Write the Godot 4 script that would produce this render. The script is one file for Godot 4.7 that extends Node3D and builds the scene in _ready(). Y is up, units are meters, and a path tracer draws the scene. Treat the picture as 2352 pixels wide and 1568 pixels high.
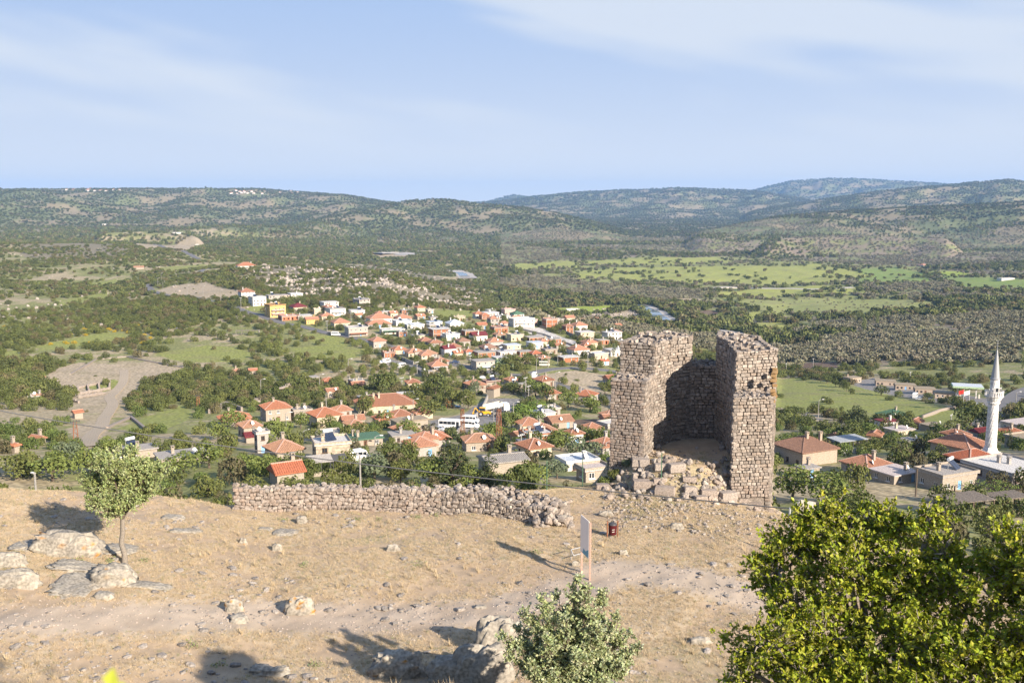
extends Node3D
# A ruined tower on a dry plateau above a hillside village, a river valley and far hills.
# Picture coordinates u, v below are those of the photograph scaled to 2352 x 1568; they only give directions from the eye, distances come from the ground.

const FOCAL := 2287.0
const PITCH := 0.14067
const EYE := Vector3(0, 18, 0)

var mats := {}
var tex := {}
var taken := {}
var rng := RandomNumberGenerator.new()
var n_big := FastNoiseLite.new()
var n_mid := FastNoiseLite.new()
var n_small := FastNoiseLite.new()
var n_fine := FastNoiseLite.new()
var occupied := {}

# ---------------------------------------------------------------- mesh helper
class MB:
	var v := PackedVector3Array()
	var i := PackedInt32Array()
	var c := PackedColorArray()

	func pt(p: Vector3) -> int:
		v.append(p)
		return v.size() - 1

	func tri(a: int, b: int, d: int) -> void:
		i.append(a); i.append(b); i.append(d)

	func quad(a: Vector3, b: Vector3, d: Vector3, e: Vector3) -> void:
		var n := v.size()
		v.append(a); v.append(b); v.append(d); v.append(e)
		i.append(n); i.append(n + 1); i.append(n + 2); i.append(n); i.append(n + 2); i.append(n + 3)

	# eight corners: four of the bottom ring, then the four above them
	func hexa(p: Array) -> void:
		var n := v.size()
		for q in p:
			v.append(q)
		for f in [[0, 1, 2, 3], [7, 6, 5, 4], [0, 4, 5, 1], [1, 5, 6, 2], [2, 6, 7, 3], [3, 7, 4, 0]]:
			i.append(n + f[0]); i.append(n + f[1]); i.append(n + f[2]); i.append(n + f[0]); i.append(n + f[2]); i.append(n + f[3])

	func box(centre: Vector3, size: Vector3, b := Basis.IDENTITY) -> void:
		var h := size * 0.5
		hexa([centre + b * Vector3(-h.x, -h.y, -h.z), centre + b * Vector3(h.x, -h.y, -h.z), centre + b * Vector3(h.x, -h.y, h.z), centre + b * Vector3(-h.x, -h.y, h.z),
			centre + b * Vector3(-h.x, h.y, -h.z), centre + b * Vector3(h.x, h.y, -h.z), centre + b * Vector3(h.x, h.y, h.z), centre + b * Vector3(-h.x, h.y, h.z)])

	# a bar of square section between two points
	func bar(a: Vector3, b: Vector3, w: float, t := 0.0) -> void:
		var d := b - a
		var up := Vector3.UP if absf(d.normalized().y) < 0.95 else Vector3.RIGHT
		var x := d.cross(up).normalized()
		var y := x.cross(d).normalized()
		box((a + b) * 0.5, Vector3(w, t if t > 0.0 else w, d.length()), Basis(x, y, -d.normalized()))

	func tube(pts: Array, radii: Array, sides := 8, capped := true) -> void:
		var n0 := v.size()
		var m := pts.size()
		for k in m:
			var d: Vector3 = (pts[mini(k + 1, m - 1)] - pts[maxi(k - 1, 0)]).normalized()
			var up := Vector3.RIGHT if absf(d.y) > 0.8 else Vector3.UP
			var x := d.cross(up).normalized()
			var y := d.cross(x).normalized()
			for s in sides:
				var a := TAU * s / sides
				v.append(pts[k] + (x * cos(a) + y * sin(a)) * radii[k])
		for k in m - 1:
			for s in sides:
				var a := n0 + k * sides + s
				var b := n0 + k * sides + (s + 1) % sides
				i.append(a); i.append(b); i.append(b + sides); i.append(a); i.append(b + sides); i.append(a + sides)
		if capped:
			for e in [0, m - 1]:
				var q := pt(pts[e])
				for s in sides:
					var a := n0 + int(e) * sides + s
					var b := n0 + int(e) * sides + (s + 1) % sides
					if e == 0: tri(q, b, a)
					else: tri(q, a, b)

	func mesh(smooth := false) -> ArrayMesh:
		var arr := []
		arr.resize(Mesh.ARRAY_MAX)
		arr[Mesh.ARRAY_VERTEX] = v
		arr[Mesh.ARRAY_INDEX] = i
		if c.size() == v.size() and c.size() > 0:
			arr[Mesh.ARRAY_COLOR] = c
		if smooth:
			var nn := PackedVector3Array()
			nn.resize(v.size())
			for k in range(0, i.size(), 3):
				var f := (v[i[k + 2]] - v[i[k]]).cross(v[i[k + 1]] - v[i[k]])
				nn[i[k]] += f; nn[i[k + 1]] += f; nn[i[k + 2]] += f
			for k in nn.size():
				nn[k] = nn[k].normalized() if nn[k].length_squared() > 1e-16 else Vector3.UP
			arr[Mesh.ARRAY_NORMAL] = nn
		var m := ArrayMesh.new()
		m.add_surface_from_arrays(Mesh.PRIMITIVE_TRIANGLES, arr)
		return m

# ---------------------------------------------------------------- nodes and labels
func numbered(called: String) -> String:
	taken[called] = taken.get(called, -1) + 1
	return called if taken[called] == 0 else "%s_%03d" % [called, taken[called]]

func tag(o: Node, label: String, category: String, group := "") -> void:
	o.set_meta("label", label)
	o.set_meta("category", category)
	if group: o.set_meta("group", group)

func thing(called: String, at: Vector3, turn: float, label: String, category: String, group := "") -> Node3D:
	var o := Node3D.new()
	o.name = numbered(called)
	add_child(o)
	o.position = at
	o.rotation.y = turn
	tag(o, label, category, group)
	return o

func inst(called: String, m: Mesh, material: Material, parent: Node) -> MeshInstance3D:
	var o := MeshInstance3D.new()
	o.name = called if parent != self else numbered(called)
	o.mesh = m
	o.material_override = material
	parent.add_child(o, true)
	return o

func put(b: MB, called: String, material: Material, parent: Node = self, smooth := false) -> MeshInstance3D:
	return inst(called, b.mesh(smooth), material, parent)

func structure(b: MB, called: String, material: Material, smooth := false) -> MeshInstance3D:
	var o := put(b, called, material, self, smooth)
	o.set_meta("kind", "structure")
	return o

func stuff(called: String, m: Mesh, material: Material, where: Array, tints: Array, label := "", category := "", parent: Node = self) -> MultiMeshInstance3D:
	var o := MultiMeshInstance3D.new()
	o.name = called if parent != self else numbered(called)
	var k := MultiMesh.new()
	k.transform_format = MultiMesh.TRANSFORM_3D
	k.use_colors = tints.size() > 0
	k.mesh = m
	k.instance_count = where.size()
	for j in where.size():
		k.set_instance_transform(j, where[j])
		if tints.size() > 0:
			k.set_instance_color(j, tints[j])
	o.multimesh = k
	o.material_override = material
	parent.add_child(o, true)
	o.set_meta("kind", "stuff")
	if label:
		o.set_meta("label", label)
		o.set_meta("category", category)
	return o

# ---------------------------------------------------------------- materials
func noise_tex(called: String, seed_: int, freq: float, octaves: int, lo: float, hi: float, type := FastNoiseLite.TYPE_SIMPLEX_SMOOTH, size := 512, tint_lo := Color.WHITE, tint_hi := Color.WHITE) -> Texture2D:
	var f := FastNoiseLite.new()
	f.seed = seed_
	f.noise_type = type
	f.frequency = freq
	f.fractal_octaves = octaves
	f.fractal_type = FastNoiseLite.FRACTAL_FBM
	var im := f.get_seamless_image(size, size, false, false, 0.15, true)
	im.convert(Image.FORMAT_RGB8)
	var d := im.get_data()
	var lut := PackedByteArray()
	lut.resize(768)
	for k in 256:
		var t := k / 255.0
		var e := lo + (hi - lo) * t
		var q := tint_lo.lerp(tint_hi, t)
		lut[k * 3] = int(clampf(e * q.r, 0, 1) * 255)
		lut[k * 3 + 1] = int(clampf(e * q.g, 0, 1) * 255)
		lut[k * 3 + 2] = int(clampf(e * q.b, 0, 1) * 255)
	for k in range(0, d.size(), 3):
		var t := d[k] * 3
		d[k] = lut[t]; d[k + 1] = lut[t + 1]; d[k + 2] = lut[t + 2]
	tex[called] = ImageTexture.create_from_image(Image.create_from_data(size, size, false, Image.FORMAT_RGB8, d))
	return tex[called]

# colours are linear, real-world base colours
func mat(called: String, r: float, g: float, b: float, rough := 0.9, t := "", scale := 0.5, bump := "", bump_cm := 0.0, bump_scale_as := 0.0) -> StandardMaterial3D:
	var m := StandardMaterial3D.new()
	m.resource_name = called
	m.albedo_color = Color(r, g, b).linear_to_srgb()
	m.roughness = rough
	m.metallic_specular = 0.3
	m.cull_mode = BaseMaterial3D.CULL_DISABLED
	if t:
		m.albedo_texture = tex[t]
		m.uv1_triplanar = true
		m.uv1_world_triplanar = true
		m.uv1_scale = Vector3.ONE * scale
	if bump:
		m.heightmap_enabled = true
		m.heightmap_texture = tex[bump]
		m.heightmap_scale = bump_cm
	mats[called] = m
	return m

func leaf_mat(called: String, r: float, g: float, b: float, back := 0.35, rough := 0.6) -> StandardMaterial3D:
	var m := mat(called, r, g, b, rough)
	m.vertex_color_use_as_albedo = true
	m.backlight_enabled = back > 0.0
	m.backlight = Color(back, back, back * 0.6).linear_to_srgb()
	return m

# ---------------------------------------------------------------- picture -> place
func ray(u: float, v: float) -> Vector3:
	var x := (u - 1176.0) / FOCAL
	var y := -(v - 784.0) / FOCAL
	return Vector3(x, y * cos(PITCH) - sin(PITCH), -y * sin(PITCH) - cos(PITCH))

func slope(u: float, v: float) -> float:
	var d := ray(u, v)
	return d.y / Vector2(d.x, d.z).length()

func az_of(u: float, v := 800.0) -> float:
	var d := ray(u, v)
	return atan2(d.x, -d.z)

func at_range(u: float, v: float, r: float) -> Vector3:   # the point of that direction at horizontal distance r
	var d := ray(u, v)
	return EYE + d * (r / Vector2(d.x, d.z).length())

func depth_of(p: Vector3) -> float:
	return (p - EYE).dot(Vector3(0, -sin(PITCH), -cos(PITCH)))

func px(p: Vector3) -> float:   # metres per picture unit at p
	return depth_of(p) / FOCAL

# ---------------------------------------------------------------- terrain
# ground levels relative to the eye, for bearings u; each entry [distance, v] gives the level by the direction v, or [distance, -level]
const NEAR := [[0.5, -1.7], [3, -3.6], [8, -7.3], [14, -10.8], [20, -13.4], [27, -15.7], [33, -17.05], [45, -17.4], [54, -17.8]]
const LAND := [
	[-500, [[62, 1125], [70, -22], [90, -31], [120, -38], [150, -44], [200, 1050], [330, 950], [470, 850], [680, 750], [850, 700], [1150, 650], [1500, 600], [1850, 570], [2300, -92], [2900, -95], [14000, -60]]],
	[0, [[62, 1124], [70, -22], [90, -31], [120, -38], [150, -44], [200, 1050], [260, 1000], [330, 950], [400, 900], [470, 850], [560, 800], [680, 750], [850, 700], [1150, 650], [1450, 598], [1750, 553], [2300, -92], [2900, -95], [14000, -60]]],
	[300, [[62, 1126], [70, -22], [90, -31], [120, -38], [150, -44], [200, 1050], [260, 1000], [330, 950], [395, 900], [465, 850], [550, 800], [660, 750], [830, 700], [1100, 650], [1450, 590], [1700, 563], [2200, -92], [2900, -97], [14000, -60]]],
	[600, [[60, -18.3], [68, -22], [90, -31], [120, -38], [150, 1098], [195, 1050], [255, 1000], [320, 950], [385, 900], [450, 850], [530, 800], [600, 760], [700, 712], [800, 680], [950, 640], [1100, 604], [1400, -88], [2000, -105], [2900, -110], [14000, -60]]],
	[900, [[59, -18.1], [68, -22], [90, -31], [120, -38], [150, 1098], [195, 1050], [255, 1000], [320, 950], [380, 900], [440, 850], [510, 800], [590, 755], [680, 715], [800, 678], [950, 640], [1050, 622], [1300, -105], [1800, -125], [3000, -128], [14000, -80]]],
	[1200, [[60, -18.1], [67, -20], [90, -31], [120, -38], [150, 1098], [195, 1050], [255, 1000], [320, 950], [380, 900], [440, 850], [510, 800], [590, 752], [680, 720], [850, -97], [1100, -120], [2000, -132], [3500, -130], [14000, -80]]],
	[1400, [[62, -18.3], [70, -20], [90, -30], [120, -38], [150, 1098], [200, 1050], [260, 1000], [328, 950], [390, 900], [455, 850], [530, 800], [620, 765], [720, -88], [900, -112], [1200, -124], [2000, -134], [3500, -132], [14000, -80]]],
	[1600, [[59, -18.1], [74, -19.5], [90, -29], [120, -38], [150, 1098], [200, 1050], [270, 1000], [350, 950], [420, 900], [500, 850], [600, 805], [700, -96], [900, -115], [1200, -126], [2000, -134], [3500, -132], [14000, -80]]],
	[1800, [[58, -18.3], [70, -21.5], [90, -30], [110, -36], [130, -41], [170, -50], [215, 1050], [290, 1000], [385, 950], [470, 910], [560, 870], [640, 838], [800, -112], [1100, -124], [1700, -134], [3500, -134], [14000, -80]]],
	[2050, [[56, -18.6], [66, -23], [80, -28.5], [100, -33], [130, -40], [170, -49], [215, 1055], [290, 1000], [390, 950], [490, 900], [560, 868], [700, 803], [900, 752], [1200, 702], [1700, 650], [3500, -135], [14000, -80]]],
	[2352, [[54, -18.8], [66, -23.5], [80, -28.5], [100, -33], [130, -40], [170, -49], [215, 1055], [290, 1000], [390, 950], [490, 900], [560, 865], [700, 800], [900, 750], [1200, 700], [1700, 648], [3500, -135], [14000, -80]]],
	[2900, [[54, -18.8], [66, -23.5], [80, -28.5], [100, -33], [130, -40], [170, -49], [215, 1055], [290, 1000], [390, 950], [490, 900], [560, 865], [700, 800], [900, 750], [1200, 700], [1700, 648], [3500, -135], [14000, -80]]]]
# hill crests: width of the near slope, width of the far slope, then crest points [u, v, distance]
const RIDGES := [
	[2900, 2600, [[-700, 430, 5200], [-300, 436, 5400], [0, 435, 5600], [300, 433, 5800], [450, 433, 6000], [600, 434, 6200], [700, 441, 6000], [790, 447, 5700], [880, 462, 5500], [1000, 478, 5300], [1120, 505, 5100], [1230, 545, 4900]]],
	[1000, 900, [[560, 540, 3300], [700, 512, 3600], [800, 490, 4000], [900, 467, 4300], [960, 459, 4400], [1020, 457, 4400], [1100, 467, 4300], [1200, 477, 4200], [1280, 489, 4100], [1350, 506, 4000], [1430, 528, 3900], [1500, 552, 3800]]],
	[3600, 2000, [[880, 476, 9200], [1000, 470, 9000], [1120, 464, 9000], [1330, 441, 9000], [1550, 432, 9000], [1720, 437, 9000], [1820, 452, 8600], [1950, 482, 8200], [2100, 520, 8000]]],
	[2000, 1000, [[1060, 480, 11500], [1120, 463, 11500], [1180, 446, 11500], [1240, 456, 11500], [1300, 475, 11500]]],
	[3000, 1500, [[1600, 470, 12000], [1700, 444, 12000], [1760, 429, 12000], [1810, 417, 12000], [1900, 409, 12000], [1970, 411, 12000], [2050, 415, 12000], [2150, 421, 12000], [2300, 433, 12000], [2500, 450, 12000]]],
	[2400, 1500, [[1660, 500, 6300], [1780, 474, 6500], [1900, 456, 6600], [2000, 441, 6700], [2100, 430, 6800], [2220, 420, 7000], [2290, 414, 7000], [2352, 416, 7000], [2900, 410, 7000]]],
	[1100, 1000, [[1540, 548, 3200], [1620, 530, 3300], [1700, 516, 3500], [1800, 496, 3700], [1950, 484, 3900], [2100, 477, 4000], [2250, 469, 4000], [2352, 463, 4000], [2900, 450, 4000]]],
	[500, 500, [[-300, 480, 4300], [0, 492, 4200], [150, 484, 4300], [300, 490, 4100], [450, 500, 3900], [560, 520, 3700]]],
	[450, 600, [[300, 540, 2900], [420, 526, 3000], [520, 520, 3100], [640, 522, 3200], [760, 535, 3200], [830, 550, 3100]]],
	[260, 400, [[150, 545, 2300], [260, 533, 2400], [330, 531, 2450], [420, 538, 2400], [520, 552, 2300]]],
	[300, 500, [[1700, 560, 2500], [1820, 545, 2700], [1950, 540, 2800], [2100, 545, 2800], [2250, 550, 2700]]]]

const AZ_MAX := 0.62
const AZ_N := 540
var azs := PackedFloat32Array()
var rad := PackedFloat32Array()
var prof := []          # per bearing of LAND: levels on rad
var prof_az := PackedFloat32Array()
var crest := []         # per ridge: [bearings, levels, distances]
var level := []         # per column: levels on rad (world y)
var tint := []
var fields := []

func lookup(xs: PackedFloat32Array, x: float) -> int:
	return clampi(xs.bsearch(x) - 1, 0, xs.size() - 2)

func seg(a: float, b: float, n: int, log_: bool) -> void:
	for k in n:
		var t := float(k) / n
		rad.append(a * pow(b / a, t) if log_ else lerpf(a, b, t))

func prepare_terrain() -> void:
	n_big.seed = 3; n_big.frequency = 1.0 / 520.0; n_big.fractal_octaves = 4
	n_mid.seed = 7; n_mid.frequency = 1.0 / 90.0; n_mid.fractal_octaves = 3
	n_small.seed = 11; n_small.frequency = 1.0 / 14.0; n_small.fractal_octaves = 3
	n_fine.seed = 17; n_fine.frequency = 1.0 / 2.2; n_fine.fractal_octaves = 3
	seg(0.5, 30, 40, true)
	seg(30, 74, 270, false)
	seg(74, 150, 60, true)
	seg(150, 720, 270, true)
	seg(720, 4600, 220, true)
	seg(4600, 13800, 110, true)
	rad.append(13800)
	for k in AZ_N + 1:
		azs.append(-AZ_MAX + 2 * AZ_MAX * k / AZ_N)
	for row in LAND:
		prof_az.append(az_of(row[0]))
		var rr := PackedFloat32Array()
		var hh := PackedFloat32Array()
		for e in NEAR:
			rr.append(log(e[0])); hh.append(e[1] * (1.0 - (0.085 - 0.00014 * clampf(row[0], 0, 607)) * smoothstep(20.0, 45.0, e[0])))   # the plateau rises a little to one side
		for e in row[1]:
			rr.append(log(e[0]))
			hh.append(e[1] if e[1] < 0 else slope(row[0], e[1]) * e[0])
		var out := PackedFloat32Array()
		for r in rad:
			var x := log(r)
			var k := lookup(rr, x)
			out.append(lerpf(hh[k], hh[k + 1], clampf((x - rr[k]) / (rr[k + 1] - rr[k]), 0, 1)))
		for pass_ in 3:    # round the corners off
			var s := out.duplicate()
			for k in range(3, out.size() - 3):
				s[k] = (out[k - 3] + out[k - 2] + out[k - 1] + out[k] + out[k + 1] + out[k + 2] + out[k + 3]) / 7.0
			out = s
		prof.append(out)
	for row in RIDGES:
		var a := PackedFloat32Array()
		var y := PackedFloat32Array()
		var d := PackedFloat32Array()
		for e in row[2]:
			a.append(az_of(e[0], e[1])); y.append(slope(e[0], e[1]) * e[2]); d.append(e[2])
		crest.append([a, y, d])
	level.resize(AZ_N + 1)
	tint.resize(AZ_N + 1)
	var job := WorkerThreadPool.add_group_task(level_column, AZ_N + 1)
	WorkerThreadPool.wait_for_group_task_completion(job)

func level_column(n: int) -> void:
	level[n] = column_of(azs[n])

func column_of(az: float) -> PackedFloat32Array:
	var k := lookup(prof_az, az)
	var t := clampf((az - prof_az[k]) / (prof_az[k + 1] - prof_az[k]), 0, 1)
	var a: PackedFloat32Array = prof[k]
	var b: PackedFloat32Array = prof[k + 1]
	var out := PackedFloat32Array()
	out.resize(rad.size())
	var hills := []
	for q in RIDGES.size():
		var xs: PackedFloat32Array = crest[q][0]
		if az < xs[0] or az > xs[xs.size() - 1]:
			continue
		var j := lookup(xs, az)
		var s := (az - xs[j]) / (xs[j + 1] - xs[j])
		var edge := minf(az - xs[0], xs[xs.size() - 1] - az)
		hills.append([lerpf(crest[q][1][j], crest[q][1][j + 1], s), lerpf(crest[q][2][j], crest[q][2][j + 1], s), RIDGES[q][0], RIDGES[q][1], smoothstep(0, 0.03, edge)])
	var sx := sin(az)
	var cz := -cos(az)
	for m in rad.size():
		var r := rad[m]
		var x := r * sx
		var z := r * cz
		var h := lerpf(a[m], b[m], t)
		if r > 150:
			var rough := smoothstep(600, 1500, r) * 5.0 + smoothstep(2000, 5000, r) * 6.0
			h += n_big.get_noise_2d(x, z) * rough + n_mid.get_noise_2d(x, z) * (0.8 + rough * 0.3)
			for q in hills:
				var f: float = (q[1] - r) / q[2] if r < q[1] else (r - q[1]) / q[3]
				if f < 1.0:
					var s := 1.0 - f
					s = s * s * (3.0 - 2.0 * s) * 0.55 + s * 0.45
					var g := n_big.get_noise_2d(x * 0.9 + 900, z * 0.9) * 0.32 + n_mid.get_noise_2d(x * 0.35, z * 0.35) * 0.10
					var y: float = lerpf(-150.0, q[0], s * q[4]) + g * (q[0] + 150.0) * minf(1.0, f * 3.0) * s * 1.2
					h = maxf(h, y)
		else:
			var on := smoothstep(28, 34, r)
			h += on * (n_small.get_noise_2d(x, z) * 0.28 + n_fine.get_noise_2d(x, z) * 0.07)
			var d := Vector2(x - 11.6, z + 65.5).length()
			h = lerpf(h, -16.55 + n_fine.get_noise_2d(x, z) * 0.08, smoothstep(6.4, 4.0, d))
		out[m] = EYE.y + h
	return out

func ground_y(x: float, z: float) -> float:
	var az := clampf(atan2(x, -z), -AZ_MAX, AZ_MAX * 0.9999)
	var fa := (az + AZ_MAX) / (2 * AZ_MAX) * AZ_N
	var ia := mini(int(fa), AZ_N - 1)
	var r := clampf(sqrt(x * x + z * z), 0.6, 13700)
	var ir := lookup(rad, r)
	var tr := (r - rad[ir]) / (rad[ir + 1] - rad[ir])
	return lerpf(lerpf(level[ia][ir], level[ia][ir + 1], tr), lerpf(level[ia + 1][ir], level[ia + 1][ir + 1], tr), fa - ia)

func on_ground(x: float, z: float, sink := 0.0) -> Vector3:
	return Vector3(x, ground_y(x, z) - sink, z)

func gp(u: float, v: float, from := 24.0) -> Vector3:   # where the sight line through u, v meets the ground
	var d := ray(u, v)
	var k := 1.0 / Vector2(d.x, d.z).length()
	var az := clampf(atan2(d.x, -d.z), -AZ_MAX, AZ_MAX * 0.9999)
	var fa := (az + AZ_MAX) / (2 * AZ_MAX) * AZ_N
	var ia := mini(int(fa), AZ_N - 1)
	var ta := fa - ia
	var before := 1.0
	for m in range(lookup(rad, from), rad.size()):
		var gap := EYE.y + d.y * k * rad[m] - lerpf(level[ia][m], level[ia + 1][m], ta)
		if gap <= 0.0:
			var r := rad[m] if m == 0 else lerpf(rad[m - 1], rad[m], before / (before - gap))
			return EYE + d * k * r
		before = gap
	return EYE + d * k * 13000.0

# land cover drawn from the photograph: outline in picture units, kind
const COVER := [
	["meadow", [1165, 607, 1300, 598, 1330, 603, 1330, 614, 1190, 617]], ["meadow", [1330, 600, 1480, 591, 1640, 590, 1690, 601, 1560, 608, 1360, 607]],
	["meadow", [1310, 625, 1420, 614, 1600, 612, 1760, 612, 1880, 604, 2000, 632, 1960, 645, 1780, 655, 1600, 652, 1470, 645, 1330, 640]],
	["meadow", [1640, 672, 1780, 660, 1930, 658, 2000, 668, 1990, 676, 1840, 680, 1660, 688]], ["orchard", [1680, 692, 1860, 682, 2060, 686, 2190, 708, 1990, 720, 1740, 718]],
	["green", [1900, 622, 2060, 613, 2150, 632, 2130, 648, 1990, 652]], ["green", [2150, 628, 2352, 640, 2480, 652, 2352, 664, 2200, 662]], ["lush", [2060, 630, 2200, 622, 2260, 634, 2130, 640]],
	["lush", [1230, 712, 1330, 703, 1425, 700, 1435, 710, 1330, 722, 1245, 722]], ["lush", [1205, 692, 1265, 686, 1275, 698, 1215, 702]], ["meadow", [1660, 720, 1760, 716, 1820, 722, 1740, 732]],
	["meadow", [1690, 745, 1800, 740, 1850, 752, 1770, 768, 1700, 760]],
	["grass", [1775, 868, 1830, 866, 1960, 885, 2090, 918, 2240, 946, 2240, 976, 2160, 982, 2050, 968, 1920, 952, 1850, 946, 1775, 938]],
	["grass", [268, 985, 340, 955, 415, 930, 440, 946, 425, 968, 380, 985, 320, 992]], ["grass", [668, 800, 760, 792, 836, 798, 850, 812, 790, 826, 690, 822]],
	["grass", [350, 812, 470, 792, 545, 800, 590, 812, 550, 832, 420, 832]], ["grass", [76, 796, 160, 778, 250, 762, 320, 768, 270, 782, 150, 800, 90, 806]],
	["grass", [0, 812, 40, 800, 50, 830, 10, 850]], ["grass", [150, 686, 215, 676, 250, 668, 240, 685, 170, 700]], ["grass", [120, 684, 165, 690, 160, 702, 130, 700]],
	["grass", [205, 650, 270, 640, 265, 655, 210, 660]], ["grass", [350, 615, 470, 606, 480, 612, 400, 625]], ["grass", [190, 890, 260, 870, 290, 880, 240, 900]],
	["grass", [560, 705, 660, 700, 620, 715, 570, 716]], ["grass", [700, 765, 790, 775, 800, 795, 720, 786]], ["grass", [1000, 712, 1130, 716, 1110, 732, 1010, 728]], ["grass", [1650, 770, 1720, 775, 1700, 800, 1640, 795]],
	["dirt", [95, 872, 130, 845, 180, 832, 265, 836, 335, 830, 425, 848, 415, 862, 330, 878, 290, 915, 255, 945, 200, 950, 165, 930, 160, 910, 120, 900]],
	["dirt", [150, 985, 235, 958, 250, 985, 225, 1025, 190, 1020]], ["dirt", [355, 668, 400, 655, 470, 648, 560, 672, 545, 690, 440, 682, 380, 676]], ["dirt", [850, 585, 905, 578, 960, 582, 940, 592, 870, 592]],
	["dirt", [300, 560, 420, 555, 480, 562, 420, 575, 330, 572]], ["plough", [1595, 715, 1640, 712, 1660, 725, 1620, 735]], ["plough", [1290, 965, 1390, 960, 1400, 990, 1320, 1000]], ["plough", [1830, 835, 1920, 832, 1930, 845, 1850, 850]],
	["dirt", [1180, 870, 1320, 850, 1400, 862, 1395, 905, 1300, 882]], ["dirt", [1240, 735, 1330, 728, 1450, 712, 1480, 730, 1400, 742, 1300, 745]], ["dirt", [1530, 690, 1600, 684, 1620, 692, 1560, 700]],
	["paved", [985, 967, 1055, 954, 1117, 914, 1202, 916, 1175, 949, 1152, 967, 1115, 995, 1073, 1004, 996, 995]], ["paved", [1960, 876, 2010, 868, 2200, 902, 2270, 915, 2290, 935, 2250, 938, 2100, 915, 1970, 892]],
	["concrete", [1190, 752, 1240, 752, 1330, 786, 1300, 800]], ["paved", [890, 822, 960, 840, 990, 852, 930, 850, 880, 836]],
	["pasture", [1150, 614, 1300, 598, 1480, 588, 1700, 590, 1900, 602, 2100, 612, 2300, 630, 2300, 640, 2150, 648, 1990, 660, 2190, 700, 1990, 722, 1740, 720, 1640, 700, 1600, 668, 1420, 655, 1290, 640, 1180, 622]],
	["stony", [560, 640, 700, 600, 860, 610, 1020, 640, 1130, 690, 1080, 710, 930, 690, 760, 690, 640, 670]], ["stony", [30, 560, 180, 552, 330, 566, 280, 590, 140, 600, 50, 590]]]

func outline_on_ground(p: Array) -> PackedVector2Array:
	var out := PackedVector2Array()
	for k in range(0, p.size(), 2):
		var g := gp(p[k], p[k + 1], 75.0)
		out.append(Vector2(g.x, g.z))
	return out

func prepare_cover() -> void:
	for e in COVER:
		var poly := outline_on_ground(e[1])
		var box := Rect2(poly[0], Vector2.ZERO)
		for p in poly:
			box = box.expand(p)
		fields.append([e[0], poly, box])

func cover_at(x: float, z: float) -> String:
	var p := Vector2(x, z)
	for f in fields:
		if f[2].has_point(p) and Geometry2D.is_point_in_polygon(p, f[1]):
			return f[0]
	return ""

# base colours of the ground by what grows or lies there (linear)
const SOIL := {"meadow": Color(0.38, 0.40, 0.105), "orchard": Color(0.34, 0.36, 0.12), "green": Color(0.25, 0.33, 0.08), "lush": Color(0.35, 0.43, 0.06), "grass": Color(0.31, 0.33, 0.095),
	"pasture": Color(0.30, 0.315, 0.11), "dirt": Color(0.50, 0.405, 0.28), "plough": Color(0.20, 0.135, 0.095), "paved": Color(0.30, 0.28, 0.26), "concrete": Color(0.62, 0.58, 0.53), "stony": Color(0.27, 0.235, 0.16)}

func wood_at(x: float, z: float, r: float) -> float:    # how wooded the land is, 0 to 1
	var n := n_big.get_noise_2d(x * 2.2, z * 2.2) * 0.9 + n_mid.get_noise_2d(x * 0.8, z * 0.8) * 0.5
	return clampf(0.5 + n, 0, 1)

func soil(x: float, z: float, r: float, az: float) -> Color:
	var a := n_mid.get_noise_2d(x, z)
	var b := n_small.get_noise_2d(x, z)
	var c := n_fine.get_noise_2d(x, z)
	if r < 74:
		var straw := Color(0.575, 0.46, 0.315)
		var earth := Color(0.49, 0.37, 0.25)
		var t := smoothstep(-0.28, 0.22, b * 0.8 + c * 0.7 + n_small.get_noise_2d(x * 2.4 + 50, z * 2.4) * 0.5)
		var q := earth.lerp(straw, t) * (1.0 + n_fine.get_noise_2d(x * 3.0, z * 3.0) * 0.16)
		var g := smoothstep(0.22, 0.45, n_small.get_noise_2d(x * 0.8 + 300, z * 0.8) + c * 0.35)
		q = q.lerp(Color(0.36, 0.32, 0.18), g * 0.45)
		var w := path_near(x, z) + c * 0.30 + b * 0.2
		q = q.lerp(Color(0.53, 0.43, 0.335) * (1.0 + c * 0.22), smoothstep(0.25, 1.1, w) * 0.8)
		return q
	var k := cover_at(x, z) if r > 120 and r < 3600 else ""
	if k:
		var q: Color = SOIL[k]
		if k in ["paved", "concrete"]:
			return q * (1.0 + b * 0.12)
		q = q.lerp(Color(0.30, 0.26, 0.14), clampf(b * 0.7 + a * 0.5, 0, 0.5)) * (1.0 + c * 0.1)
		return q
	var wood := wood_at(x, z, r)
	var u := 1176.0 + tan(az) * FOCAL
	var dry := Color(0.45, 0.37, 0.235)
	var herb := Color(0.27, 0.275, 0.105)
	if r > 3000:
		dry = Color(0.33, 0.27, 0.16)
		herb = Color(0.19, 0.21, 0.09)
		var t := smoothstep(-0.15, 0.35, n_big.get_noise_2d(x * 1.5 + 70, z * 1.5) + n_mid.get_noise_2d(x * 0.6, z * 0.6) * 0.8)
		return herb.lerp(dry, t) * (1.0 + b * 0.15)
	if u + a * 240.0 > 1180 and r + a * 120.0 > 620:     # olive groves of the plain: bare reddish soil and grass between the trees
		return Color(0.30, 0.24, 0.17).lerp(Color(0.25, 0.265, 0.105), smoothstep(-0.1, 0.3, a + b * 0.5)) * (1.0 + c * 0.15)
	var t := smoothstep(-0.1, 0.35, a * 0.9 + b * 0.6 + 0.14 * smoothstep(440.0, 330.0, r))
	return herb.lerp(dry, t) * (1.0 + c * 0.15)

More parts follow.
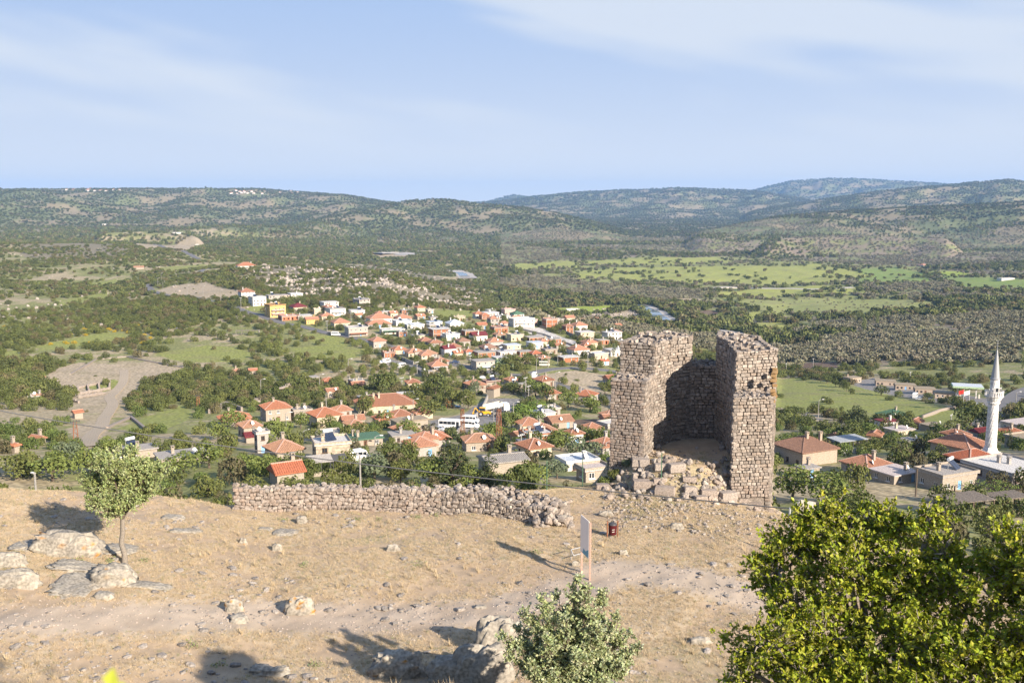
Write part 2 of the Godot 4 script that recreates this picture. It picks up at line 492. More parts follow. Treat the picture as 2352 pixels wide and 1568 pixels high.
var path_line := PackedVector2Array()
func path_near(x: float, z: float) -> float:
	if path_line.is_empty():
		return 0.0
	var p := Vector2(x, z)
	var best := 1e9
	for k in path_line.size() - 1:
		best = minf(best, p.distance_to(Geometry2D.get_closest_point_to_segment(p, path_line[k], path_line[k + 1])))
	return 1.0 - smoothstep(0.6, 3.0, best)

func tint_column(n: int) -> void:
	var out := PackedColorArray()
	out.resize(rad.size())
	for m in rad.size():
		var x := rad[m] * sin(azs[n])
		var z := -rad[m] * cos(azs[n])
		out[m] = soil(x, z, rad[m], azs[n])
	tint[n] = out

func sheet(called: String, m0: int, m1: int, material: Material, columns: Array, bearings: PackedFloat32Array, tints: Array) -> void:
	var na := bearings.size()
	var nr := m1 - m0 + 1
	var v := PackedVector3Array()
	var nn := PackedVector3Array()
	var c := PackedColorArray()
	var ix := PackedInt32Array()
	v.resize(na * nr); nn.resize(na * nr); c.resize(na * nr)
	for n in na:
		var s := sin(bearings[n])
		var z := -cos(bearings[n])
		for m in nr:
			v[n * nr + m] = Vector3(rad[m0 + m] * s, columns[n][m0 + m], rad[m0 + m] * z)
			c[n * nr + m] = tints[n][m0 + m]
	for n in na:
		for m in nr:
			var k := n * nr + m
			var dr := v[k + 1 if m < nr - 1 else k] - v[k - 1 if m > 0 else k]
			var da := v[k + nr if n < na - 1 else k] - v[k - nr if n > 0 else k]
			nn[k] = da.cross(dr).normalized()
			if nn[k].y < 0: nn[k] = -nn[k]
	ix.resize((na - 1) * (nr - 1) * 6)
	var q := 0
	for n in na - 1:
		for m in nr - 1:
			var k := n * nr + m
			ix[q] = k; ix[q + 1] = k + 1; ix[q + 2] = k + nr + 1; ix[q + 3] = k; ix[q + 4] = k + nr + 1; ix[q + 5] = k + nr
			q += 6
	var arr := []
	arr.resize(Mesh.ARRAY_MAX)
	arr[Mesh.ARRAY_VERTEX] = v; arr[Mesh.ARRAY_NORMAL] = nn; arr[Mesh.ARRAY_COLOR] = c; arr[Mesh.ARRAY_INDEX] = ix
	var am := ArrayMesh.new()
	am.add_surface_from_arrays(Mesh.PRIMITIVE_TRIANGLES, arr)
	inst(called, am, material, self).set_meta("kind", "structure")

func build_terrain() -> void:
	for k in [[-40, 1432], [250, 1420], [600, 1412], [900, 1420], [1150, 1400], [1330, 1345], [1420, 1310], [1600, 1330], [1800, 1390]]:
		var g := gp(k[0], k[1])
		path_line.append(Vector2(g.x, g.z))
	var job := WorkerThreadPool.add_group_task(tint_column, AZ_N + 1)
	WorkerThreadPool.wait_for_group_task_completion(job)
	var near := mat("dry_ground", 1, 1, 1, 0.95, "straw", 0.9, "grit", 0.7)
	near.vertex_color_use_as_albedo = true
	var far := mat("land", 1, 1, 1, 0.95, "mottle", 0.06)
	far.vertex_color_use_as_albedo = true
	var cut := lookup(rad, 74.0)
	sheet("ground", 0, cut, near, level, azs, tint)
	sheet("hills", cut, rad.size() - 1, far, level, azs, tint)
	# the hillside goes on at either hand and behind the eye
	for side in [[AZ_MAX, PI], [-PI, -AZ_MAX]]:
		var b := PackedFloat32Array()
		var cols := []
		var cc := []
		for k in 25:
			var az := lerpf(side[0], side[1], k / 24.0)
			b.append(az)
			var back := smoothstep(AZ_MAX, 2.2, absf(az))
			var col := column_of(clampf(az, -AZ_MAX, AZ_MAX))
			var tc := PackedColorArray()
			for m in rad.size():
				col[m] = lerpf(col[m], EYE.y - 1.7 + minf(rad[m], 60.0) * 0.12 - maxf(rad[m] - 60, 0) * 0.04, back)
				tc.append(Color(0.33, 0.27, 0.16))
			cols.append(col); cc.append(tc)
		sheet("hillside", 0, rad.size() - 1, far, cols, b, cc)

# a strip laid along a line of picture points, a little above the ground
func strip(called: String, pts: Array, width: float, lift: float, material: Material, from := 75.0, group_label := "") -> PackedVector3Array:
	var line := PackedVector3Array()
	for k in range(0, pts.size(), 2):
		line.append(gp(pts[k], pts[k + 1], from))
	var curve := Curve3D.new()
	for k in line.size():
		var t := (line[mini(k + 1, line.size() - 1)] - line[maxi(k - 1, 0)]) / 6.0
		curve.add_point(line[k], -t, t)
	var n := maxi(8, int(curve.get_baked_length() / maxf(2.0, width * 0.7)))
	var b := MB.new()
	var out := PackedVector3Array()
	for k in n + 1:
		var p := curve.sample_baked(curve.get_baked_length() * k / n)
		var q := curve.sample_baked(minf(curve.get_baked_length(), curve.get_baked_length() * k / n + 0.5)) - curve.sample_baked(maxf(0.0, curve.get_baked_length() * k / n - 0.5))
		var s := Vector3(q.z, 0, -q.x).normalized() * width * 0.5
		var top := -1e9
		for e in [-1.0, -0.5, 0.0, 0.5, 1.0]:
			top = maxf(top, ground_y(p.x + s.x * e, p.z + s.z * e))
		out.append(Vector3(p.x, top + lift, p.z))
		b.pt(Vector3(p.x - s.x, top + lift, p.z - s.z))
		b.pt(Vector3(p.x + s.x, top + lift, p.z + s.z))
		b.pt(Vector3(p.x - s.x * 1.05, top - 1.0, p.z - s.z * 1.05))
		b.pt(Vector3(p.x + s.x * 1.05, top - 1.0, p.z + s.z * 1.05))
		if k > 0:
			var m := k * 4
			for f in [[m - 4, m - 3, m + 1, m], [m - 2, m - 4, m, m + 2], [m - 3, m - 1, m + 3, m + 1]]:
				b.tri(f[0], f[1], f[2]); b.tri(f[0], f[2], f[3])
		occupy(p.x, p.z, width * 0.5 + 1.0)
	structure(b, called, material)
	return out

func occupy(x: float, z: float, r: float) -> void:
	var n := int(ceil(r / 3.0))
	for i in range(-n, n + 1):
		for j in range(-n, n + 1):
			if Vector2(i, j).length() * 3.0 <= r + 1.0:
				occupied[Vector2i(int(floor(x / 3.0)) + i, int(floor(z / 3.0)) + j)] = true

func is_free(x: float, z: float) -> bool:
	return not occupied.has(Vector2i(int(floor(x / 3.0)), int(floor(z / 3.0))))

func build_roads() -> void:
	mat("asphalt", 0.22, 0.21, 0.205, 0.9, "mottle", 0.3)
	mat("track", 0.52, 0.425, 0.31, 0.95, "mottle", 0.3)
	mat("gravel_bank", 0.52, 0.48, 0.43, 0.95, "mottle", 0.2)
	strip("road", [1440, 857, 1395, 851, 1321, 845, 1260, 849, 1222, 857, 1190, 862, 1145, 858, 1079, 845, 1031, 833, 985, 820, 935, 806, 880, 792, 824, 778, 790, 771, 750, 765, 714, 755, 680, 747, 636, 738, 590, 722, 547, 709, 483, 692, 433, 681, 375, 676, 348, 668, 341, 658, 353, 651, 400, 641, 457, 626, 534, 609], 6.0, 0.10, mats.asphalt)
	strip("road", [1222, 862, 1245, 874, 1277, 885, 1343, 900, 1394, 915, 1440, 926], 6.0, 0.10, mats.asphalt)
	strip("road", [1783, 939, 1839, 951, 1892, 969, 1915, 985], 4.5, 0.10, mats.track)
	strip("road", [2420, 880, 2352, 904, 2325, 925, 2293, 951, 2262, 985, 2245, 1010], 9.0, 0.10, mats.asphalt)
	strip("track", [284, 850, 284, 866, 279, 882, 266, 898, 251, 913, 258, 928, 250, 945, 238, 962, 233, 977, 212, 998, 204, 1012, 218, 1026], 3.6, 0.08, mats.track)
	strip("track", [454, 595, 430, 583, 404, 574, 365, 563, 327, 555], 8.0, 0.3, mats.asphalt, 1000)
	strip("track", [1590, 664, 1680, 660, 1790, 663, 1900, 664, 1960, 660], 14.0, 0.4, mats.gravel_bank, 700)
	strip("track", [545, 577, 570, 570, 590, 564], 6.0, 0.4, mats.track, 700)
	var water := mat("river_water", 0.10, 0.15, 0.19, 0.08)
	water.metallic_specular = 0.6
	strip("riverbank", [1470, 702, 1500, 715, 1530, 738, 1570, 752, 1650, 765, 1740, 778], 26.0, 0.3, mats.gravel_bank, 600)
	strip("river", [1465, 701, 1498, 716, 1522, 735, 1550, 748, 1600, 757, 1665, 766, 1740, 778], 15.0, 0.5, water, 600)
	strip("riverbank", [1040, 622, 1060, 628, 1075, 640], 30.0, 0.4, mats.gravel_bank, 1200)
	strip("river", [1042, 624, 1056, 628, 1068, 636], 15.0, 0.7, water, 1200)
	strip("riverbank", [850, 583, 900, 581, 950, 585], 60.0, 0.4, mats.gravel_bank, 1200)

# ---------------------------------------------------------------- stones, boulders, the tower and the dry-stone wall
var stone_meshes := []
var field_meshes := []
var rock_meshes := []

func cube_sphere(n: int, square: float, rough: float, seed_: int) -> MB:
	# a cube grid pulled towards a ball; square 1 keeps the cube
	var r := RandomNumberGenerator.new()
	r.seed = seed_
	var f := FastNoiseLite.new()
	f.seed = seed_
	f.frequency = 1.1
	var b := MB.new()
	var known := {}
	var face := func(o: Vector3, x: Vector3, y: Vector3) -> void:
		var ids := []
		for j in n + 1:
			for k in n + 1:
				var p := o + x * (2.0 * k / n) + y * (2.0 * j / n)
				var key := Vector3i((p * 1000.0).round())
				if not known.has(key):
					var q := p.normalized().lerp(p * 0.62, square) * 0.5
					q = q * 1.32 if square > 0.4 else q
					known[key] = b.pt(q * (1.0 + rough * f.get_noise_3dv(p * 1.3) + rough * 0.5 * f.get_noise_3dv(p * 3.1)))
				ids.append(known[key])
		for j in n:
			for k in n:
				var a: int = j * (n + 1) + k
				b.tri(ids[a], ids[a + n + 1], ids[a + n + 2])
				b.tri(ids[a], ids[a + n + 2], ids[a + 1])
	face.call(Vector3(-1, -1, 1), Vector3(1, 0, 0), Vector3(0, 1, 0))
	face.call(Vector3(1, -1, -1), Vector3(-1, 0, 0), Vector3(0, 1, 0))
	face.call(Vector3(1, -1, 1), Vector3(0, 0, -1), Vector3(0, 1, 0))
	face.call(Vector3(-1, -1, -1), Vector3(0, 0, 1), Vector3(0, 1, 0))
	face.call(Vector3(-1, 1, 1), Vector3(1, 0, 0), Vector3(0, 0, -1))
	face.call(Vector3(-1, -1, -1), Vector3(1, 0, 0), Vector3(0, 0, 1))
	return b

func prepare_stones() -> void:
	for k in 10:
		stone_meshes.append(cube_sphere(2, 0.84, 0.13, 100 + k).mesh())
	for k in 10:
		field_meshes.append(cube_sphere(2, 0.45, 0.34, 150 + k).mesh())
	for k in 8:
		rock_meshes.append(cube_sphere(3, 0.25, 0.42, 200 + k).mesh())
	var tones := [[0.295, 0.25, 0.22], [0.335, 0.285, 0.25], [0.265, 0.23, 0.205], [0.31, 0.25, 0.21], [0.355, 0.31, 0.275], [0.28, 0.235, 0.205]]
	for k in tones.size():
		mat("stone%d" % k, tones[k][0] * 1.2, tones[k][1] * 1.17, tones[k][2] * 1.12, 0.95, "mottle", 0.9)
	mat("mortar", 0.27, 0.23, 0.195, 0.95, "mottle", 0.7)
	mat("lichen", 0.42, 0.27, 0.13, 0.95, "mottle", 1.6)
	mat("rubble", 0.37, 0.315, 0.27, 0.95, "mottle", 0.8)
	var t := mat("stone_mix", 1, 1, 1, 0.95, "mottle", 0.9)
	t.vertex_color_use_as_albedo = true
	t = mat("outcrop", 1, 1, 1, 0.95, "mottle", 0.55, "grit", 0.8)
	t.vertex_color_use_as_albedo = true

func stone_tint(r: RandomNumberGenerator) -> Color:
	var q: Color = [Color(0.33, 0.28, 0.245), Color(0.375, 0.32, 0.28), Color(0.295, 0.255, 0.23), Color(0.35, 0.285, 0.24), Color(0.40, 0.35, 0.31), Color(0.315, 0.265, 0.23)][r.randi() % 6]
	return Color(q.r, q.g, q.b * 0.96) * r.randf_range(0.8, 1.32)

# stones: list of [transform, seed]; the first `own` become parts of their own, the rest one part
func lay_stones(list: Array, own: int, called: String, parent: Node3D, shapes: Array) -> void:
	var where := []
	var tints := []
	var r := RandomNumberGenerator.new()
	r.seed = 77
	for k in list.size():
		if k < own:
			var o := inst(called, shapes[r.randi() % 10], mats["stone%d" % (r.randi() % 6)], parent)
			o.transform = list[k]
		else:
			where.append(list[k])
			tints.append(stone_tint(r))
	if where.size() > 0:
		for half in 5:
			var w := []
			var c := []
			for k in range(half, where.size(), 5):
				w.append(where[k]); c.append(tints[k])
			stuff(called + "_courses", shapes[half * 2], mats.stone_mix, w, c, "", "", parent)

# a wall face laid in rough courses: foot line p0 -> p1 (seen from outside, left to right), levels y0..y1
func courses(p0: Vector2, p1: Vector2, y0: float, y1: float, r: RandomNumberGenerator, hs := Vector2(0.13, 0.26), ws := Vector2(0.17, 0.5)) -> Array:
	var out := []
	var L := p0.distance_to(p1)
	var ex := Vector3(p1.x - p0.x, 0, p1.y - p0.y) / L
	var n := ex.cross(Vector3.UP).normalized()
	var y := y0
	while y < y1 - 0.08:
		var h := minf(r.randf_range(hs.x, hs.y), y1 - y)
		var x := r.randf_range(-0.12, 0.0)
		while x < L - 0.05:
			var w := r.randf_range(ws.x, ws.y) * (0.8 + h)
			w = minf(w, L - x + 0.04)
			if w > 0.09:
				var hh := h * r.randf_range(0.86, 1.08)
				var c := Vector3(p0.x, y + h * 0.5 + r.randf_range(-0.015, 0.015), p0.y) + ex * (x + w * 0.5) + n * r.randf_range(-0.13, -0.03)
				var b := Basis(ex, Vector3.UP, n).rotated(n, r.randf_range(-0.09, 0.09)).rotated(Vector3.UP, r.randf_range(-0.06, 0.06))
				out.append(Transform3D(b.scaled_local(Vector3(w * 1.0, hh * 1.0, 0.36)), c))
			x += w
		y += h
	return out

func build_tower() -> void:
	var E := EYE.y
	var I := [Vector2(8.5, -62.8), Vector2(9.5, -65.2), Vector2(11.0, -67.3), Vector2(12.45, -68.3), Vector2(14.25, -68.2), Vector2(14.55, -66.0), Vector2(14.25, -62.2), Vector2(13.7, -60.2)]
	var O := [Vector2(6.5, -63.6), Vector2(7.35, -66.1), Vector2(8.8, -69.4), Vector2(11.3, -71.2), Vector2(14.9, -71.0), Vector2(17.1, -68.0), Vector2(17.0, -63.2), Vector2(16.15, -60.5)]
	var top := [-11.45, -9.35, -9.25, -11.35, -9.25, -9.4, -12.0]
	var root := thing("ruined_tower", Vector3(11.6, E - 17.6, -65.5), 0.0, "roofless ruined stone tower, open in front, with two tall broken piers", "tower")
	var off := -root.position
	var r := RandomNumberGenerator.new()
	r.seed = 5
	var front := []
	var rest := []
	var foot := E - 19.6
	for k in 7:
		var b := MB.new()
		var y := E + float(top[k])
		var c := []
		for q in [I[k], I[k + 1], O[k + 1], O[k]]:
			c.append(q)
		var m: Vector2 = (c[0] + c[1] + c[2] + c[3]) * 0.25
		var ring := []
		for lv in [foot, y - 0.1]:
			for q in c:
				var s: Vector2 = m + (q - m) * 1.0 - (q - m).normalized() * 0.16
				ring.append(Vector3(s.x, lv, s.y) + off)
		b.hexa(ring)
		put(b, "wall_core", mats.mortar, root)
		# inner face, outer face
		rest.append_array(courses(I[k], I[k + 1], E - 17.0, y, r, Vector2(0.13, 0.29), Vector2(0.18, 0.54)))
		if k != 2 and k != 3:
			rest.append_array(courses(O[k + 1], O[k], E - 19.2, y, r))
		# loose stones on the broken top
		for j in 46:
			var s := r.randf()
			var t := r.randf()
			var q: Vector2 = I[k].lerp(I[k + 1], s).lerp(O[k].lerp(O[k + 1], s), t)
			var d := r.randf_range(0.16, 0.42)
			var bs := Basis.from_euler(Vector3(r.randf_range(-0.4, 0.4), r.randf() * TAU, r.randf_range(-0.4, 0.4))).scaled_local(Vector3(d, d * 0.62, d * 0.85))
			rest.append(Transform3D(bs, Vector3(q.x, y - 0.1 + r.randf() * 0.12, q.y)))
	# end faces towards the viewer and at the steps
	front.append_array(courses(O[0], I[0], E - 18.2, E + top[0], r, Vector2(0.13, 0.25), Vector2(0.17, 0.46)))
	front.append_array(courses(I[7], O[7], E - 18.4, E + top[6], r, Vector2(0.13, 0.25), Vector2(0.17, 0.46)))
	front.append_array(courses(I[6], O[6], E + top[6] - 0.1, E + top[5], r, Vector2(0.13, 0.25), Vector2(0.17, 0.46)))
	front.append_array(courses(O[1], I[1], E + top[0] - 0.1, E + top[1], r, Vector2(0.13, 0.26), Vector2(0.17, 0.46)))
	rest.append_array(courses(I[3], O[3], E + top[3] - 0.1, E + top[2], r))
	rest.append_array(courses(O[4], I[4], E + top[3] - 0.1, E + top[4], r))
	for q in courses(O[7], O[6], E - 12.6, E - 10.6, r):
		if r.randf() < 0.22:
			var m := inst("lichen_stone", stone_meshes[r.randi() % 10], mats.lichen, root)
			m.transform = q.translated(off).translated(Vector3(0.05, 0, 0.01))
	for k in front.size(): front[k].origin += off
	for k in rest.size(): rest[k].origin += off
	front.append_array(rest)
	lay_stones(front, 300, "stone", root, stone_meshes)
	# big foundation blocks in front, each a thing of its own: centre and size in the photograph's detail
	var blocks := [[420, 1070, 150, 70], [575, 1105, 110, 60], [700, 1110, 145, 80], [425, 1245, 150, 95], [380, 1180, 60, 60], [550, 1218, 80, 52], [610, 1290, 172, 72], [808, 1290, 105, 72], [955, 1312, 142, 72], [1100, 1335, 142, 92],
		[890, 1355, 112, 50], [1245, 1300, 52, 72], [1310, 1415, 112, 72], [1395, 1400, 70, 60], [1225, 1372, 76, 48], [120, 1265, 115, 60], [440, 1165, 50, 60], [1440, 1460, 50, 50], [800, 1205, 120, 44], [1095, 1165, 50, 40]]
	for q in blocks:
		var u: float = 1349.4 + q[0] * 0.29297
		var v: float = 746.5 + (q[1] + q[3] * 0.4) * 0.29297
		var p := gp(u, v, 30)
		var s := px(p) * 0.29297
		var b := Basis(Vector3.UP, r.randf_range(-0.3, 0.3)).rotated(Vector3.RIGHT, r.randf_range(-0.08, 0.08))
		var o := thing("stone_block", p, 0.0, "large squared stone block lying among rubble below the ruined tower", "stone block", "foundation blocks below the tower")
		var m := inst("block", stone_meshes[r.randi() % 10], mats["stone%d" % [0, 1, 4][r.randi() % 3]], o)
		m.transform = Transform3D(b.scaled_local(Vector3(q[2] * s * 1.05, q[3] * s * 1.0, q[2] * s * r.randf_range(0.5, 0.8))), Vector3(0, q[3] * s * 0.34, 0))
	var w := []
	var c := []
	for k in 1700:
		var u := r.randf_range(1385, 1800)
		var v := r.randf_range(1030, 1180) if r.randf() < 0.75 else r.randf_range(1140, 1230)
		var p := gp(u, v, 30)
		if p.z < -68 or (p.distance_to(Vector3(12.5, p.y, -64.5)) < 2.4 and r.randf() < 0.85): continue
		var d := r.randf_range(0.07, 0.24) if r.randf() < 0.78 or p.z > -58.0 else r.randf_range(0.26, 0.6)
		w.append(Transform3D(Basis.from_euler(Vector3(r.randf(), r.randf() * TAU, r.randf())).scaled_local(Vector3(d, d * 0.7, d * 0.9)), p + Vector3(0, d * 0.2, 0)))
		c.append(stone_tint(r))
	stuff("rubble", rock_meshes[0], mats.stone_mix, w, c, "loose grey rubble strewn over the slope below the tower", "rubble")

func build_dry_wall() -> void:
	var r := RandomNumberGenerator.new()
	r.seed = 9
	var line := []
	for k in [[537, 58.6, 0.9, 1.3], [600, 58.4, 0.95, 1.3], [700, 58.0, 1.1, 1.3], [850, 57.2, 1.3, 1.25], [1000, 56.2, 1.7, 1.25], [1100, 55.2, 2.1, 1.15], [1200, 53.8, 2.5, 1.0], [1262, 53.0, 2.6, 0.75]]:
		var w := at_range(k[0], 1170, k[1])
		line.append([on_ground(w.x, w.z), k[2], k[3]])
	var root := thing("dry_stone_wall", line[3][0], 0.0, "low dry-stone wall of loose grey fieldstones along the plateau edge", "stone wall")
	var off := -root.position
	var front := []
	var rest := []
	var core := MB.new()
	for k in line.size() - 1:
		var a: Vector3 = line[k][0]
		var b: Vector3 = line[k + 1][0]
		var n := (b - a).cross(Vector3.UP).normalized()   # away from the viewer is -n
		if n.z < 0: n = -n
		var wa: float = line[k][1]
		var wb: float = line[k + 1][1]
		var ha: float = line[k][2]
		var hb: float = line[k + 1][2]
		core.hexa([a - n * wa + off + Vector3(0, -1.2, 0), b - n * wb + off + Vector3(0, -1.2, 0), b - n * 0.15 + off + Vector3(0, -1.0, 0), a - n * 0.15 + off + Vector3(0, -1.0, 0),
			a - n * wa + off + Vector3(0, ha - 0.18, 0), b - n * wb + off + Vector3(0, hb - 0.18, 0), b - n * 0.28 + off + Vector3(0, hb - 0.18, 0), a - n * 0.28 + off + Vector3(0, ha - 0.18, 0)])
		var y := -0.1
		var row := 0
		while y < maxf(ha, hb) - 0.05:
			var h := r.randf_range(0.15, 0.26)
			var x := r.randf_range(-0.1, 0.1)
			var L := a.distance_to(b)
			while x < L:
				var w := r.randf_range(0.16, 0.42)
				var t := (x + w * 0.5) / L
				if y < lerpf(ha, hb, t):
					var c := a.lerp(b, t) + Vector3(0, y + h * 0.5 + r.randf_range(-0.05, 0.05), 0) - n * (0.1 + y * 0.12 + r.randf() * 0.06)
					var bs := Basis((b - a).normalized(), Vector3.UP, n).orthonormalized().rotated(n, r.randf_range(-0.35, 0.35)).rotated(Vector3.UP, r.randf_range(-0.3, 0.3))
					front.append(Transform3D(bs.scaled_local(Vector3(w * 1.02, h * r.randf_range(0.9, 1.2), 0.34)), c + off))
				x += w * 0.97
			y += h * 0.93
			row += 1
		for j in int(a.distance_to(b) * (wa + wb) * 0.5 * 15):
			var t := r.randf()
			var s := r.randf()
			var wd := lerpf(wa, wb, t)
			var c := a.lerp(b, t) - n * (0.12 + s * wd) + Vector3(0, lerpf(ha, hb, t) - 0.12 + r.randf() * 0.18 - absf(s - 0.5) * 0.15, 0)
			var d := r.randf_range(0.12, 0.32)
			rest.append(Transform3D(Basis.from_euler(Vector3(r.randf_range(-0.6, 0.6), r.randf() * TAU, r.randf_range(-0.6, 0.6))).scaled_local(Vector3(d * 1.2, d * 0.8, d)), c + off))
	# the tumbled end
	var e: Vector3 = line[line.size() - 1][0]
	for j in 240:
		var c := e + Vector3(r.randf_range(-0.8, 1.2), 0, r.randf_range(-2.6, 0.4))
		c.y = ground_y(c.x, c.z) + r.randf_range(0.0, 0.75) * clampf(1.1 - absf(c.x - e.x) * 0.8, 0, 1)
		var d := r.randf_range(0.14, 0.38)
		rest.append(Transform3D(Basis.from_euler(Vector3(r.randf_range(-0.6, 0.6), r.randf() * TAU, r.randf_range(-0.6, 0.6))).scaled_local(Vector3(d * 1.2, d * 0.8, d)), c + off))
	put(core, "wall_core", mats.mortar, root)
	front.append_array(rest)
	lay_stones(front, 300, "fieldstone", root, field_meshes)

# a boulder: extent in the picture, height in metres, how square
func boulder(u0: float, u1: float, vt: float, vb: float, h: float, seed_: int, label: String, lichen := 0.0) -> void:
	var p := gp((u0 + u1) * 0.5, vb)
	var s := px(p)
	var w := (u1 - u0) * s * 1.06
	var d := maxf(w * 0.45, ((vb - vt) * s - h * 0.92) / 0.36)
	var n := 10 if w > 1.2 else 6
	var b := cube_sphere(n, 0.35, 0.34, seed_)
	var f := FastNoiseLite.new()
	f.seed = seed_
	f.frequency = 0.9
	var crag := FastNoiseLite.new()
	crag.seed = seed_ + 5
	crag.noise_type = FastNoiseLite.TYPE_CELLULAR
	crag.frequency = 0.55
	var o := thing("boulder", on_ground(p.x, p.z - d * 0.42), 0.0, label, "boulder")
	for k in b.v.size():
		var q := b.v[k] * Vector3(w * 1.08, h * 2.1, d * 1.1)
		q.y = q.y * (0.9 if q.y > 0 else 0.5) * (1.0 - 0.25 * smoothstep(0.3, 0.5, absf(b.v[k].x)))
		if q.y > h * 0.8: q.y = h * 0.8 + (q.y - h * 0.8) * 0.35
		q += q.normalized() * crag.get_noise_3dv(q * 1.6 + Vector3.ONE * seed_) * 0.10 * minf(1.0, w)
		q.y += ground_y(o.position.x + q.x, o.position.z + q.z) - o.position.y
		b.v[k] = q
		var col := Color(0.35, 0.315, 0.265).lerp(Color(0.455, 0.41, 0.335), clampf(0.5 + f.get_noise_3dv(q * 0.8), 0, 1)) * (1.0 + f.get_noise_3dv(q * 5.0) * 0.22)
		if lichen > 0.0:
			col = col.lerp(Color(0.52, 0.24, 0.03), smoothstep(0.42 - lichen, 0.5 - lichen, f.get_noise_3dv(q * 3.4 + Vector3(9, 2, 5))))
		b.c.append(col)
	put(b, "rock", mats.outcrop, o, true)

func build_boulders() -> void:
	boulder(58, 228, 1205, 1280, 1.35, 31, "big pale weathered outcrop beside the small tree with orange lichen low down", 0.05)
	boulder(190, 300, 1270, 1348, 1.0, 32, "cracked pale rock slab at the foot of the small tree", 0.02)
	boulder(95, 215, 1270, 1315, 0.3, 65, "broad low bedrock sheet between the outcrop and the cracked slab")
	boulder(215, 300, 1225, 1275, 0.3, 66, "low pale bedrock shoulder behind the small tree")
	boulder(-40, 54, 1266, 1305, 0.75, 33, "long flat rock step above a lower rock ledge")
	boulder(-50, 80, 1298, 1352, 0.85, 34, "lower broad rock ledge with grassy foot")
	boulder(90, 200, 1300, 1370, 0.18, 35, "low bedrock hump worn level with the path")
	boulder(204, 258, 1346, 1378, 0.3, 36, "rounded low rock beside the gravel path")
	boulder(270, 390, 1325, 1352, 0.16, 37, "wide flush rock sheet in the earth behind the path")
	boulder(0, 70, 1215, 1265, 0.22, 38, "sloping flat rock sheet behind the big outcrop")
	boulder(512, 560, 1362, 1408, 0.75, 39, "upright pointed rock with a spot of orange lichen", 0.05)
	boulder(520, 566, 1398, 1432, 0.35, 40, "brown rock lying below the upright pointed rock")
	boulder(644, 722, 1360, 1414, 0.95, 41, "wedge-shaped boulder with orange and white lichen beside the path", 0.10)
	boulder(676, 705, 1173, 1203, 0.6, 42, "small square grey rock near the dry-stone wall")
	boulder(618, 682, 1205, 1232, 0.2, 43, "flat grey rock sheet in dry grass below the wall")
	boulder(585, 625, 1200, 1218, 0.15, 44, "thin flat grey slab in dry grass below the wall")
	boulder(620, 648, 1240, 1266, 0.5, 45, "small rock with a bright orange lichen band", 0.16)
	boulder(545, 568, 1229, 1250, 0.42, 46, "small low rock spotted orange in dry grass", 0.14)
	boulder(884, 920, 1242, 1268, 0.5, 47, "small bleached rock alone in dry grass")
	boulder(842, 980, 1490, 1560, 1.15, 48, "long pale boulder casting a shadow beside the bush", 0.03)
	boulder(566, 664, 1522, 1556, 0.4, 49, "low flat rock partly under the tree shadow")
	boulder(975, 1110, 1510, 1575, 1.2, 50, "broad grey boulder beside the dark rounded boulder")
	boulder(1086, 1210, 1436, 1512, 1.9, 51, "tall dark rounded boulder behind the grey bush")
	boulder(1030, 1182, 1498, 1575, 1.8, 52, "big grey boulder dappled with leaf shade")
	boulder(1276, 1316, 1175, 1203, 0.6, 53, "square pale block at the tumbled end of the wall")
	boulder(1372, 1412, 1168, 1187, 0.45, 54, "low rock on the bare slope between wall and bin")
	boulder(1536, 1574, 1194, 1217, 0.5, 55, "pale triangular rock on the slope below the tower")
	boulder(1086, 1120, 1381, 1399, 0.18, 56, "flat square stone set level in the path")
	boulder(362, 418, 1168, 1195, 0.25, 57, "flat tilted slab in straw beyond the small tree")
	boulder(380, 460, 1205, 1225, 0.18, 58, "row of flush bedrock in straw beyond the small tree")
	boulder(1312, 1330, 1285, 1300, 0.3, 59, "small pale stone behind the sign posts")
	boulder(1420, 1445, 1262, 1276, 0.35, 60, "stump-like brown stone with a long shadow")
	boulder(1580, 1640, 1462, 1482, 0.35, 61, "rock half in shade under the oak crown")
	var r := RandomNumberGenerator.new()
	r.seed = 15
	var w := [[], [], []]
	var c := [[], [], []]
	for k in 4500:
		var u := r.randf_range(-60, 2000)
		var v := r.randf_range(1130, 1575)
		var p := gp(u, v)
		if p.z > -30 or p.length() > 72: continue
		var near_path := path_near(p.x, p.z)
		if n_small.get_noise_2d(p.x * 1.7 + 40, p.z * 1.7) + near_path * 0.2 < r.randf_range(-0.25, 0.3): continue
		var d := r.randf_range(0.05, 0.15) if r.randf() < 0.88 else r.randf_range(0.15, 0.38)
		var j := r.randi() % 3
		w[j].append(Transform3D(Basis.from_euler(Vector3(r.randf_range(-0.3, 0.3), r.randf() * TAU, r.randf_range(-0.3, 0.3))).scaled_local(Vector3(d * 1.3, d * 0.6, d)), p + Vector3(0, d * 0.08, 0)))
		c[j].append(Color(0.35, 0.31, 0.27) * r.randf_range(0.7, 1.25))
	for k in 30000:
		var az := r.randf_range(-0.54, 0.54)
		var rr := sqrt(r.randf_range(29.0 * 29.0, 66.0 * 66.0))
		var x := rr * sin(az)
		var z := -rr * cos(az)
		if path_near(x, z) * 0.9 + n_fine.get_noise_2d(x, z) * 0.5 + n_small.get_noise_2d(x, z) * -0.6 < r.randf_range(0.0, 0.8): continue
		var d := r.randf_range(0.025, 0.08)
		w[k % 3].append(Transform3D(Basis.from_euler(Vector3(r.randf(), r.randf() * TAU, r.randf())).scaled_local(Vector3(d * 1.3, d * 0.8, d)), on_ground(x, z)))
		c[k % 3].append(Color(0.48, 0.40, 0.335) * r.randf_range(0.7, 1.2))
	for j in 3:
		stuff("gravel", rock_meshes[1 + j], mats.stone_mix, w[j], c[j], "scattered small stones and gravel over the dry plateau", "gravel")

# ---------------------------------------------------------------- plants
var crowns := {}

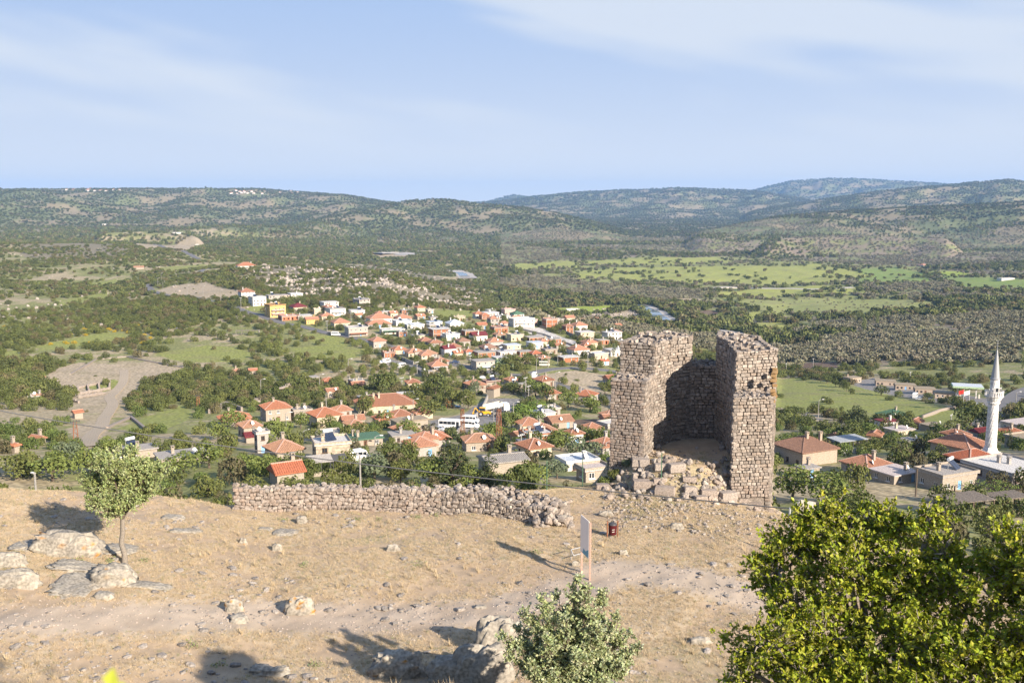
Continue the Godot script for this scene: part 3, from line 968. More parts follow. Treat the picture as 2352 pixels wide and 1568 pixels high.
# a crown of many small leaf faces spread through lobes; about one unit in radius, foot at y = 0
func crown_mesh(seed_: int, lobes: int, leaves: int, leaf: float, tall: float, low: float, shape := "round") -> ArrayMesh:
	var r := RandomNumberGenerator.new()
	r.seed = seed_
	var cs := []
	for k in lobes:
		var a := TAU * (k + r.randf() * 0.7) / lobes * (2.0 if k % 2 else 1.0) + r.randf()
		match shape:
			"round":
				var d := sqrt(r.randf()) * 0.62
				var y := low + (tall - low) * (0.22 + 0.56 * r.randf()) * (1.0 - d * 0.45)
				cs.append([Vector3(cos(a) * d, y, sin(a) * d), r.randf_range(0.26, 0.46)])
			"cone":
				var t := float(k) / lobes
				var w := (1.0 - t) * 0.75 + 0.1
				cs.append([Vector3(cos(a * 2.4) * w * 0.55, low + (tall - low) * t * 0.93, sin(a * 2.4) * w * 0.55), w * 0.5])
			"column":
				var t := float(k) / lobes
				var w := 0.55 * sin(PI * (0.12 + t * 0.86)) + 0.15
				cs.append([Vector3(cos(a * 2.4) * 0.25, low + (tall - low) * (t * 0.92 + 0.03), sin(a * 2.4) * 0.25), w])
	var b := MB.new()
	var total := 0.0
	for q in cs: total += q[1] * q[1]
	for q in cs:
		var n := int(leaves * q[1] * q[1] / total)
		var shade := r.randf_range(0.82, 1.15)
		for k in n:
			var d := Vector3(r.randfn(), r.randfn() * 0.9 + 0.25, r.randfn()).normalized()
			var p: Vector3 = q[0] + d * q[1] * r.randf_range(0.72, 1.04) * Vector3(1, 0.86, 1)
			var buried := false
			for o in cs:
				if o[0] != q[0] and p.distance_to(o[0]) < o[1] * 0.66:
					buried = true
					break
			if buried and r.randf() < 0.8: continue
			if p.y < 0.02: p.y = 0.02 + r.randf() * 0.1
			var nn := (d + Vector3(r.randfn(), r.randfn(), r.randfn()) * 0.45).normalized()
			var x := nn.cross(Vector3(r.randfn(), r.randfn(), r.randfn())).normalized()
			var y := nn.cross(x)
			var s := leaf * r.randf_range(0.65, 1.25)
			var m := b.v.size()
			b.v.append(p - x * s * 0.5); b.v.append(p + y * s * 0.36 + nn * s * 0.1); b.v.append(p + x * s * 0.5); b.v.append(p - y * s * 0.36 + nn * s * 0.1)
			b.i.append(m); b.i.append(m + 1); b.i.append(m + 2); b.i.append(m); b.i.append(m + 2); b.i.append(m + 3)
			var e := shade * r.randf_range(0.8, 1.22)
			var col := Color(e * r.randf_range(0.92, 1.12), e, e * r.randf_range(0.85, 1.05))
			for z in 4: b.c.append(col)
	return b.mesh()

func trunk_mesh(seed_: int, h: float, w: float, forks: int) -> ArrayMesh:
	var r := RandomNumberGenerator.new()
	r.seed = seed_
	var b := MB.new()
	b.tube([Vector3(0, -0.15, 0), Vector3(0.02, h * 0.35, 0.01), Vector3(r.randfn() * 0.04, h * 0.62, r.randfn() * 0.04)], [w, w * 0.8, w * 0.62], 6)
	for k in forks:
		var a := TAU * k / forks + r.randf()
		b.tube([Vector3(0, h * 0.55, 0), Vector3(cos(a) * 0.2, h * 0.85, sin(a) * 0.2), Vector3(cos(a) * 0.5, h * r.randf_range(1.1, 1.5), sin(a) * 0.5)], [w * 0.55, w * 0.38, w * 0.15], 5)
	return b.mesh()

func prepare_plants() -> void:
	for k in 5:
		crowns["shrub%d" % k] = crown_mesh(300 + k, 15, 1100, 0.15, 1.15, 0.0)
		crowns["tree%d" % k] = crown_mesh(320 + k, 17, 1100, 0.15, 1.75, 0.35)
		crowns["far%d" % k] = crown_mesh(340 + k, 9, 150, 0.38, 1.2, 0.0)
		crowns["dot%d" % k] = crown_mesh(360 + k, 6, 46, 0.62, 1.2, 0.0)
	for k in 3:
		crowns["cone%d" % k] = crown_mesh(380 + k, 22, 1300, 0.13, 3.2, 0.1, "cone")
		crowns["column%d" % k] = crown_mesh(390 + k, 14, 900, 0.22, 5.4, 0.5, "column")
		crowns["trunk%d" % k] = trunk_mesh(400 + k, 0.9, 0.09, 4)
	leaf_mat("leaf_maquis", 1, 1, 1, 0.25, 0.65)
	mat("bark", 0.16, 0.125, 0.095, 0.95, "mottle", 1.4)
	mat("pale_bark", 0.30, 0.26, 0.215, 0.95, "mottle", 2.0)
	# leaf colours of single trees
	leaf_mat("leaf_a", 0.100, 0.120, 0.036, 0.25)
	leaf_mat("leaf_b", 0.128, 0.142, 0.043, 0.25)
	leaf_mat("leaf_c", 0.155, 0.188, 0.052, 0.3)
	leaf_mat("leaf_d", 0.115, 0.105, 0.058, 0.25)
	leaf_mat("leaf_e", 0.135, 0.165, 0.095, 0.25)
	leaf_mat("leaf_dark", 0.060, 0.075, 0.032, 0.15)
	leaf_mat("leaf_bright", 0.16, 0.225, 0.05, 0.35)

func tree(called: String, kind: String, p: Vector3, width: float, height: float, leaf: String, label: String, group: String, r: RandomNumberGenerator) -> Node3D:
	var o := thing(called, p, r.randf() * TAU, label, "tree" if kind != "shrub" else "shrub", group)
	var k := r.randi() % (3 if kind in ["cone", "column"] else 5)
	var m: Mesh = crowns["%s%d" % [kind, k]]
	var box := m.get_aabb()
	var c := inst("crown", m, mats[leaf], o)
	c.scale = Vector3(width * 0.5 / 0.92, height / (box.position.y + box.size.y), width * 0.5 / 0.92)
	var t := inst("trunk", crowns["trunk%d" % (r.randi() % 3)], mats.bark, o)
	t.scale = Vector3(width * 0.5 * 0.8, height * 0.5, width * 0.5 * 0.8)
	return o

func leaf_at(u: float, v: float, w_px: float, h_px: float) -> Array:
	var p := gp(u, v, 75)
	var s := px(p)
	return [p, w_px * s, h_px * s]

# trees that stand out in the photograph: kind, u, v of the foot, width and height in picture units, leaf
const TREES := [
	["cone", 1040, 1118, 140, 142, "leaf_dark"], ["cone", 1125, 1122, 84, 100, "leaf_dark"], ["cone", 1015, 1112, 70, 96, "leaf_dark"], ["tree", 1000, 1118, 90, 70, "leaf_c"], ["tree", 1085, 1120, 80, 60, "leaf_c"], ["tree", 1215, 1118, 90, 60, "leaf_c"], ["tree", 1160, 1125, 60, 45, "leaf_c"],
	["tree", 1280, 1100, 60, 50, "leaf_e"], ["tree", 860, 1100, 84, 66, "leaf_e"], ["tree", 920, 1108, 60, 50, "leaf_b"], ["tree", 620, 1100, 80, 60, "leaf_c"], ["tree", 560, 1100, 90, 60, "leaf_c"], ["tree", 480, 1075, 90, 66, "leaf_c"], ["tree", 420, 1090, 90, 60, "leaf_c"], ["tree", 330, 1100, 80, 50, "leaf_a"],
	["tree", 120, 1105, 110, 76, "leaf_c"], ["tree", 40, 1100, 90, 60, "leaf_b"], ["tree", 205, 1090, 80, 66, "leaf_c"], ["tree", 150, 1068, 72, 56, "leaf_e"], ["tree", 250, 1040, 60, 40, "leaf_c"], ["tree", 640, 1018, 70, 64, "leaf_c"], ["tree", 540, 985, 60, 50, "leaf_c"], ["tree", 500, 1010, 60, 50, "leaf_c"],
	["tree", 690, 985, 46, 40, "leaf_c"], ["tree", 755, 990, 46, 40, "leaf_b"], ["tree", 720, 1020, 50, 40, "leaf_b"], ["tree", 825, 1003, 44, 36, "leaf_b"], ["tree", 840, 950, 50, 44, "leaf_b"], ["tree", 885, 980, 46, 42, "leaf_c"], ["tree", 985, 960, 70, 46, "leaf_b"], ["tree", 950, 940, 60, 46, "leaf_b"], ["tree", 930, 960, 40, 30, "leaf_b"],
	["tree", 880, 905, 70, 60, "leaf_a"], ["tree", 1000, 915, 60, 62, "leaf_a"], ["tree", 1040, 935, 50, 50, "leaf_b"], ["tree", 1075, 940, 46, 46, "leaf_b"], ["tree", 1090, 912, 30, 40, "leaf_e"], ["column", 1016, 905, 14, 56, "leaf_e"], ["tree", 940, 1010, 60, 50, "leaf_c"], ["tree", 1130, 1015, 60, 50, "leaf_c"],
	["tree", 1175, 985, 50, 44, "leaf_c"], ["tree", 1205, 965, 60, 40, "leaf_bright"], ["tree", 1235, 950, 60, 34, "leaf_bright"], ["tree", 1230, 1035, 46, 50, "leaf_a"], ["tree", 1290, 1035, 70, 50, "leaf_c"], ["tree", 1340, 1060, 90, 60, "leaf_e"], ["tree", 1360, 1020, 60, 40, "leaf_c"], ["tree", 1305, 935, 50, 40, "leaf_c"], ["tree", 1250, 920, 46, 40, "leaf_a"],
	["tree", 1355, 945, 56, 40, "leaf_c"], ["tree", 1230, 910, 60, 40, "leaf_c"], ["tree", 1180, 905, 40, 30, "leaf_a"], ["tree", 1150, 870, 60, 40, "leaf_b"], ["tree", 1170, 845, 50, 34, "leaf_b"], ["tree", 1210, 840, 50, 30, "leaf_b"], ["tree", 1390, 905, 40, 30, "leaf_b"], ["tree", 1415, 900, 34, 46, "leaf_bright"],
	["tree", 1820, 1150, 110, 90, "leaf_c"], ["tree", 1900, 1160, 130, 80, "leaf_c"], ["tree", 1950, 1020, 80, 60, "leaf_a"], ["tree", 2060, 1050, 80, 50, "leaf_a"], ["tree", 1965, 985, 60, 56, "leaf_dark"], ["tree", 2080, 995, 50, 40, "leaf_a"],
	["tree", 2230, 985, 70, 60, "leaf_a"], ["tree", 2270, 1000, 60, 66, "leaf_dark"], ["tree", 2205, 1000, 70, 40, "leaf_b"], ["tree", 1850, 990, 60, 36, "leaf_a"], ["tree", 1830, 960, 50, 30, "leaf_a"], ["tree", 1900, 1000, 60, 36, "leaf_b"], ["tree", 2025, 908, 40, 26, "leaf_a"], ["tree", 1945, 898, 22, 24, "leaf_a"], ["tree", 1920, 888, 22, 18, "leaf_a"], ["tree", 2132, 918, 28, 18, "leaf_a"], ["tree", 2204, 938, 24, 24, "leaf_a"],
	["tree", 1900, 880, 26, 20, "leaf_a"], ["tree", 1875, 872, 24, 16, "leaf_a"], ["cone", 2320, 1030, 20, 56, "leaf_dark"], ["tree", 1400, 868, 20, 20, "leaf_c"],
	["column", 829, 760, 11, 34, "leaf_e"], ["column", 1410, 822, 12, 36, "leaf_e"], ["column", 1985, 765, 12, 44, "leaf_c"], ["column", 2015, 745, 10, 34, "leaf_c"], ["column", 1745, 795, 10, 40, "leaf_c"], ["column", 1870, 770, 9, 34, "leaf_c"], ["column", 2350, 850, 12, 50, "leaf_c"], ["column", 940, 775, 12, 34, "leaf_e"]]

const MARKS := [[215, 900, "near the excavated ruin"], [240, 960, "along the dirt track"], [90, 1000, "near the long low barn"], [320, 1060, "around the wide low houses"], [60, 1090, "below the plateau edge lamp post"], [350, 960, "beside the small green field"], [455, 925, "near the lattice pylon in the scrub"], [620, 915, "near the ancient block wall"],
	[550, 1000, "beside the old stone house with faded roof"], [640, 1060, "beside the broad stone house with patched roof"], [760, 1070, "beside the modern beige house"], [700, 960, "near the tall stone house"], [740, 990, "beside the cream house with shutters"], [880, 950, "beside the schoolhouse"], [830, 1030, "near the green flat roof"], [940, 990, "near the long earth-roofed stone house"],
	[1040, 980, "near the parked coach"], [1030, 930, "near the playground slide"], [1100, 1035, "beside the rusty pylon"], [1160, 1090, "beside the grey vault roof"], [980, 1100, "behind the dry-stone wall"], [1235, 960, "beside the white house with vine arbour"], [1300, 1030, "near the small white house with tall chimney"], [1330, 1085, "beside the pale terrace roof by the tower"], [1370, 930, "below the lower road"],
	[1180, 870, "at the road junction"], [1300, 860, "in the road bend"], [1050, 820, "along the side lane"], [740, 810, "around the meadow below the village"], [800, 870, "in the scrub below the meadow"], [450, 810, "around the open grass clearing"], [600, 770, "near the timber shelter"], [400, 680, "beside the curving road"], [200, 780, "in the scrub above the excavation"], [60, 900, "near the small grey hut"],
	[620, 720, "near the yellow apartment house"], [900, 720, "below the rocky slope"], [1400, 790, "at the village end behind the tower"], [1850, 1070, "beside the stone inn"], [1830, 1150, "right behind the tower foot"], [1960, 1040, "around the steel canopy"], [1990, 1100, "near the pinkish flat roof"], [2080, 990, "near the brick gabled house"], [2230, 1000, "beside the minaret"],
	[1880, 940, "along the grass field below the shops"], [2030, 900, "beside the shop row"], [2200, 930, "beside the filling station"], [1900, 820, "on the plain beyond the grass field"], [2250, 850, "beyond the filling station"]]
var marks_at := []
func near_what(p: Vector3) -> String:
	if marks_at.is_empty():
		for m in MARKS: marks_at.append(gp(m[0], m[1], 75))
	var best := 0
	for k in marks_at.size():
		if marks_at[k].distance_squared_to(p) < marks_at[best].distance_squared_to(p): best = k
	return MARKS[best][2]

func build_plants() -> void:
	var r := RandomNumberGenerator.new()
	r.seed = 44
	for q in [[1412, 1078, 40, 26, "leaf_b"], [1440, 1062, 30, 20, "leaf_e"], [1390, 1095, 36, 24, "leaf_c"]]:
		var a := at_range(q[0], q[1], 63.5)
		var s0 := px(a)
		tree("tower_bush", "shrub", on_ground(a.x, a.z, 0.1), q[2] * s0, q[3] * s0, q[4], "small green bush growing at the foot of the tower pier", "bushes at the tower foot", r)
	var names := {"leaf_a": "dark green", "leaf_b": "mid green", "leaf_c": "fresh green", "leaf_e": "grey-green", "leaf_dark": "blackish green", "leaf_bright": "bright green", "leaf_d": "brownish"}
	for q in TREES:
		var a := leaf_at(q[1], q[2], q[3], q[4])
		var called: String = {"cone": "cypress", "column": "poplar", "tree": "broadleaf_tree"}[q[0]]
		var label: String = {"cone": "tall %s conical cypress %s", "column": "slender %s poplar %s", "tree": "rounded %s broadleaf tree %s"}[q[0]] % [names[q[5]], near_what(a[0])]
		tree(called, q[0], on_ground(a[0].x, a[0].z, 0.1), a[1], a[2], q[5], label, "%s %s trees of the village" % [names[q[5]], called.replace("_", " ")], r)
		occupy(a[0].x, a[0].z, a[1] * 0.3)

	# scrub, groves and woods: candidates on a jittered lattice, kept by how wooded the place is
	var shrubs := []      # [size over distance, place, width, height, tint]
	var groups := {"far": [[], [], [], [], []], "dot": [[], [], [], [], []]}
	var tints := {"far": [[], [], [], [], []], "dot": [[], [], [], [], []]}
	var bands := [[76.0, 330.0, 4.4], [330.0, 900.0, 4.2], [900.0, 1900.0, 6.2], [1900.0, 3600.0, 10.5], [3600.0, 7600.0, 16.0], [7600.0, 12500.0, 31.0]]
	for band in bands:
		var rr: float = band[0]
		while rr < band[1]:
			var step: float = band[2] * (1.0 + 0.25 * (rr - band[0]) / (band[1] - band[0]))
			var az := -0.54 + r.randf() * step / rr
			while az < 0.54:
				var pr := rr + r.randf_range(-0.5, 0.5) * step
				var x := pr * sin(az)
				var z := -pr * cos(az)
				var u := 1176.0 + tan(az) * FOCAL
				az += step / rr * r.randf_range(0.7, 1.3)
				var kept := grows(x, z, pr, u, r)
				if kept.is_empty(): continue
				var p := on_ground(x, z, 0.15)
				if pr < 900 and kept[3] == 1:
					shrubs.append([kept[0] * kept[1] / (pr * pr), p, kept[0], kept[1], kept[2]])
				else:
					var lod := "far" if pr < 2600 else "dot"
					var j := r.randi() % 5
					var s: float = kept[0] * 0.5 / 0.85
					groups[lod][j].append(Transform3D(Basis(Vector3.UP, r.randf() * TAU).scaled_local(Vector3(s, kept[1] / 1.15, s * r.randf_range(0.8, 1.2))), p))
					tints[lod][j].append(kept[2])
			rr += step
	for f in fields:     # hedgerows along the field edges
		if not f[0] in ["meadow", "green", "orchard", "lush"]: continue
		var poly: PackedVector2Array = f[1]
		for k in poly.size():
			var a := poly[k]
			var b := poly[(k + 1) % poly.size()]
			for j in int(a.distance_to(b) / 13.0):
				if r.randf() < 0.45: continue
				var c := a.lerp(b, r.randf()) + Vector2(r.randfn(), r.randfn()) * 5.0
				var w := r.randf_range(4.0, 10.0)
				groups.far[j % 5].append(Transform3D(Basis(Vector3.UP, r.randf() * TAU).scaled_local(Vector3(w * 0.58, w * r.randf_range(0.5, 0.85), w * 0.58)), on_ground(c.x, c.y, 0.2)))
				tints.far[j % 5].append(MAQUIS[r.randi() % 5] * r.randf_range(0.8, 1.1))
	shrubs.sort_custom(func(a, b): return a[0] > b[0])
	var leaf_of := ["leaf_a", "leaf_b", "leaf_a", "leaf_d", "leaf_b"]
	for k in mini(300, shrubs.size()):
		var q: Array = shrubs[k]
		var lf: String = leaf_of[r.randi() % 5]
		tree("scrub_oak", "shrub", q[1], q[2], q[3], lf, "%s %s scrub oak %s" % ["broad spreading" if q[2] > 6.2 else "large" if q[2] > 5.2 else "small" if q[2] < 3.2 else "low" if q[3] / q[2] < 0.62 else "tall" if q[3] / q[2] > 0.8 else "rounded", names[lf], near_what(q[1])], "%s scrub oaks on the hillside" % names[lf], r)
	for j in 5:
		var w := []
		var c := []
		for k in range(300 + j, shrubs.size(), 5):
			var q: Array = shrubs[k]
			var s: float = q[2] * 0.5 / 0.92
			w.append(Transform3D(Basis(Vector3.UP, r.randf() * TAU).scaled_local(Vector3(s, q[3] / 1.2, s * r.randf_range(0.85, 1.15))), q[1]))
			c.append(q[4])
		stuff("scrub", crowns["shrub%d" % j], mats.leaf_maquis, w, c, "dense green scrub covering the slopes round the village", "scrub")
		stuff("woodland", crowns["far%d" % j], mats.leaf_maquis, groups.far[j], tints.far[j], "olive groves, hedges and scrub of the valley", "woodland")
		stuff("far_woodland", crowns["dot%d" % j], mats.leaf_maquis, groups.dot[j], tints.dot[j], "scattered woods on the distant plain and hills", "woodland")
	print("shrubs ", shrubs.size(), " far ", groups.far[0].size() * 5, " dot ", groups.dot[0].size() * 5)

const MAQUIS := [Color(0.102, 0.120, 0.037), Color(0.128, 0.140, 0.044), Color(0.088, 0.102, 0.035), Color(0.145, 0.128, 0.062), Color(0.136, 0.155, 0.048)]
const OLIVE := [Color(0.215, 0.205, 0.130), Color(0.190, 0.180, 0.118), Color(0.235, 0.225, 0.148), Color(0.200, 0.180, 0.125)]

# [] where nothing grows, else [width, height, tint, 1 for a near shrub]
func grows(x: float, z: float, r: float, u: float, g: RandomNumberGenerator) -> Array:
	var k := cover_at(x, z) if r < 3600 else ""
	if r < 2000 and not is_free(x, z): return []
	var tone: Color = MAQUIS[g.randi() % 5] * g.randf_range(0.85, 1.2)
	if u < 345 and r > 560 and r < 740 and n_mid.get_noise_2d(x * 1.3 + 20, z * 1.3) > 0.08 and g.randf() < 0.2:
		return [g.randf_range(2.0, 3.4), g.randf_range(1.2, 2.0), Color(0.46, 0.34, 0.035), 1]   # broom in flower
	if k in ["paved", "concrete", "dirt", "plough"]:
		return [g.randf_range(1.2, 2.4), g.randf_range(0.7, 1.4), tone, 1] if k == "dirt" and g.randf() < 0.035 else []
	if k in ["grass", "lush"]:
		return [g.randf_range(2.0, 5.0), g.randf_range(2.0, 4.0), tone, 1] if g.randf() < 0.022 else []
	if k == "orchard":
		return [2.5, 2.0, OLIVE[g.randi() % 4] * g.randf_range(0.8, 1.1), 0] if g.randf() < 0.10 else []
	if k == "pasture":
		return [g.randf_range(5, 10), g.randf_range(4, 7), (OLIVE[g.randi() % 4] if g.randf() < 0.5 else tone), 0] if g.randf() < (0.55 if n_mid.get_noise_2d(x * 0.7 + 80, z * 1.6) > 0.1 else 0.05) else []
	if k in ["meadow", "green"]:
		var grove := n_mid.get_noise_2d(x * 0.7 + 80, z * 0.7) > 0.22
		return [g.randf_range(5, 11), g.randf_range(4, 8), tone, 0] if g.randf() < (0.10 if grove else 0.012) else []
	var wood := wood_at(x, z, r)
	if r < 330:
		if wood < g.randf_range(0.12, 0.95) or (u > 1780 and g.randf() < 0.4): return []
		var w := g.randf_range(2.4, 5.0)
		var q := Color(0.105, 0.14, 0.04) if g.randf() < 0.5 else tone
		return [w, w * g.randf_range(0.65, 1.05), q * g.randf_range(0.9, 1.3), 1]
	if r < 900:
		var village := smoothstep(560, 640, u) * smoothstep(1460, 1400, u) * smoothstep(700, 600, r) * (1.0 if r > 400 or u > 1000 else 0.35)
		if village > 0.5:
			if g.randf() > 0.42: return []
			var w := g.randf_range(2.4, 5.0)
			return [w, w * g.randf_range(0.7, 1.1), tone * 1.15, 1]
		var rocky := k == "stony"
		if u < 1180 or r < 620:
			if wood < g.randf_range(-0.05, 0.72) or (rocky and g.randf() < 0.42): return []
			var w := g.randf_range(2.8, 6.0) * (1.35 if wood > 0.75 else 1.0) * (0.75 if rocky else 1.0)
			return [w, w * g.randf_range(0.55, 0.85), tone, 1]
	if r < 1900 and u < 1150:
		if wood < g.randf_range(0.05, 0.75) or (k == "stony" and g.randf() < 0.4): return []
		var w := g.randf_range(3.0, 6.5)
		return [w, w * g.randf_range(0.55, 0.85), tone, 0]
	if r < 3600:
		if wood < g.randf_range(-0.1, 0.8): return []
		var grey := n_big.get_noise_2d(x * 0.8 + 400, z * 0.8 - 300) > (-0.12 if u > 1150 else 0.4)
		var w := g.randf_range(4.0, 8.5)
		if grey:
			return [w, w * g.randf_range(0.55, 0.75), OLIVE[g.randi() % 4] * g.randf_range(0.8, 1.15), 0]
		w *= g.randf_range(1.0, 1.5)
		return [w, w * g.randf_range(0.65, 1.0), tone, 0]
	var t := n_big.get_noise_2d(x * 1.5 + 70, z * 1.5) + n_mid.get_noise_2d(x * 0.6, z * 0.6) * 0.8
	if t > g.randf_range(-0.15, 0.75): return []
	var w := g.randf_range(7, 15) * (1.8 if r > 7600 else 1.0)
	return [w, w * g.randf_range(0.45, 0.7), tone * 0.8, 0]

# ---------------------------------------------------------------- houses
func prepare_houses() -> void:
	var walls := {"white": [0.74, 0.71, 0.66], "cream": [0.62, 0.53, 0.39], "block": [0.44, 0.40, 0.36], "stone": [0.42, 0.36, 0.29], "brick": [0.43, 0.185, 0.10], "yellow": [0.66, 0.48, 0.19], "pink": [0.66, 0.45, 0.39],
		"green": [0.46, 0.60, 0.37], "concrete": [0.48, 0.44, 0.39], "timber": [0.055, 0.04, 0.032], "beige": [0.50, 0.42, 0.32], "sandstone": [0.46, 0.37, 0.29]}
	for k in walls:
		mat("wall_" + k, walls[k][0], walls[k][1], walls[k][2], 0.9, "stain", 0.22 if k in ["white", "cream", "yellow", "pink", "green", "beige"] else 0.7)
	var roofs := {"orange": [0.46, 0.20, 0.115], "red": [0.47, 0.165, 0.09], "brown": [0.34, 0.20, 0.14], "old": [0.44, 0.25, 0.16], "maroon": [0.20, 0.045, 0.05], "slab": [0.66, 0.63, 0.59], "orange_pale": [0.48, 0.245, 0.155], "orange_dull": [0.38, 0.185, 0.115], "grey": [0.42, 0.385, 0.345], "blue": [0.60, 0.65, 0.70],
		"green": [0.11, 0.205, 0.13], "earth": [0.38, 0.31, 0.22], "pinkslab": [0.58, 0.50, 0.46], "canvas": [0.085, 0.085, 0.085], "tin": [0.40, 0.42, 0.43], "reed": [0.35, 0.29, 0.23]}
	for k in roofs:
		mat("roof_" + k, roofs[k][0], roofs[k][1], roofs[k][2], 0.85, "stain" if k != "canvas" else "", 0.5)
	mat("ridge", 0.62, 0.40, 0.31, 0.9, "mottle", 1.0)
	mat("frame_white", 0.75, 0.73, 0.70, 0.6)
	mat("frame_brown", 0.12, 0.075, 0.05, 0.7)
	var g := mat("window_glass", 0.025, 0.03, 0.036, 0.06)
	g.metallic_specular = 0.5
	mat("door_wood", 0.14, 0.08, 0.05, 0.7)
	mat("door_blue", 0.20, 0.38, 0.62, 0.6)
	mat("dish", 0.72, 0.70, 0.66, 0.5)
	mat("tank", 0.78, 0.78, 0.76, 0.35)
	g = mat("panel_blue", 0.02, 0.028, 0.055, 0.12)
	g.metallic_specular = 0.6
	mat("steel", 0.36, 0.37, 0.38, 0.5)
	mat("dark_steel", 0.06, 0.06, 0.065, 0.5)

# one wall plane with rectangular openings that have depth
func facade(b: MB, o: Vector3, ex: Vector3, w: float, y0: float, y1: float, holes: Array, deep := 0.16) -> void:
	var n := ex.cross(Vector3.UP)
	var xs := [0.0, w]
	var ys := [y0, y1]
	for h in holes:
		xs.append(h.position.x); xs.append(h.end.x); ys.append(h.position.y); ys.append(h.end.y)
	xs.sort(); ys.sort()
	for i in xs.size() - 1:
		if xs[i + 1] - xs[i] < 0.001: continue
		for j in ys.size() - 1:
			if ys[j + 1] - ys[j] < 0.001: continue
			var c := Vector2((xs[i] + xs[i + 1]) * 0.5, (ys[j] + ys[j + 1]) * 0.5)
			var open := false
			for h in holes:
				if h.has_point(c): open = true
			if not open:
				b.quad(o + ex * xs[i] + Vector3.UP * ys[j], o + ex * xs[i] + Vector3.UP * ys[j + 1], o + ex * xs[i + 1] + Vector3.UP * ys[j + 1], o + ex * xs[i + 1] + Vector3.UP * ys[j])
	for h in holes:
		var p := [o + ex * h.position.x + Vector3.UP * h.position.y, o + ex * h.end.x + Vector3.UP * h.position.y, o + ex * h.end.x + Vector3.UP * h.end.y, o + ex * h.position.x + Vector3.UP * h.end.y]
		for k in 4:
			var a: Vector3 = p[k]
			var e: Vector3 = p[(k + 1) % 4]
			b.quad(a, e, e - n * deep, a - n * deep)

func window(parent: Node3D, o: Vector3, ex: Vector3, h: Rect2, frame: String, detailed: bool) -> void:
	var n := ex.cross(Vector3.UP)
	var basis_ := Basis(ex, Vector3.UP, n)
	var c := o + ex * h.get_center().x + Vector3.UP * h.get_center().y - n * 0.13
	var b := MB.new()
	var t := 0.09
	b.box(c + ex * (h.size.x - t) * 0.5, Vector3(t, h.size.y, 0.08), basis_)
	b.box(c - ex * (h.size.x - t) * 0.5, Vector3(t, h.size.y, 0.08), basis_)
	b.box(c + Vector3.UP * (h.size.y - t) * 0.5, Vector3(h.size.x - 2 * t, t, 0.08), basis_)
	b.box(c - Vector3.UP * (h.size.y - t) * 0.5, Vector3(h.size.x - 2 * t, t, 0.08), basis_)
	if detailed:
		b.box(c, Vector3(t * 0.8, h.size.y - 2 * t, 0.07), basis_)
		b.box(c - Vector3.UP * (h.size.y * 0.5 + 0.04) + n * 0.14, Vector3(h.size.x + 0.2, 0.08, 0.24), basis_)
	var f := put(b, "window", mats[frame], parent)
	b = MB.new()
	b.box(c - n * 0.01, Vector3(h.size.x - t, h.size.y - t, 0.03), basis_)
	put(b, "pane", mats.window_glass, f)

func chimney(parent: Node3D, p: Vector3, h: float, m: String) -> void:
	var b := MB.new()
	b.box(p + Vector3(0, h * 0.5, 0), Vector3(0.55, h, 0.55))
	b.box(p + Vector3(0, h + 0.04, 0), Vector3(0.75, 0.1, 0.75))
	for x in [-0.22, 0.22]:
		for z in [-0.22, 0.22]:
			b.box(p + Vector3(x, h + 0.22, z), Vector3(0.12, 0.28, 0.12))
	b.box(p + Vector3(0, h + 0.40, 0), Vector3(0.72, 0.08, 0.72))
	put(b, "chimney", mats[m], parent)

func solar(parent: Node3D, p: Vector3, turn := 0.3) -> void:
	var q := Basis(Vector3.UP, turn)
	var b := MB.new()
	for x in [-0.95, 0.95]:
		b.bar(p + q * Vector3(x, 0, -0.6), p + q * Vector3(x, 1.5, -0.6), 0.07)
		b.bar(p + q * Vector3(x, 0, 0.9), p + q * Vector3(x, 1.4, -0.6), 0.07)
	var f := put(b, "solar_heater", mats.steel, parent)
	for x in [-0.52, 0.52]:
		b = MB.new()
		b.box(p + q * Vector3(x, 0.72, 0.2), Vector3(0.98, 0.08, 1.9), q * Basis(Vector3.RIGHT, 0.70))
		put(b, "solar_panel", mats.panel_blue, f)
	b = MB.new()
	b.tube([p + q * Vector3(-0.95, 1.7, -0.6), p + q * Vector3(0.95, 1.7, -0.6)], [0.3, 0.3], 10)
	put(b, "tank", mats.tank, f)

func dish(parent: Node3D, p: Vector3, rad_: float) -> void:
	var b := MB.new()
	var ax := Vector3(0.5, 0.45, 0.75).normalized()
	var x := ax.cross(Vector3.UP).normalized()
	var y := x.cross(ax)
	var c := b.pt(p - ax * rad_ * 0.22)
	for k in 16:
		b.pt(p + (x * cos(TAU * k / 16) + y * sin(TAU * k / 16)) * rad_)
	for k in 16:
		b.tri(c, c + 1 + (k + 1) % 16, c + 1 + k)
	b.bar(p - ax * rad_ * 0.2, p - ax * 0.3 + Vector3(0, -0.8, 0), 0.06)
	put(b, "satellite_dish", mats.dish, parent)

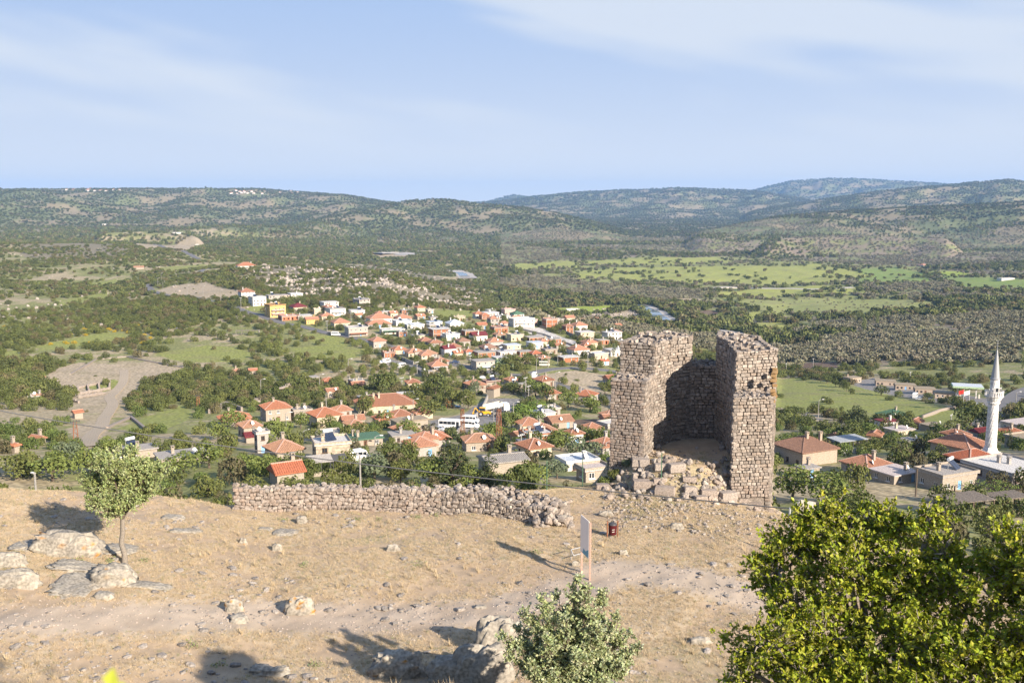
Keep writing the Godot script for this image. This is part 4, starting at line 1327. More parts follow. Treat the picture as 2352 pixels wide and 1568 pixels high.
func hip_roof(parent: Node3D, w: float, d: float, H: float, m: String, pitch: float, rows: bool, over := 0.42, gable := false, wall_m := "") -> float:
	var W := w * 0.5 + over
	var D := d * 0.5 + (over if not gable or w >= d else over)
	var half := minf(W, D)
	var rise := half * pitch
	var ridge_x := maxf(W - D, 0.0) if not gable else (W if w >= d else 0.0)
	var ridge_z := maxf(D - W, 0.0) if not gable else (0.0 if w >= d else D)
	var y := H - over * pitch * 0.4
	var b := MB.new()
	var e := []
	for t in [0.0, 0.16]:
		for q in [Vector3(-W, y + t, D), Vector3(W, y + t, D), Vector3(W, y + t, -D), Vector3(-W, y + t, -D)]:
			e.append(b.pt(q))
	for k in 4:
		b.tri(e[k], e[k + 4], e[(k + 1) % 4 + 4]); b.tri(e[k], e[(k + 1) % 4 + 4], e[(k + 1) % 4])
	b.tri(e[0], e[1], e[2]); b.tri(e[0], e[2], e[3])
	var r0 := b.pt(Vector3(-ridge_x, y + 0.16 + rise, ridge_z))
	var r1 := b.pt(Vector3(ridge_x, y + 0.16 + rise, -ridge_z))
	if w >= d:
		b.tri(e[4], r0, r1); b.tri(e[4], r1, e[5]); b.tri(e[6], r1, r0); b.tri(e[6], r0, e[7]); b.tri(e[5], r1, e[6]); b.tri(e[7], r0, e[4])
	else:
		b.tri(e[5], r0, r1); b.tri(e[5], r1, e[6]); b.tri(e[7], r1, r0); b.tri(e[7], r0, e[4]); b.tri(e[4], r0, e[5]); b.tri(e[6], r1, e[7])
	var roof := put(b, "roof", mats["roof_" + m], parent)
	var c := MB.new()
	var top0 := b.v[r0] + Vector3(0, 0.03, 0)
	var top1 := b.v[r1] + Vector3(0, 0.03, 0)
	if top0.distance_to(top1) > 0.3: c.bar(top0, top1, 0.26, 0.16)
	if not gable:
		for k in 4:
			var to: Vector3 = (top0 if k in [0, 3] else top1) if w >= d else (top0 if k in [0, 1] else top1)
			c.bar(b.v[e[k + 4]] + Vector3(0, 0.02, 0), to, 0.24, 0.14)
	put(c, "ridge_tiles", mats.ridge if m in ["orange", "orange_pale", "orange_dull", "red", "old"] else mats["roof_" + m], roof)
	if rows:
		var s := MB.new()
		for side in 4:
			var long := (W if side % 2 == 0 else D)
			if gable and (side % 2 == 1) == (w >= d): continue
			var n := int(2 * long / 0.32)
			for k in n:
				var x := -long + (k + 0.5) * 2 * long / n
				var run := minf(half, long - absf(x)) if not gable else half
				if run < 0.2: continue
				var deep := D if side % 2 == 0 else W
				var sg := 1.0 if side < 2 else -1.0
				var p := Vector3(x, y + 0.19, deep * sg) if side % 2 == 0 else Vector3(deep * sg, y + 0.19, x)
				var q := Vector3(x, y + 0.19 + run * pitch, (deep - run) * sg) if side % 2 == 0 else Vector3((deep - run) * sg, y + 0.19 + run * pitch, x)
				s.bar(p, q, 0.15, 0.09)
		put(s, "tile_rows", mats["roof_" + m], roof).set_meta("kind", "stuff")
	return y + 0.16 + rise

# u0..u1, v: extent and foot in the picture; storeys; roof; wall
func house(u0: float, u1: float, v: float, floors: float, roof: String, wall: String, label: String, yaw := 24.0, ratio := 0.8, o := {}) -> Node3D:
	var foot := gp((u0 + u1) * 0.5, v, o.get("from", 75.0))
	var s := px(foot)
	var th := deg_to_rad(yaw)
	var W := (u1 - u0) * s
	var w := W * 1.02 / (cos(th) + ratio * absf(sin(th)))
	var d := w * ratio * (1.2 if roof.begins_with("hip") else 1.05)
	var back := (d * cos(th) + w * absf(sin(th))) * 0.5
	var view := Vector2(foot.x, foot.z).normalized()
	var cx := foot.x + view.x * back * 0.92
	var cz := foot.z + view.y * back * 0.92
	var q := Basis(Vector3.UP, th)
	var low := 1e9
	for i in [-0.5, 0.5]:
		for j in [-0.5, 0.5]:
			var k := q * Vector3(w * i, 0, d * j)
			low = minf(low, ground_y(cx + k.x, cz + k.z))
	low = minf(low, foot.y)
	var root := thing(o.get("name", "house"), Vector3(cx, low, cz), th, label, o.get("category", "house"), o.get("group", ""))
	var storey := 2.1 if depth_of(foot) < 500 else 2.3
	var H: float = floors * storey + clampf(ground_y(cx, cz) - low, 0, 1.0)
	var r := RandomNumberGenerator.new()
	r.seed = int(u0 * 7 + v * 13)
	var near := depth_of(foot) < 420
	var b := MB.new()
	var frame: String = o.get("frame", ["frame_white", "frame_white", "frame_brown"][r.randi() % 3])
	var todo := []
	for side in 4:
		var ex := [Vector3(1, 0, 0), Vector3(0, 0, -1), Vector3(-1, 0, 0), Vector3(0, 0, 1)][side] as Vector3
		var org := [Vector3(-w / 2, 0, d / 2), Vector3(w / 2, 0, d / 2), Vector3(w / 2, 0, -d / 2), Vector3(-w / 2, 0, -d / 2)][side] as Vector3
		var len_ := w if side % 2 == 0 else d
		var holes := []
		if side != 2 and not o.get("blind", false) and floors >= 0.9:
			var cols := clampi(int(round(len_ / o.get("bay", 2.7))), 1, 7)
			for f in int(floor(floors + 0.2)):
				for k in cols:
					if r.randf() < 0.14 and cols > 1: continue
					var x := len_ * (k + 0.5) / cols
					var ww := minf(r.randf_range(0.7, 1.05), len_ / cols * 0.6)
					var y0 := H - floors * storey + f * storey + 0.68
					if f == 0 and side == 0 and k == cols / 2:
						holes.append(Rect2(x - 0.42, y0 - 0.66, 0.84, 1.75))
						todo.append([org, ex, holes[-1], true])
					elif y0 + 1.0 < H:
						holes.append(Rect2(x - ww / 2, y0, ww, 0.95))
						todo.append([org, ex, holes[-1], false])
		facade(b, org, ex, len_, -0.6, H, holes)
	b.quad(Vector3(-w / 2, H - 0.02, d / 2), Vector3(w / 2, H - 0.02, d / 2), Vector3(w / 2, H - 0.02, -d / 2), Vector3(-w / 2, H - 0.02, -d / 2))
	var body := put(b, "wall", mats["wall_" + wall], root)
	for t in todo:
		if o.get("open", false):
			continue
		if t[3]:
			var m := MB.new()
			var n: Vector3 = t[1].cross(Vector3.UP)
			m.box(t[0] + t[1] * t[2].get_center().x + Vector3.UP * t[2].get_center().y - n * 0.12, Vector3(t[2].size.x, t[2].size.y, 0.06), Basis(t[1], Vector3.UP, n))
			put(m, "door", mats[["door_wood", "door_wood", "door_blue"][r.randi() % 3]], root)
		else:
			window(root, t[0], t[1], t[2], frame, near)
	var peak := H
	if roof.ends_with(":orange"): roof += ["", "_pale", "_dull", "_pale"][r.randi() % 4]
	var kind := roof.split(":")
	match kind[0]:
		"hip": peak = hip_roof(root, w, d, H, kind[1], o.get("pitch", 0.46), near)
		"gable":
			peak = hip_roof(root, w, d, H, kind[1], o.get("pitch", 0.42), near, 0.35, true)
			var g := MB.new()
			var half := minf(w, d) * 0.5
			var rise: float = half * o.get("pitch", 0.42)
			for e in [-1.0, 1.0]:
				if w >= d:
					var a := g.pt(Vector3(e * w / 2, H - 0.05, d / 2)); g.pt(Vector3(e * w / 2, H - 0.05, -d / 2)); g.pt(Vector3(e * w / 2, H + rise, 0)); g.tri(a, a + 1, a + 2)
				else:
					var a := g.pt(Vector3(w / 2, H - 0.05, e * d / 2)); g.pt(Vector3(-w / 2, H - 0.05, e * d / 2)); g.pt(Vector3(0, H + rise, e * d / 2)); g.tri(a, a + 1, a + 2)
			put(g, "gable", mats["wall_" + wall], root)
		"flat":
			var g := MB.new()
			var ov: float = o.get("over", 0.3)
			g.box(Vector3(0, H + 0.1, 0), Vector3(w + 2 * ov, 0.22, d + 2 * ov))
			var slab := put(g, "roof", mats["roof_" + kind[1]], root)
			if o.get("parapet", r.randf() < 0.4):
				g = MB.new()
				for e in [-1.0, 1.0]:
					g.box(Vector3(0, H + 0.38, e * (d / 2 + ov - 0.1)), Vector3(w + 2 * ov, 0.36, 0.18))
					g.box(Vector3(e * (w / 2 + ov - 0.1), H + 0.38, 0), Vector3(0.18, 0.36, d + 2 * ov - 0.38))
				put(g, "parapet", mats["wall_" + wall], slab)
			peak = H + 0.2
			if wall in ["brick", "concrete"] and r.randf() < 0.7:
				g = MB.new()
				for e in [Vector2(-0.42, -0.42), Vector2(0.42, -0.42), Vector2(0.42, 0.42), Vector2(-0.42, 0.42)]:
					g.box(Vector3(e.x * w, H + 0.6, e.y * d), Vector3(0.3, 0.9, 0.3))
				put(g, "column_stubs", mats.wall_concrete, slab)
		"open":
			pass
	if wall == "brick" and floors >= 0.9:   # the concrete frame shows between the bricks
		var g := MB.new()
		for e in [Vector2(-0.5, -0.5), Vector2(0.5, -0.5), Vector2(0.5, 0.5), Vector2(-0.5, 0.5), Vector2(0, 0.5)]:
			g.box(Vector3(e.x * w, H * 0.5, e.y * d), Vector3(0.36, H - 0.05, 0.36))
		for f in int(floors):
			g.box(Vector3(0, H - f * storey - 0.16, 0), Vector3(w + 0.16, 0.3, d + 0.16))
		put(g, "concrete_frame", mats.wall_concrete, root)
	for k in int(o.get("chimneys", (1 if r.randf() < 0.7 else 0) if kind[0] != "flat" else (1 if r.randf() < 0.35 else 0))):
		var f := Vector3(r.randf_range(-0.3, 0.3) * w, 0, r.randf_range(-0.28, 0.28) * d)
		chimney(root, Vector3(f.x, (H + (peak - H) * 0.35) if kind[0] != "flat" else H + 0.15, f.z), 1.0 + (peak - H) * 0.45, "wall_" + wall if wall != "brick" else "wall_concrete")
	if o.get("solar", kind[0] == "flat" and r.randf() < 0.4 and w > 4.5):
		solar(root, Vector3(r.randf_range(-0.25, 0.25) * w, H + 0.2, r.randf_range(-0.2, 0.2) * d), r.randf_range(0.2, 0.7))
	if o.get("dish", r.randf() < 0.3):
		dish(root, Vector3(r.randf_range(-0.35, 0.35) * w, (H + 1.0) if kind[0] == "flat" else H + 0.8, d * 0.42), 0.55)
	if o.get("balcony", false):
		var g := MB.new()
		for f in range(1, int(floors)):
			g.box(Vector3(0, H - floors * storey + f * storey, d / 2 + 0.65), Vector3(w * 0.8, 0.16, 1.25))
			g.box(Vector3(0, H - floors * storey + f * storey + 0.5, d / 2 + 1.22), Vector3(w * 0.8, 0.85, 0.1))
		put(g, "balcony", mats["wall_" + str(o.get("rail", "white"))], root)
	if o.get("awning", "") != "":
		var g := MB.new()
		g.box(Vector3(0, 2.0, d / 2 + 1.0), Vector3(w * 0.9, 0.1, 2.0), Basis(Vector3.RIGHT, 0.12))
		for e in [-0.42, 0.0, 0.42]:
			g.box(Vector3(e * w, 0.85, d / 2 + 1.8), Vector3(0.1, 2.1, 0.1))
		put(g, "awning", mats["roof_" + str(o.awning)], root)
	var n := int(ceil(maxf(w, d) / 3.0))
	occupy(cx, cz, maxf(w, d) * 0.6 + 1.0)
	return root

# detail frames of the photograph -> picture units
func up6(c: Array) -> Array: return [947.5 + c[0] * 0.21973, 947.5 + c[1] * 0.21973, 689.0 + c[2] * 0.21973]
func up5(c: Array) -> Array: return [516.8 + c[0] * 0.20508, 516.8 + c[1] * 0.20508, 631.6 + c[2] * 0.20508]

func build_houses() -> void:
	var V := "orange-roofed village houses"
	# [frame of reference, left, right, foot, storeys, roof, wall, label, yaw, depth over width, options]
	var list := [
		[6, 0, 100, 600, 1.4, "hip:orange", "block", "small grey house with orange hipped roof beside the side lane"], [6, 70, 255, 612, 1, "hip:old", "block", "low house with faded brownish hipped roof above the lane"],
		[6, 215, 375, 690, 1, "hip:orange", "block", "grey house with orange hipped roof just above another like it on the lane"], [6, 150, 362, 742, 1, "hip:orange", "stone", "stone house with orange hipped roof and white awning beside the lane", 24, 0.8, {"awning": "slab"}],
		[6, 90, 215, 797, 0.9, "flat:grey", "block", "low grey flat-roofed outbuilding with a blue door", 20, 0.6, {"solar": false}], [6, 290, 450, 582, 1.6, "gable:maroon", "white", "white house with maroon gable roof and glazed balcony", 30, 0.8, {"bay": 1.5}],
		[6, 345, 505, 545, 1.2, "hip:orange", "block", "orange-roofed house directly behind the maroon-roofed one"], [6, 612, 858, 742, 2, "flat:grey", "concrete", "two-storey grey flat-roofed house with pale blue porch by the main road", 24, 0.7, {"awning": "blue"}],
		[6, 828, 1052, 702, 2, "flat:slab", "green", "pale green two-storey house with flat roof by the main road", 24, 0.7, {"parapet": false}], [6, 1060, 1228, 668, 1, "hip:orange", "cream", "cream house with orange hipped roof beside the pale green house"],
		[6, 1530, 1732, 652, 1.1, "flat:slab", "brick", "single-storey red brick house with overhanging white slab roof near the road", 24, 0.7, {"over": 0.7}], [6, 860, 1085, 592, 1, "flat:slab", "white", "long low white flat-roofed house behind the pale green house"],
		[6, 630, 862, 602, 1.1, "flat:grey", "brick", "brick house with broad grey flat roof above the two-storey grey house"], [6, 535, 632, 584, 1, "hip:red", "block", "small house with bright red-orange hipped roof"],
		[6, 700, 872, 540, 0.9, "hip:brown", "block", "low house with weathered brown hipped roof"], [6, 765, 942, 503, 1.5, "hip:orange", "block", "tall grey block house with orange hipped roof and white awning", 24, 0.8, {"awning": "slab"}],
		[6, 938, 1130, 522, 1, "flat:blue", "cream", "cream house with bluish white flat roof"], [6, 1190, 1365, 512, 1.4, "flat:blue", "white", "white house with pale blue-white roof in the village middle"], [6, 1390, 1552, 472, 1.4, "flat:grey", "brick", "half-plastered brick house with grey flat roof below the concrete yard"],
		[6, 450, 600, 484, 1.2, "hip:brown", "block", "grey house with brown hipped roof and bare block walls"], [6, 590, 782, 438, 1.4, "gable:maroon", "white", "white-walled house with wide dark red gable roof", 24, 0.8], [6, 310, 492, 424, 1.3, "flat:slab", "white", "white flat-roofed house with a solar water heater on top", 24, 0.8, {"solar": true}],
		[6, 170, 382, 395, 2, "flat:slab", "brick", "two-storey brick and concrete house with broad white slab roof", 24, 0.8, {"over": 0.8}], [6, 510, 685, 378, 1.2, "flat:grey", "brick", "brick house with plain grey flat roof and two windows"],
		[6, 810, 996, 348, 1.3, "flat:grey", "brick", "raw brick house with dark openings and a solar heater", 24, 0.8, {"open": true, "solar": true}], [6, 985, 1158, 432, 1.4, "flat:slab", "cream", "cream flat-roofed house beside the roofless brick shell"],
		[6, 1160, 1390, 436, 1, "open", "brick", "roofless unfinished brick shell below the concrete yard", 24, 0.8, {"open": true, "solar": false, "dish": false}], [6, 1005, 1272, 284, 2, "flat:slab", "white", "long white two-storey building with flat roof above the concrete yard", 24, 0.55, {"balcony": true}],
		[6, 1262, 1308, 262, 1.6, "flat:grey", "pink", "narrow pink house wall beside the long white building"], [6, 1358, 1512, 308, 2.6, "flat:slab", "brick", "unfinished three-storey brick house with white concrete floors", 24, 0.8, {"open": true, "chimneys": 1}],
		[6, 1572, 1674, 348, 1.8, "hip:orange", "brick", "two-storey brick house with small orange hipped roof", 24, 0.9], [6, 1658, 1822, 328, 1.6, "hip:orange", "white", "whitewashed house with orange hipped roof and arched porch"], [6, 1700, 1896, 422, 2, "flat:slab", "cream", "two-storey cream concrete house with flat roof and stair tower"],
		[6, 1898, 2052, 464, 1.1, "open", "brick", "unfinished brick walls with concrete columns below the white house", 24, 0.8, {"open": true, "dish": false}], [6, 1985, 2184, 418, 1.9, "flat:slab", "white", "white two-storey flat-roofed house with dark openings at the village end", 24, 0.7, {"open": true}],
		[6, 1765, 1928, 503, 1.3, "hip:orange", "cream", "cream house with orange hipped roof and chimney below the concrete house"], [6, 1622, 1842, 582, 1.3, "hip:orange", "white", "white house with broad orange hipped roof behind the brick house", 24, 0.8], [6, 1470, 1592, 512, 0.8, "gable:orange", "block", "low shed with an orange tiled roof"],
		[6, 1345, 1512, 568, 1, "flat:grey", "stone", "stone house with grey flat roof and a big solar heater", 24, 0.8, {"solar": true}], [6, 1845, 2042, 622, 1.3, "flat:blue", "cream", "cream house with pale bluish flat roof near the road"], [6, 2010, 2212, 592, 1.4, "flat:slab", "white", "white stepped flat-roofed house next to the tower wall"],
		[6, 1950, 2052, 682, 0.9, "gable:red", "white", "low white outbuilding with red tiled roof"], [6, 2080, 2232, 472, 1.0, "flat:grey", "brick", "low brick building with grey slab roof behind the tower"], [6, 2130, 2216, 508, 0.9, "hip:red", "brick", "small brick hut with red roof behind the tower"],
		[6, 785, 902, 274, 2, "hip:orange", "block", "tall two-storey grey house with orange hipped roof"], [6, 900, 996, 302, 1.4, "gable:orange", "block", "narrow grey gabled house with orange roof", 60, 0.8], [6, 700, 802, 204, 1.2, "hip:orange", "brick", "orange-roofed house below the pink house, higher of two"],
		[6, 630, 742, 192, 1.3, "hip:orange", "white", "white house with orange hipped roof at the upper village edge"], [6, 720, 902, 168, 1, "flat:slab", "white", "long white flat-roofed house at the upper village edge"], [6, 928, 1072, 158, 1.6, "flat:pinkslab", "pink", "pink flat-roofed house at the upper village edge"],
		[6, 1020, 1162, 182, 1, "hip:green", "white", "white house with green hipped roof"], [6, 860, 1022, 202, 0.9, "flat:slab", "white", "low white sheds with flat roofs below the pink house"], [6, 430, 550, 218, 1.1, "flat:grey", "cream", "cream flat-roofed house with a row of windows above the gardens", 10, 0.6, {"bay": 1.8}],
		[6, 140, 312, 278, 1.2, "flat:blue", "white", "white house with pale blue flat roof beside the meadow"], [6, 345, 532, 292, 1.1, "hip:blue", "white", "white house with bluish metal hipped roof and blossoming tree"], [6, -15, 100, 302, 1.1, "flat:blue", "white", "bluish-white flat-roofed house above the poplars"],
		[6, -20, 132, 422, 1.1, "flat:grey", "cream", "cream house with worn grey flat roof above the gardens"], [6, 60, 212, 472, 1, "hip:orange", "block", "orange hipped roof nearly hidden by garden trees"], [6, 150, 312, 488, 0.9, "hip:orange", "block", "low orange hipped roof among thick garden trees"],
		[6, 1080, 1252, 584, 0.9, "flat:grey", "brick", "low brick shed with grey flat roof behind the cream house"], [6, 1215, 1352, 604, 0.9, "hip:red", "stone", "low house with red hipped roof beside roadside trees"],
		[6, 545, 762, 952, 1.1, "hip:orange", "stone", "old stone house with pale-jointed orange hipped roof behind the coach park", 28, 0.9], [6, 730, 912, 922, 1.2, "flat:maroon", "stone", "stone house with flat dark red roof behind the coach park", 28, 0.6], [6, 780, 912, 1020, 1.6, "gable:orange", "stone", "tall narrow stone barn with orange gable roof", 62, 0.6, {"blind": true}],
		[6, 960, 1102, 892, 1, "hip:orange", "stone", "stone cottage with orange hipped roof and satellite dish by the junction", 30, 0.8, {"dish": true}], [6, 1270, 1472, 908, 1.2, "hip:orange", "stone", "stone house with orange hipped roof inside the road bend", 34, 0.9], [6, 1010, 1192, 925, 0.7, "flat:grey", "stone", "low stone shed with flat roof beside the junction", 20, 0.5],
		[6, 1690, 1932, 1068, 1.2, "hip:orange", "block", "plain block house with orange hipped roof below the road", -28, 0.8],
		[5, 145, 332, 285, 2.8, "hip:orange", "white", "three-storey house with orange hipped roof and white balconies at the village top", 30, 0.8, {"balcony": true}], [5, 260, 462, 348, 2.7, "flat:slab", "white", "tall plain white three-storey block at the village top", 34, 0.9, {"solar": true}], [5, 450, 642, 300, 2, "flat:grey", "concrete", "unfinished grey concrete building at the rocky slope foot", 30, 0.8, {"open": true}],
		[5, 510, 722, 296, 1.8, "flat:pinkslab", "cream", "cream two-storey house with pale slab roof at the rocky slope foot", 30, 0.8], [5, 700, 872, 278, 2, "flat:slab", "white", "white two-storey house with a raised stair tower", 30, 0.8, {"chimneys": 1}], [5, 440, 682, 478, 3.4, "flat:maroon", "yellow", "yellow four-storey apartment house with orange balconies and maroon roof", 34, 0.9, {"balcony": true, "rail": "pink", "solar": true}],
		[5, 720, 916, 408, 1.3, "hip:maroon", "cream", "cream house with maroon hipped roof and a solar heater", 30, 0.8, {"solar": false}], [5, 595, 826, 512, 1.1, "flat:pinkslab", "brick", "unfinished house with brick front, white frame and an arch", 30, 0.7, {"open": true}], [5, 785, 978, 503, 1.1, "flat:slab", "block", "long grey flat-roofed house beside the yellow apartment house"],
		[5, 885, 1052, 553, 1.3, "gable:orange", "yellow", "yellow house with orange gable roof and brick garden wall", 24, 0.7], [5, 1060, 1272, 378, 1.9, "flat:slab", "white", "white two-storey flat-roofed house alone below the rocks", 30, 0.8, {"open": true}], [5, 1435, 1622, 344, 1.8, "flat:grey", "concrete", "bare grey concrete house alone among the rocks", 40, 0.9, {"frame": "frame_brown"}],
		[5, 985, 1072, 442, 1.5, "flat:slab", "cream", "narrow cream flat-roofed house behind an orange roof"], [5, 1125, 1352, 463, 2, "flat:grey", "white", "white and grey two-storey house with balcony facing the road", 30, 0.8, {"balcony": true}], [5, 1050, 1222, 503, 1, "hip:orange", "cream", "cream house with wide orange hipped roof below the narrow house"],
		[5, 1180, 1402, 592, 1.3, "hip:orange", "cream", "cream house with orange hipped roof and shaded ground floor above the road"], [5, 1335, 1602, 692, 2, "flat:slab", "concrete", "two-storey roadside restaurant with broad orange awning", 24, 0.8, {"awning": "orange", "name": "restaurant", "category": "restaurant"}], [5, 1380, 1568, 448, 1.2, "flat:slab", "white", "white flat-roofed house with dark solar heater above the lattice mast"],
		[5, 1580, 1872, 545, 1.3, "hip:orange", "white", "long white house under a large stepped orange roof", 24, 0.6], [5, 1570, 1862, 596, 1, "hip:orange", "block", "long low house with orange roof behind the restaurant", 20, 0.5], [5, 1730, 2012, 664, 1, "flat:tin", "white", "low white building with dark awning and tin roof", 20, 0.5, {"awning": "green"}],
		[5, 1890, 2092, 535, 1.2, "hip:orange", "block", "grey house with orange hipped roof above bluish roofs"], [5, 1870, 2092, 572, 1.2, "flat:blue", "white", "white house with light blue flat roof below an orange roof"], [5, 1990, 2232, 612, 1.1, "flat:blue", "white", "white house with wide pale blue roof behind the poplars"],
		[5, 1605, 1802, 815, 1.5, "hip:orange", "block", "square grey block house with orange hipped roof above the meadow", 30, 0.9, {"chimneys": 1}], [5, 1860, 2032, 885, 1, "hip:orange", "cream", "cream cottage with orange hipped roof, upper of a pair"], [5, 2010, 2206, 925, 1.1, "hip:orange", "cream", "cream cottage with orange hipped roof, lower of a pair"],
		[5, 2170, 2300, 945, 0.9, "hip:orange", "cream", "low orange-roofed cottage next to the paired cottages"], [5, 75, 180, 1118, 0.8, "hip:orange", "stone", "low hut with orange roof hidden in scrub oaks"], [5, 255, 362, 1112, 0.8, "gable:orange", "stone", "second low orange roof hidden in scrub oaks"]]
	for e in list:
		var c := up6(e.slice(1, 4)) if e[0] == 6 else up5(e.slice(1, 4))
		house(c[0], c[1], c[2], e[4], e[5], e[6], e[7], e[8] if e.size() > 8 else 24.0, e[9] if e.size() > 9 else 0.8, e[10] if e.size() > 10 else {})
	# nearer houses, picture units
	house(598, 668, 968, 2, "hip:orange", "stone", "tall stone house with orange hipped roof and pale windows beside a ruin", 28, 0.75, {"chimneys": 1})
	house(666, 716, 966, 1.5, "flat:grey", "stone", "grey stone flat-roofed house joined to the tall stone house", 28, 0.8, {"solar": false, "chimneys": 2})
	house(707, 784, 982, 1.7, "hip:orange", "cream", "cream plastered two-storey house with orange hipped roof and brown shutters", 34, 0.8, {"frame": "frame_brown", "chimneys": 1})
	house(782, 838, 982, 1.1, "gable:orange", "stone", "low stone wing with orange gable roof joined to the cream house", 20, 0.6, {"blind": true, "chimneys": 0})
	house(812, 956, 950, 1.5, "hip:orange", "cream", "long schoolhouse under a wide orange hipped roof with two chimneys", 16, 0.5, {"chimneys": 2, "name": "schoolhouse"})
	house(912, 950, 921, 1.3, "flat:slab", "block", "small grey block with white flat roof behind the schoolhouse", 10, 0.6, {"solar": false, "over": 0.3, "parapet": false})
	house(898, 982, 992, 1.5, "flat:earth", "stone", "long stone house with earth-coloured flat roof beside the coach park", 30, 0.5, {"solar": false, "chimneys": 1, "parapet": false})
	house(547, 600, 1004, 1.4, "hip:old", "stone", "old stone house with faded orange hipped roof half hidden by trees", 32, 0.9)
	house(584, 618, 1040, 2, "flat:slab", "block", "narrow grey two-storey block with railed flat roof", 30, 0.9, {"solar": false, "parapet": true})
	house(610, 696, 1068, 1.4, "hip:old", "stone", "broad stone house with patched brown-orange hipped roof", 36, 0.9, {"pitch": 0.5})
	house(714, 808, 1068, 2, "flat:slab", "beige", "modern beige two-storey house with parapet, shuttered windows and roof terrace", 18, 0.9, {"parapet": true, "frame": "frame_brown", "solar": true, "bay": 4.0})
	house(618, 700, 1118, 1, "gable:red", "stone", "house with a vivid red-orange roof just behind the stone wall", 30, 0.9, {"blind": true, "pitch": 0.5})
	house(499, 580, 980, 1, "hip:orange", "stone", "low house with orange hipped roof and a signboard among trees", 24, 0.7)
	house(560, 606, 1018, 0.8, "gable:maroon", "stone", "low shed with maroon roof beside the old stone house", 24, 0.7)
	house(782, 880, 1024, 0.9, "flat:green", "stone", "low building with a wide dark green flat roof", 24, 0.7, {"solar": false, "parapet": false, "chimneys": 2})
	house(946, 1006, 1037, 1.4, "hip:orange", "stone", "stone house with orange hipped roof behind the tall cypress", 32, 0.9, {"chimneys": 1})
	house(1062, 1138, 1037, 1.2, "hip:old", "stone", "long stone house with speckled orange roof beside the rusty pylon", 14, 0.6, {"chimneys": 1})
	house(1099, 1212, 1090, 1.2, "gable:grey", "stone", "old stone building under a low grey concrete vault roof", 22, 0.7, {"pitch": 0.2, "blind": true})
	house(1196, 1272, 1018, 1.1, "flat:slab", "brick", "house with a broad white flat roof and solar tanks", 20, 0.8, {"solar": true})
	house(1298, 1338, 1022, 1.4, "hip:orange", "white", "small white house with orange hipped roof and tall chimney near the tower", 24, 0.8, {"chimneys": 1})
	house(1218, 1275, 966, 1.2, "flat:slab", "white", "white house with vine arbour and solar heater on its flat roof", 24, 0.8, {"solar": true})
	house(1250, 1316, 984, 1, "gable:old", "stone", "old gabled house with faded tiled roof above the ploughed garden", 24, 0.8)
	house(1336, 1382, 998, 0.9, "hip:orange", "stone", "low orange hipped roof beside the ploughed garden", 24, 0.8)
	house(1280, 1372, 1082, 0.9, "flat:blue", "white", "low house with pale bluish terrace roof beside the tower", 22, 0.7, {"solar": false, "chimneys": 1, "parapet": true})
	house(1325, 1400, 1108, 0.9, "flat:pinkslab", "stone", "low house with pinkish paved roof at the foot of the tower", 24, 0.7, {"solar": false, "parapet": true})
	house(1172, 1222, 1015, 0.9, "gable:old", "stone", "shed with a pale old tiled roof under garden trees", 40, 0.7, {"blind": true})
	# houses beyond the tower
	house(1784, 1912, 1070, 1.6, "hip:brown", "sandstone", "stone inn with brown tiled hipped roof, two chimneys and wooden shutters", 26, 0.8, {"chimneys": 2, "frame": "frame_brown"})
	house(1939, 2038, 1095, 1, "hip:orange", "stone", "low house with orange hipped roof and two satellite dishes", 30, 0.8, {"dish": true, "chimneys": 1})
	house(2003, 2106, 1112, 0.9, "flat:pinkslab", "stone", "house with a wide bare pinkish flat roof", 28, 0.8, {"solar": false, "parapet": false, "chimneys": 1})
	house(2148, 2264, 1050, 1.3, "hip:orange", "stone", "prayer house with a broad orange pyramid roof beside the minaret", 34, 0.95, {"chimneys": 0, "pitch": 0.5, "solar": false})
	house(2182, 2284, 1086, 1.1, "hip:red", "timber", "dark timber house with red barrel-tiled roof and glazed front", 20, 0.7, {"chimneys": 0, "bay": 1.6})
	house(2222, 2400, 1112, 1.0, "flat:slab", "block", "large building with wide white terrace roof and chimneys", 26, 0.9, {"solar": false, "chimneys": 2, "parapet": true})
	house(2108, 2236, 1128, 1.3, "flat:grey", "stone", "dark stone house with railed roof terrace and solar panels", 24, 0.7, {"solar": true, "parapet": true, "chimneys": 1})
	house(2012, 2062, 982, 1, "flat:maroon", "white", "white house with maroon eaves beside pine trees", 20, 0.7)
	house(2020, 2085, 966, 0.9, "hip:green", "stone", "house with a green roof below the grass field", 24, 0.8)
	house(2086, 2122, 986, 1.1, "gable:orange", "brick", "brick gabled house with bright orange roof", 50, 0.9)
	house(2034, 2098, 1003, 1, "flat:pinkslab", "cream", "cream flat-roofed house with a wall chimney", 24, 0.7, {"chimneys": 1})
	house(2118, 2170, 990, 0.8, "flat:earth", "stone", "low house with brown earth roof and satellite dish", 24, 0.8, {"dish": true, "solar": false})
	house(2306, 2400, 992, 1.1, "flat:pinkslab", "cream", "cream flat-roofed house behind the minaret", 24, 0.8, {"solar": false})
	house(2316, 2420, 1030, 1, "flat:earth", "stone", "low dark house with shallow grey-brown roof beside the minaret", 24, 0.8, {"solar": false})
	house(1938, 1977, 880, 1.2, "flat:earth", "sandstone", "small pinkish stone building at the end of the filling station yard", 24, 0.7, {"solar": false, "over": 0.2})
	for k in 4:
		house(2010 + k * 45, 2058 + k * 45, 886 + k * 9.5, 1.15, "flat:earth", "sandstone", "shop unit %s of the long pinkish stone row beside the filling station" % ["first", "second", "third", "fourth"][k], -14, 0.6, {"solar": false, "over": 0.2, "bay": 1.9, "parapet": false, "group": "shop row by the filling station", "name": "shop_building", "category": "shop"})
	house(2292, 2345, 1012, 1, "hip:orange", "stone", "orange-roofed house directly behind the minaret shaft", 24, 0.8)
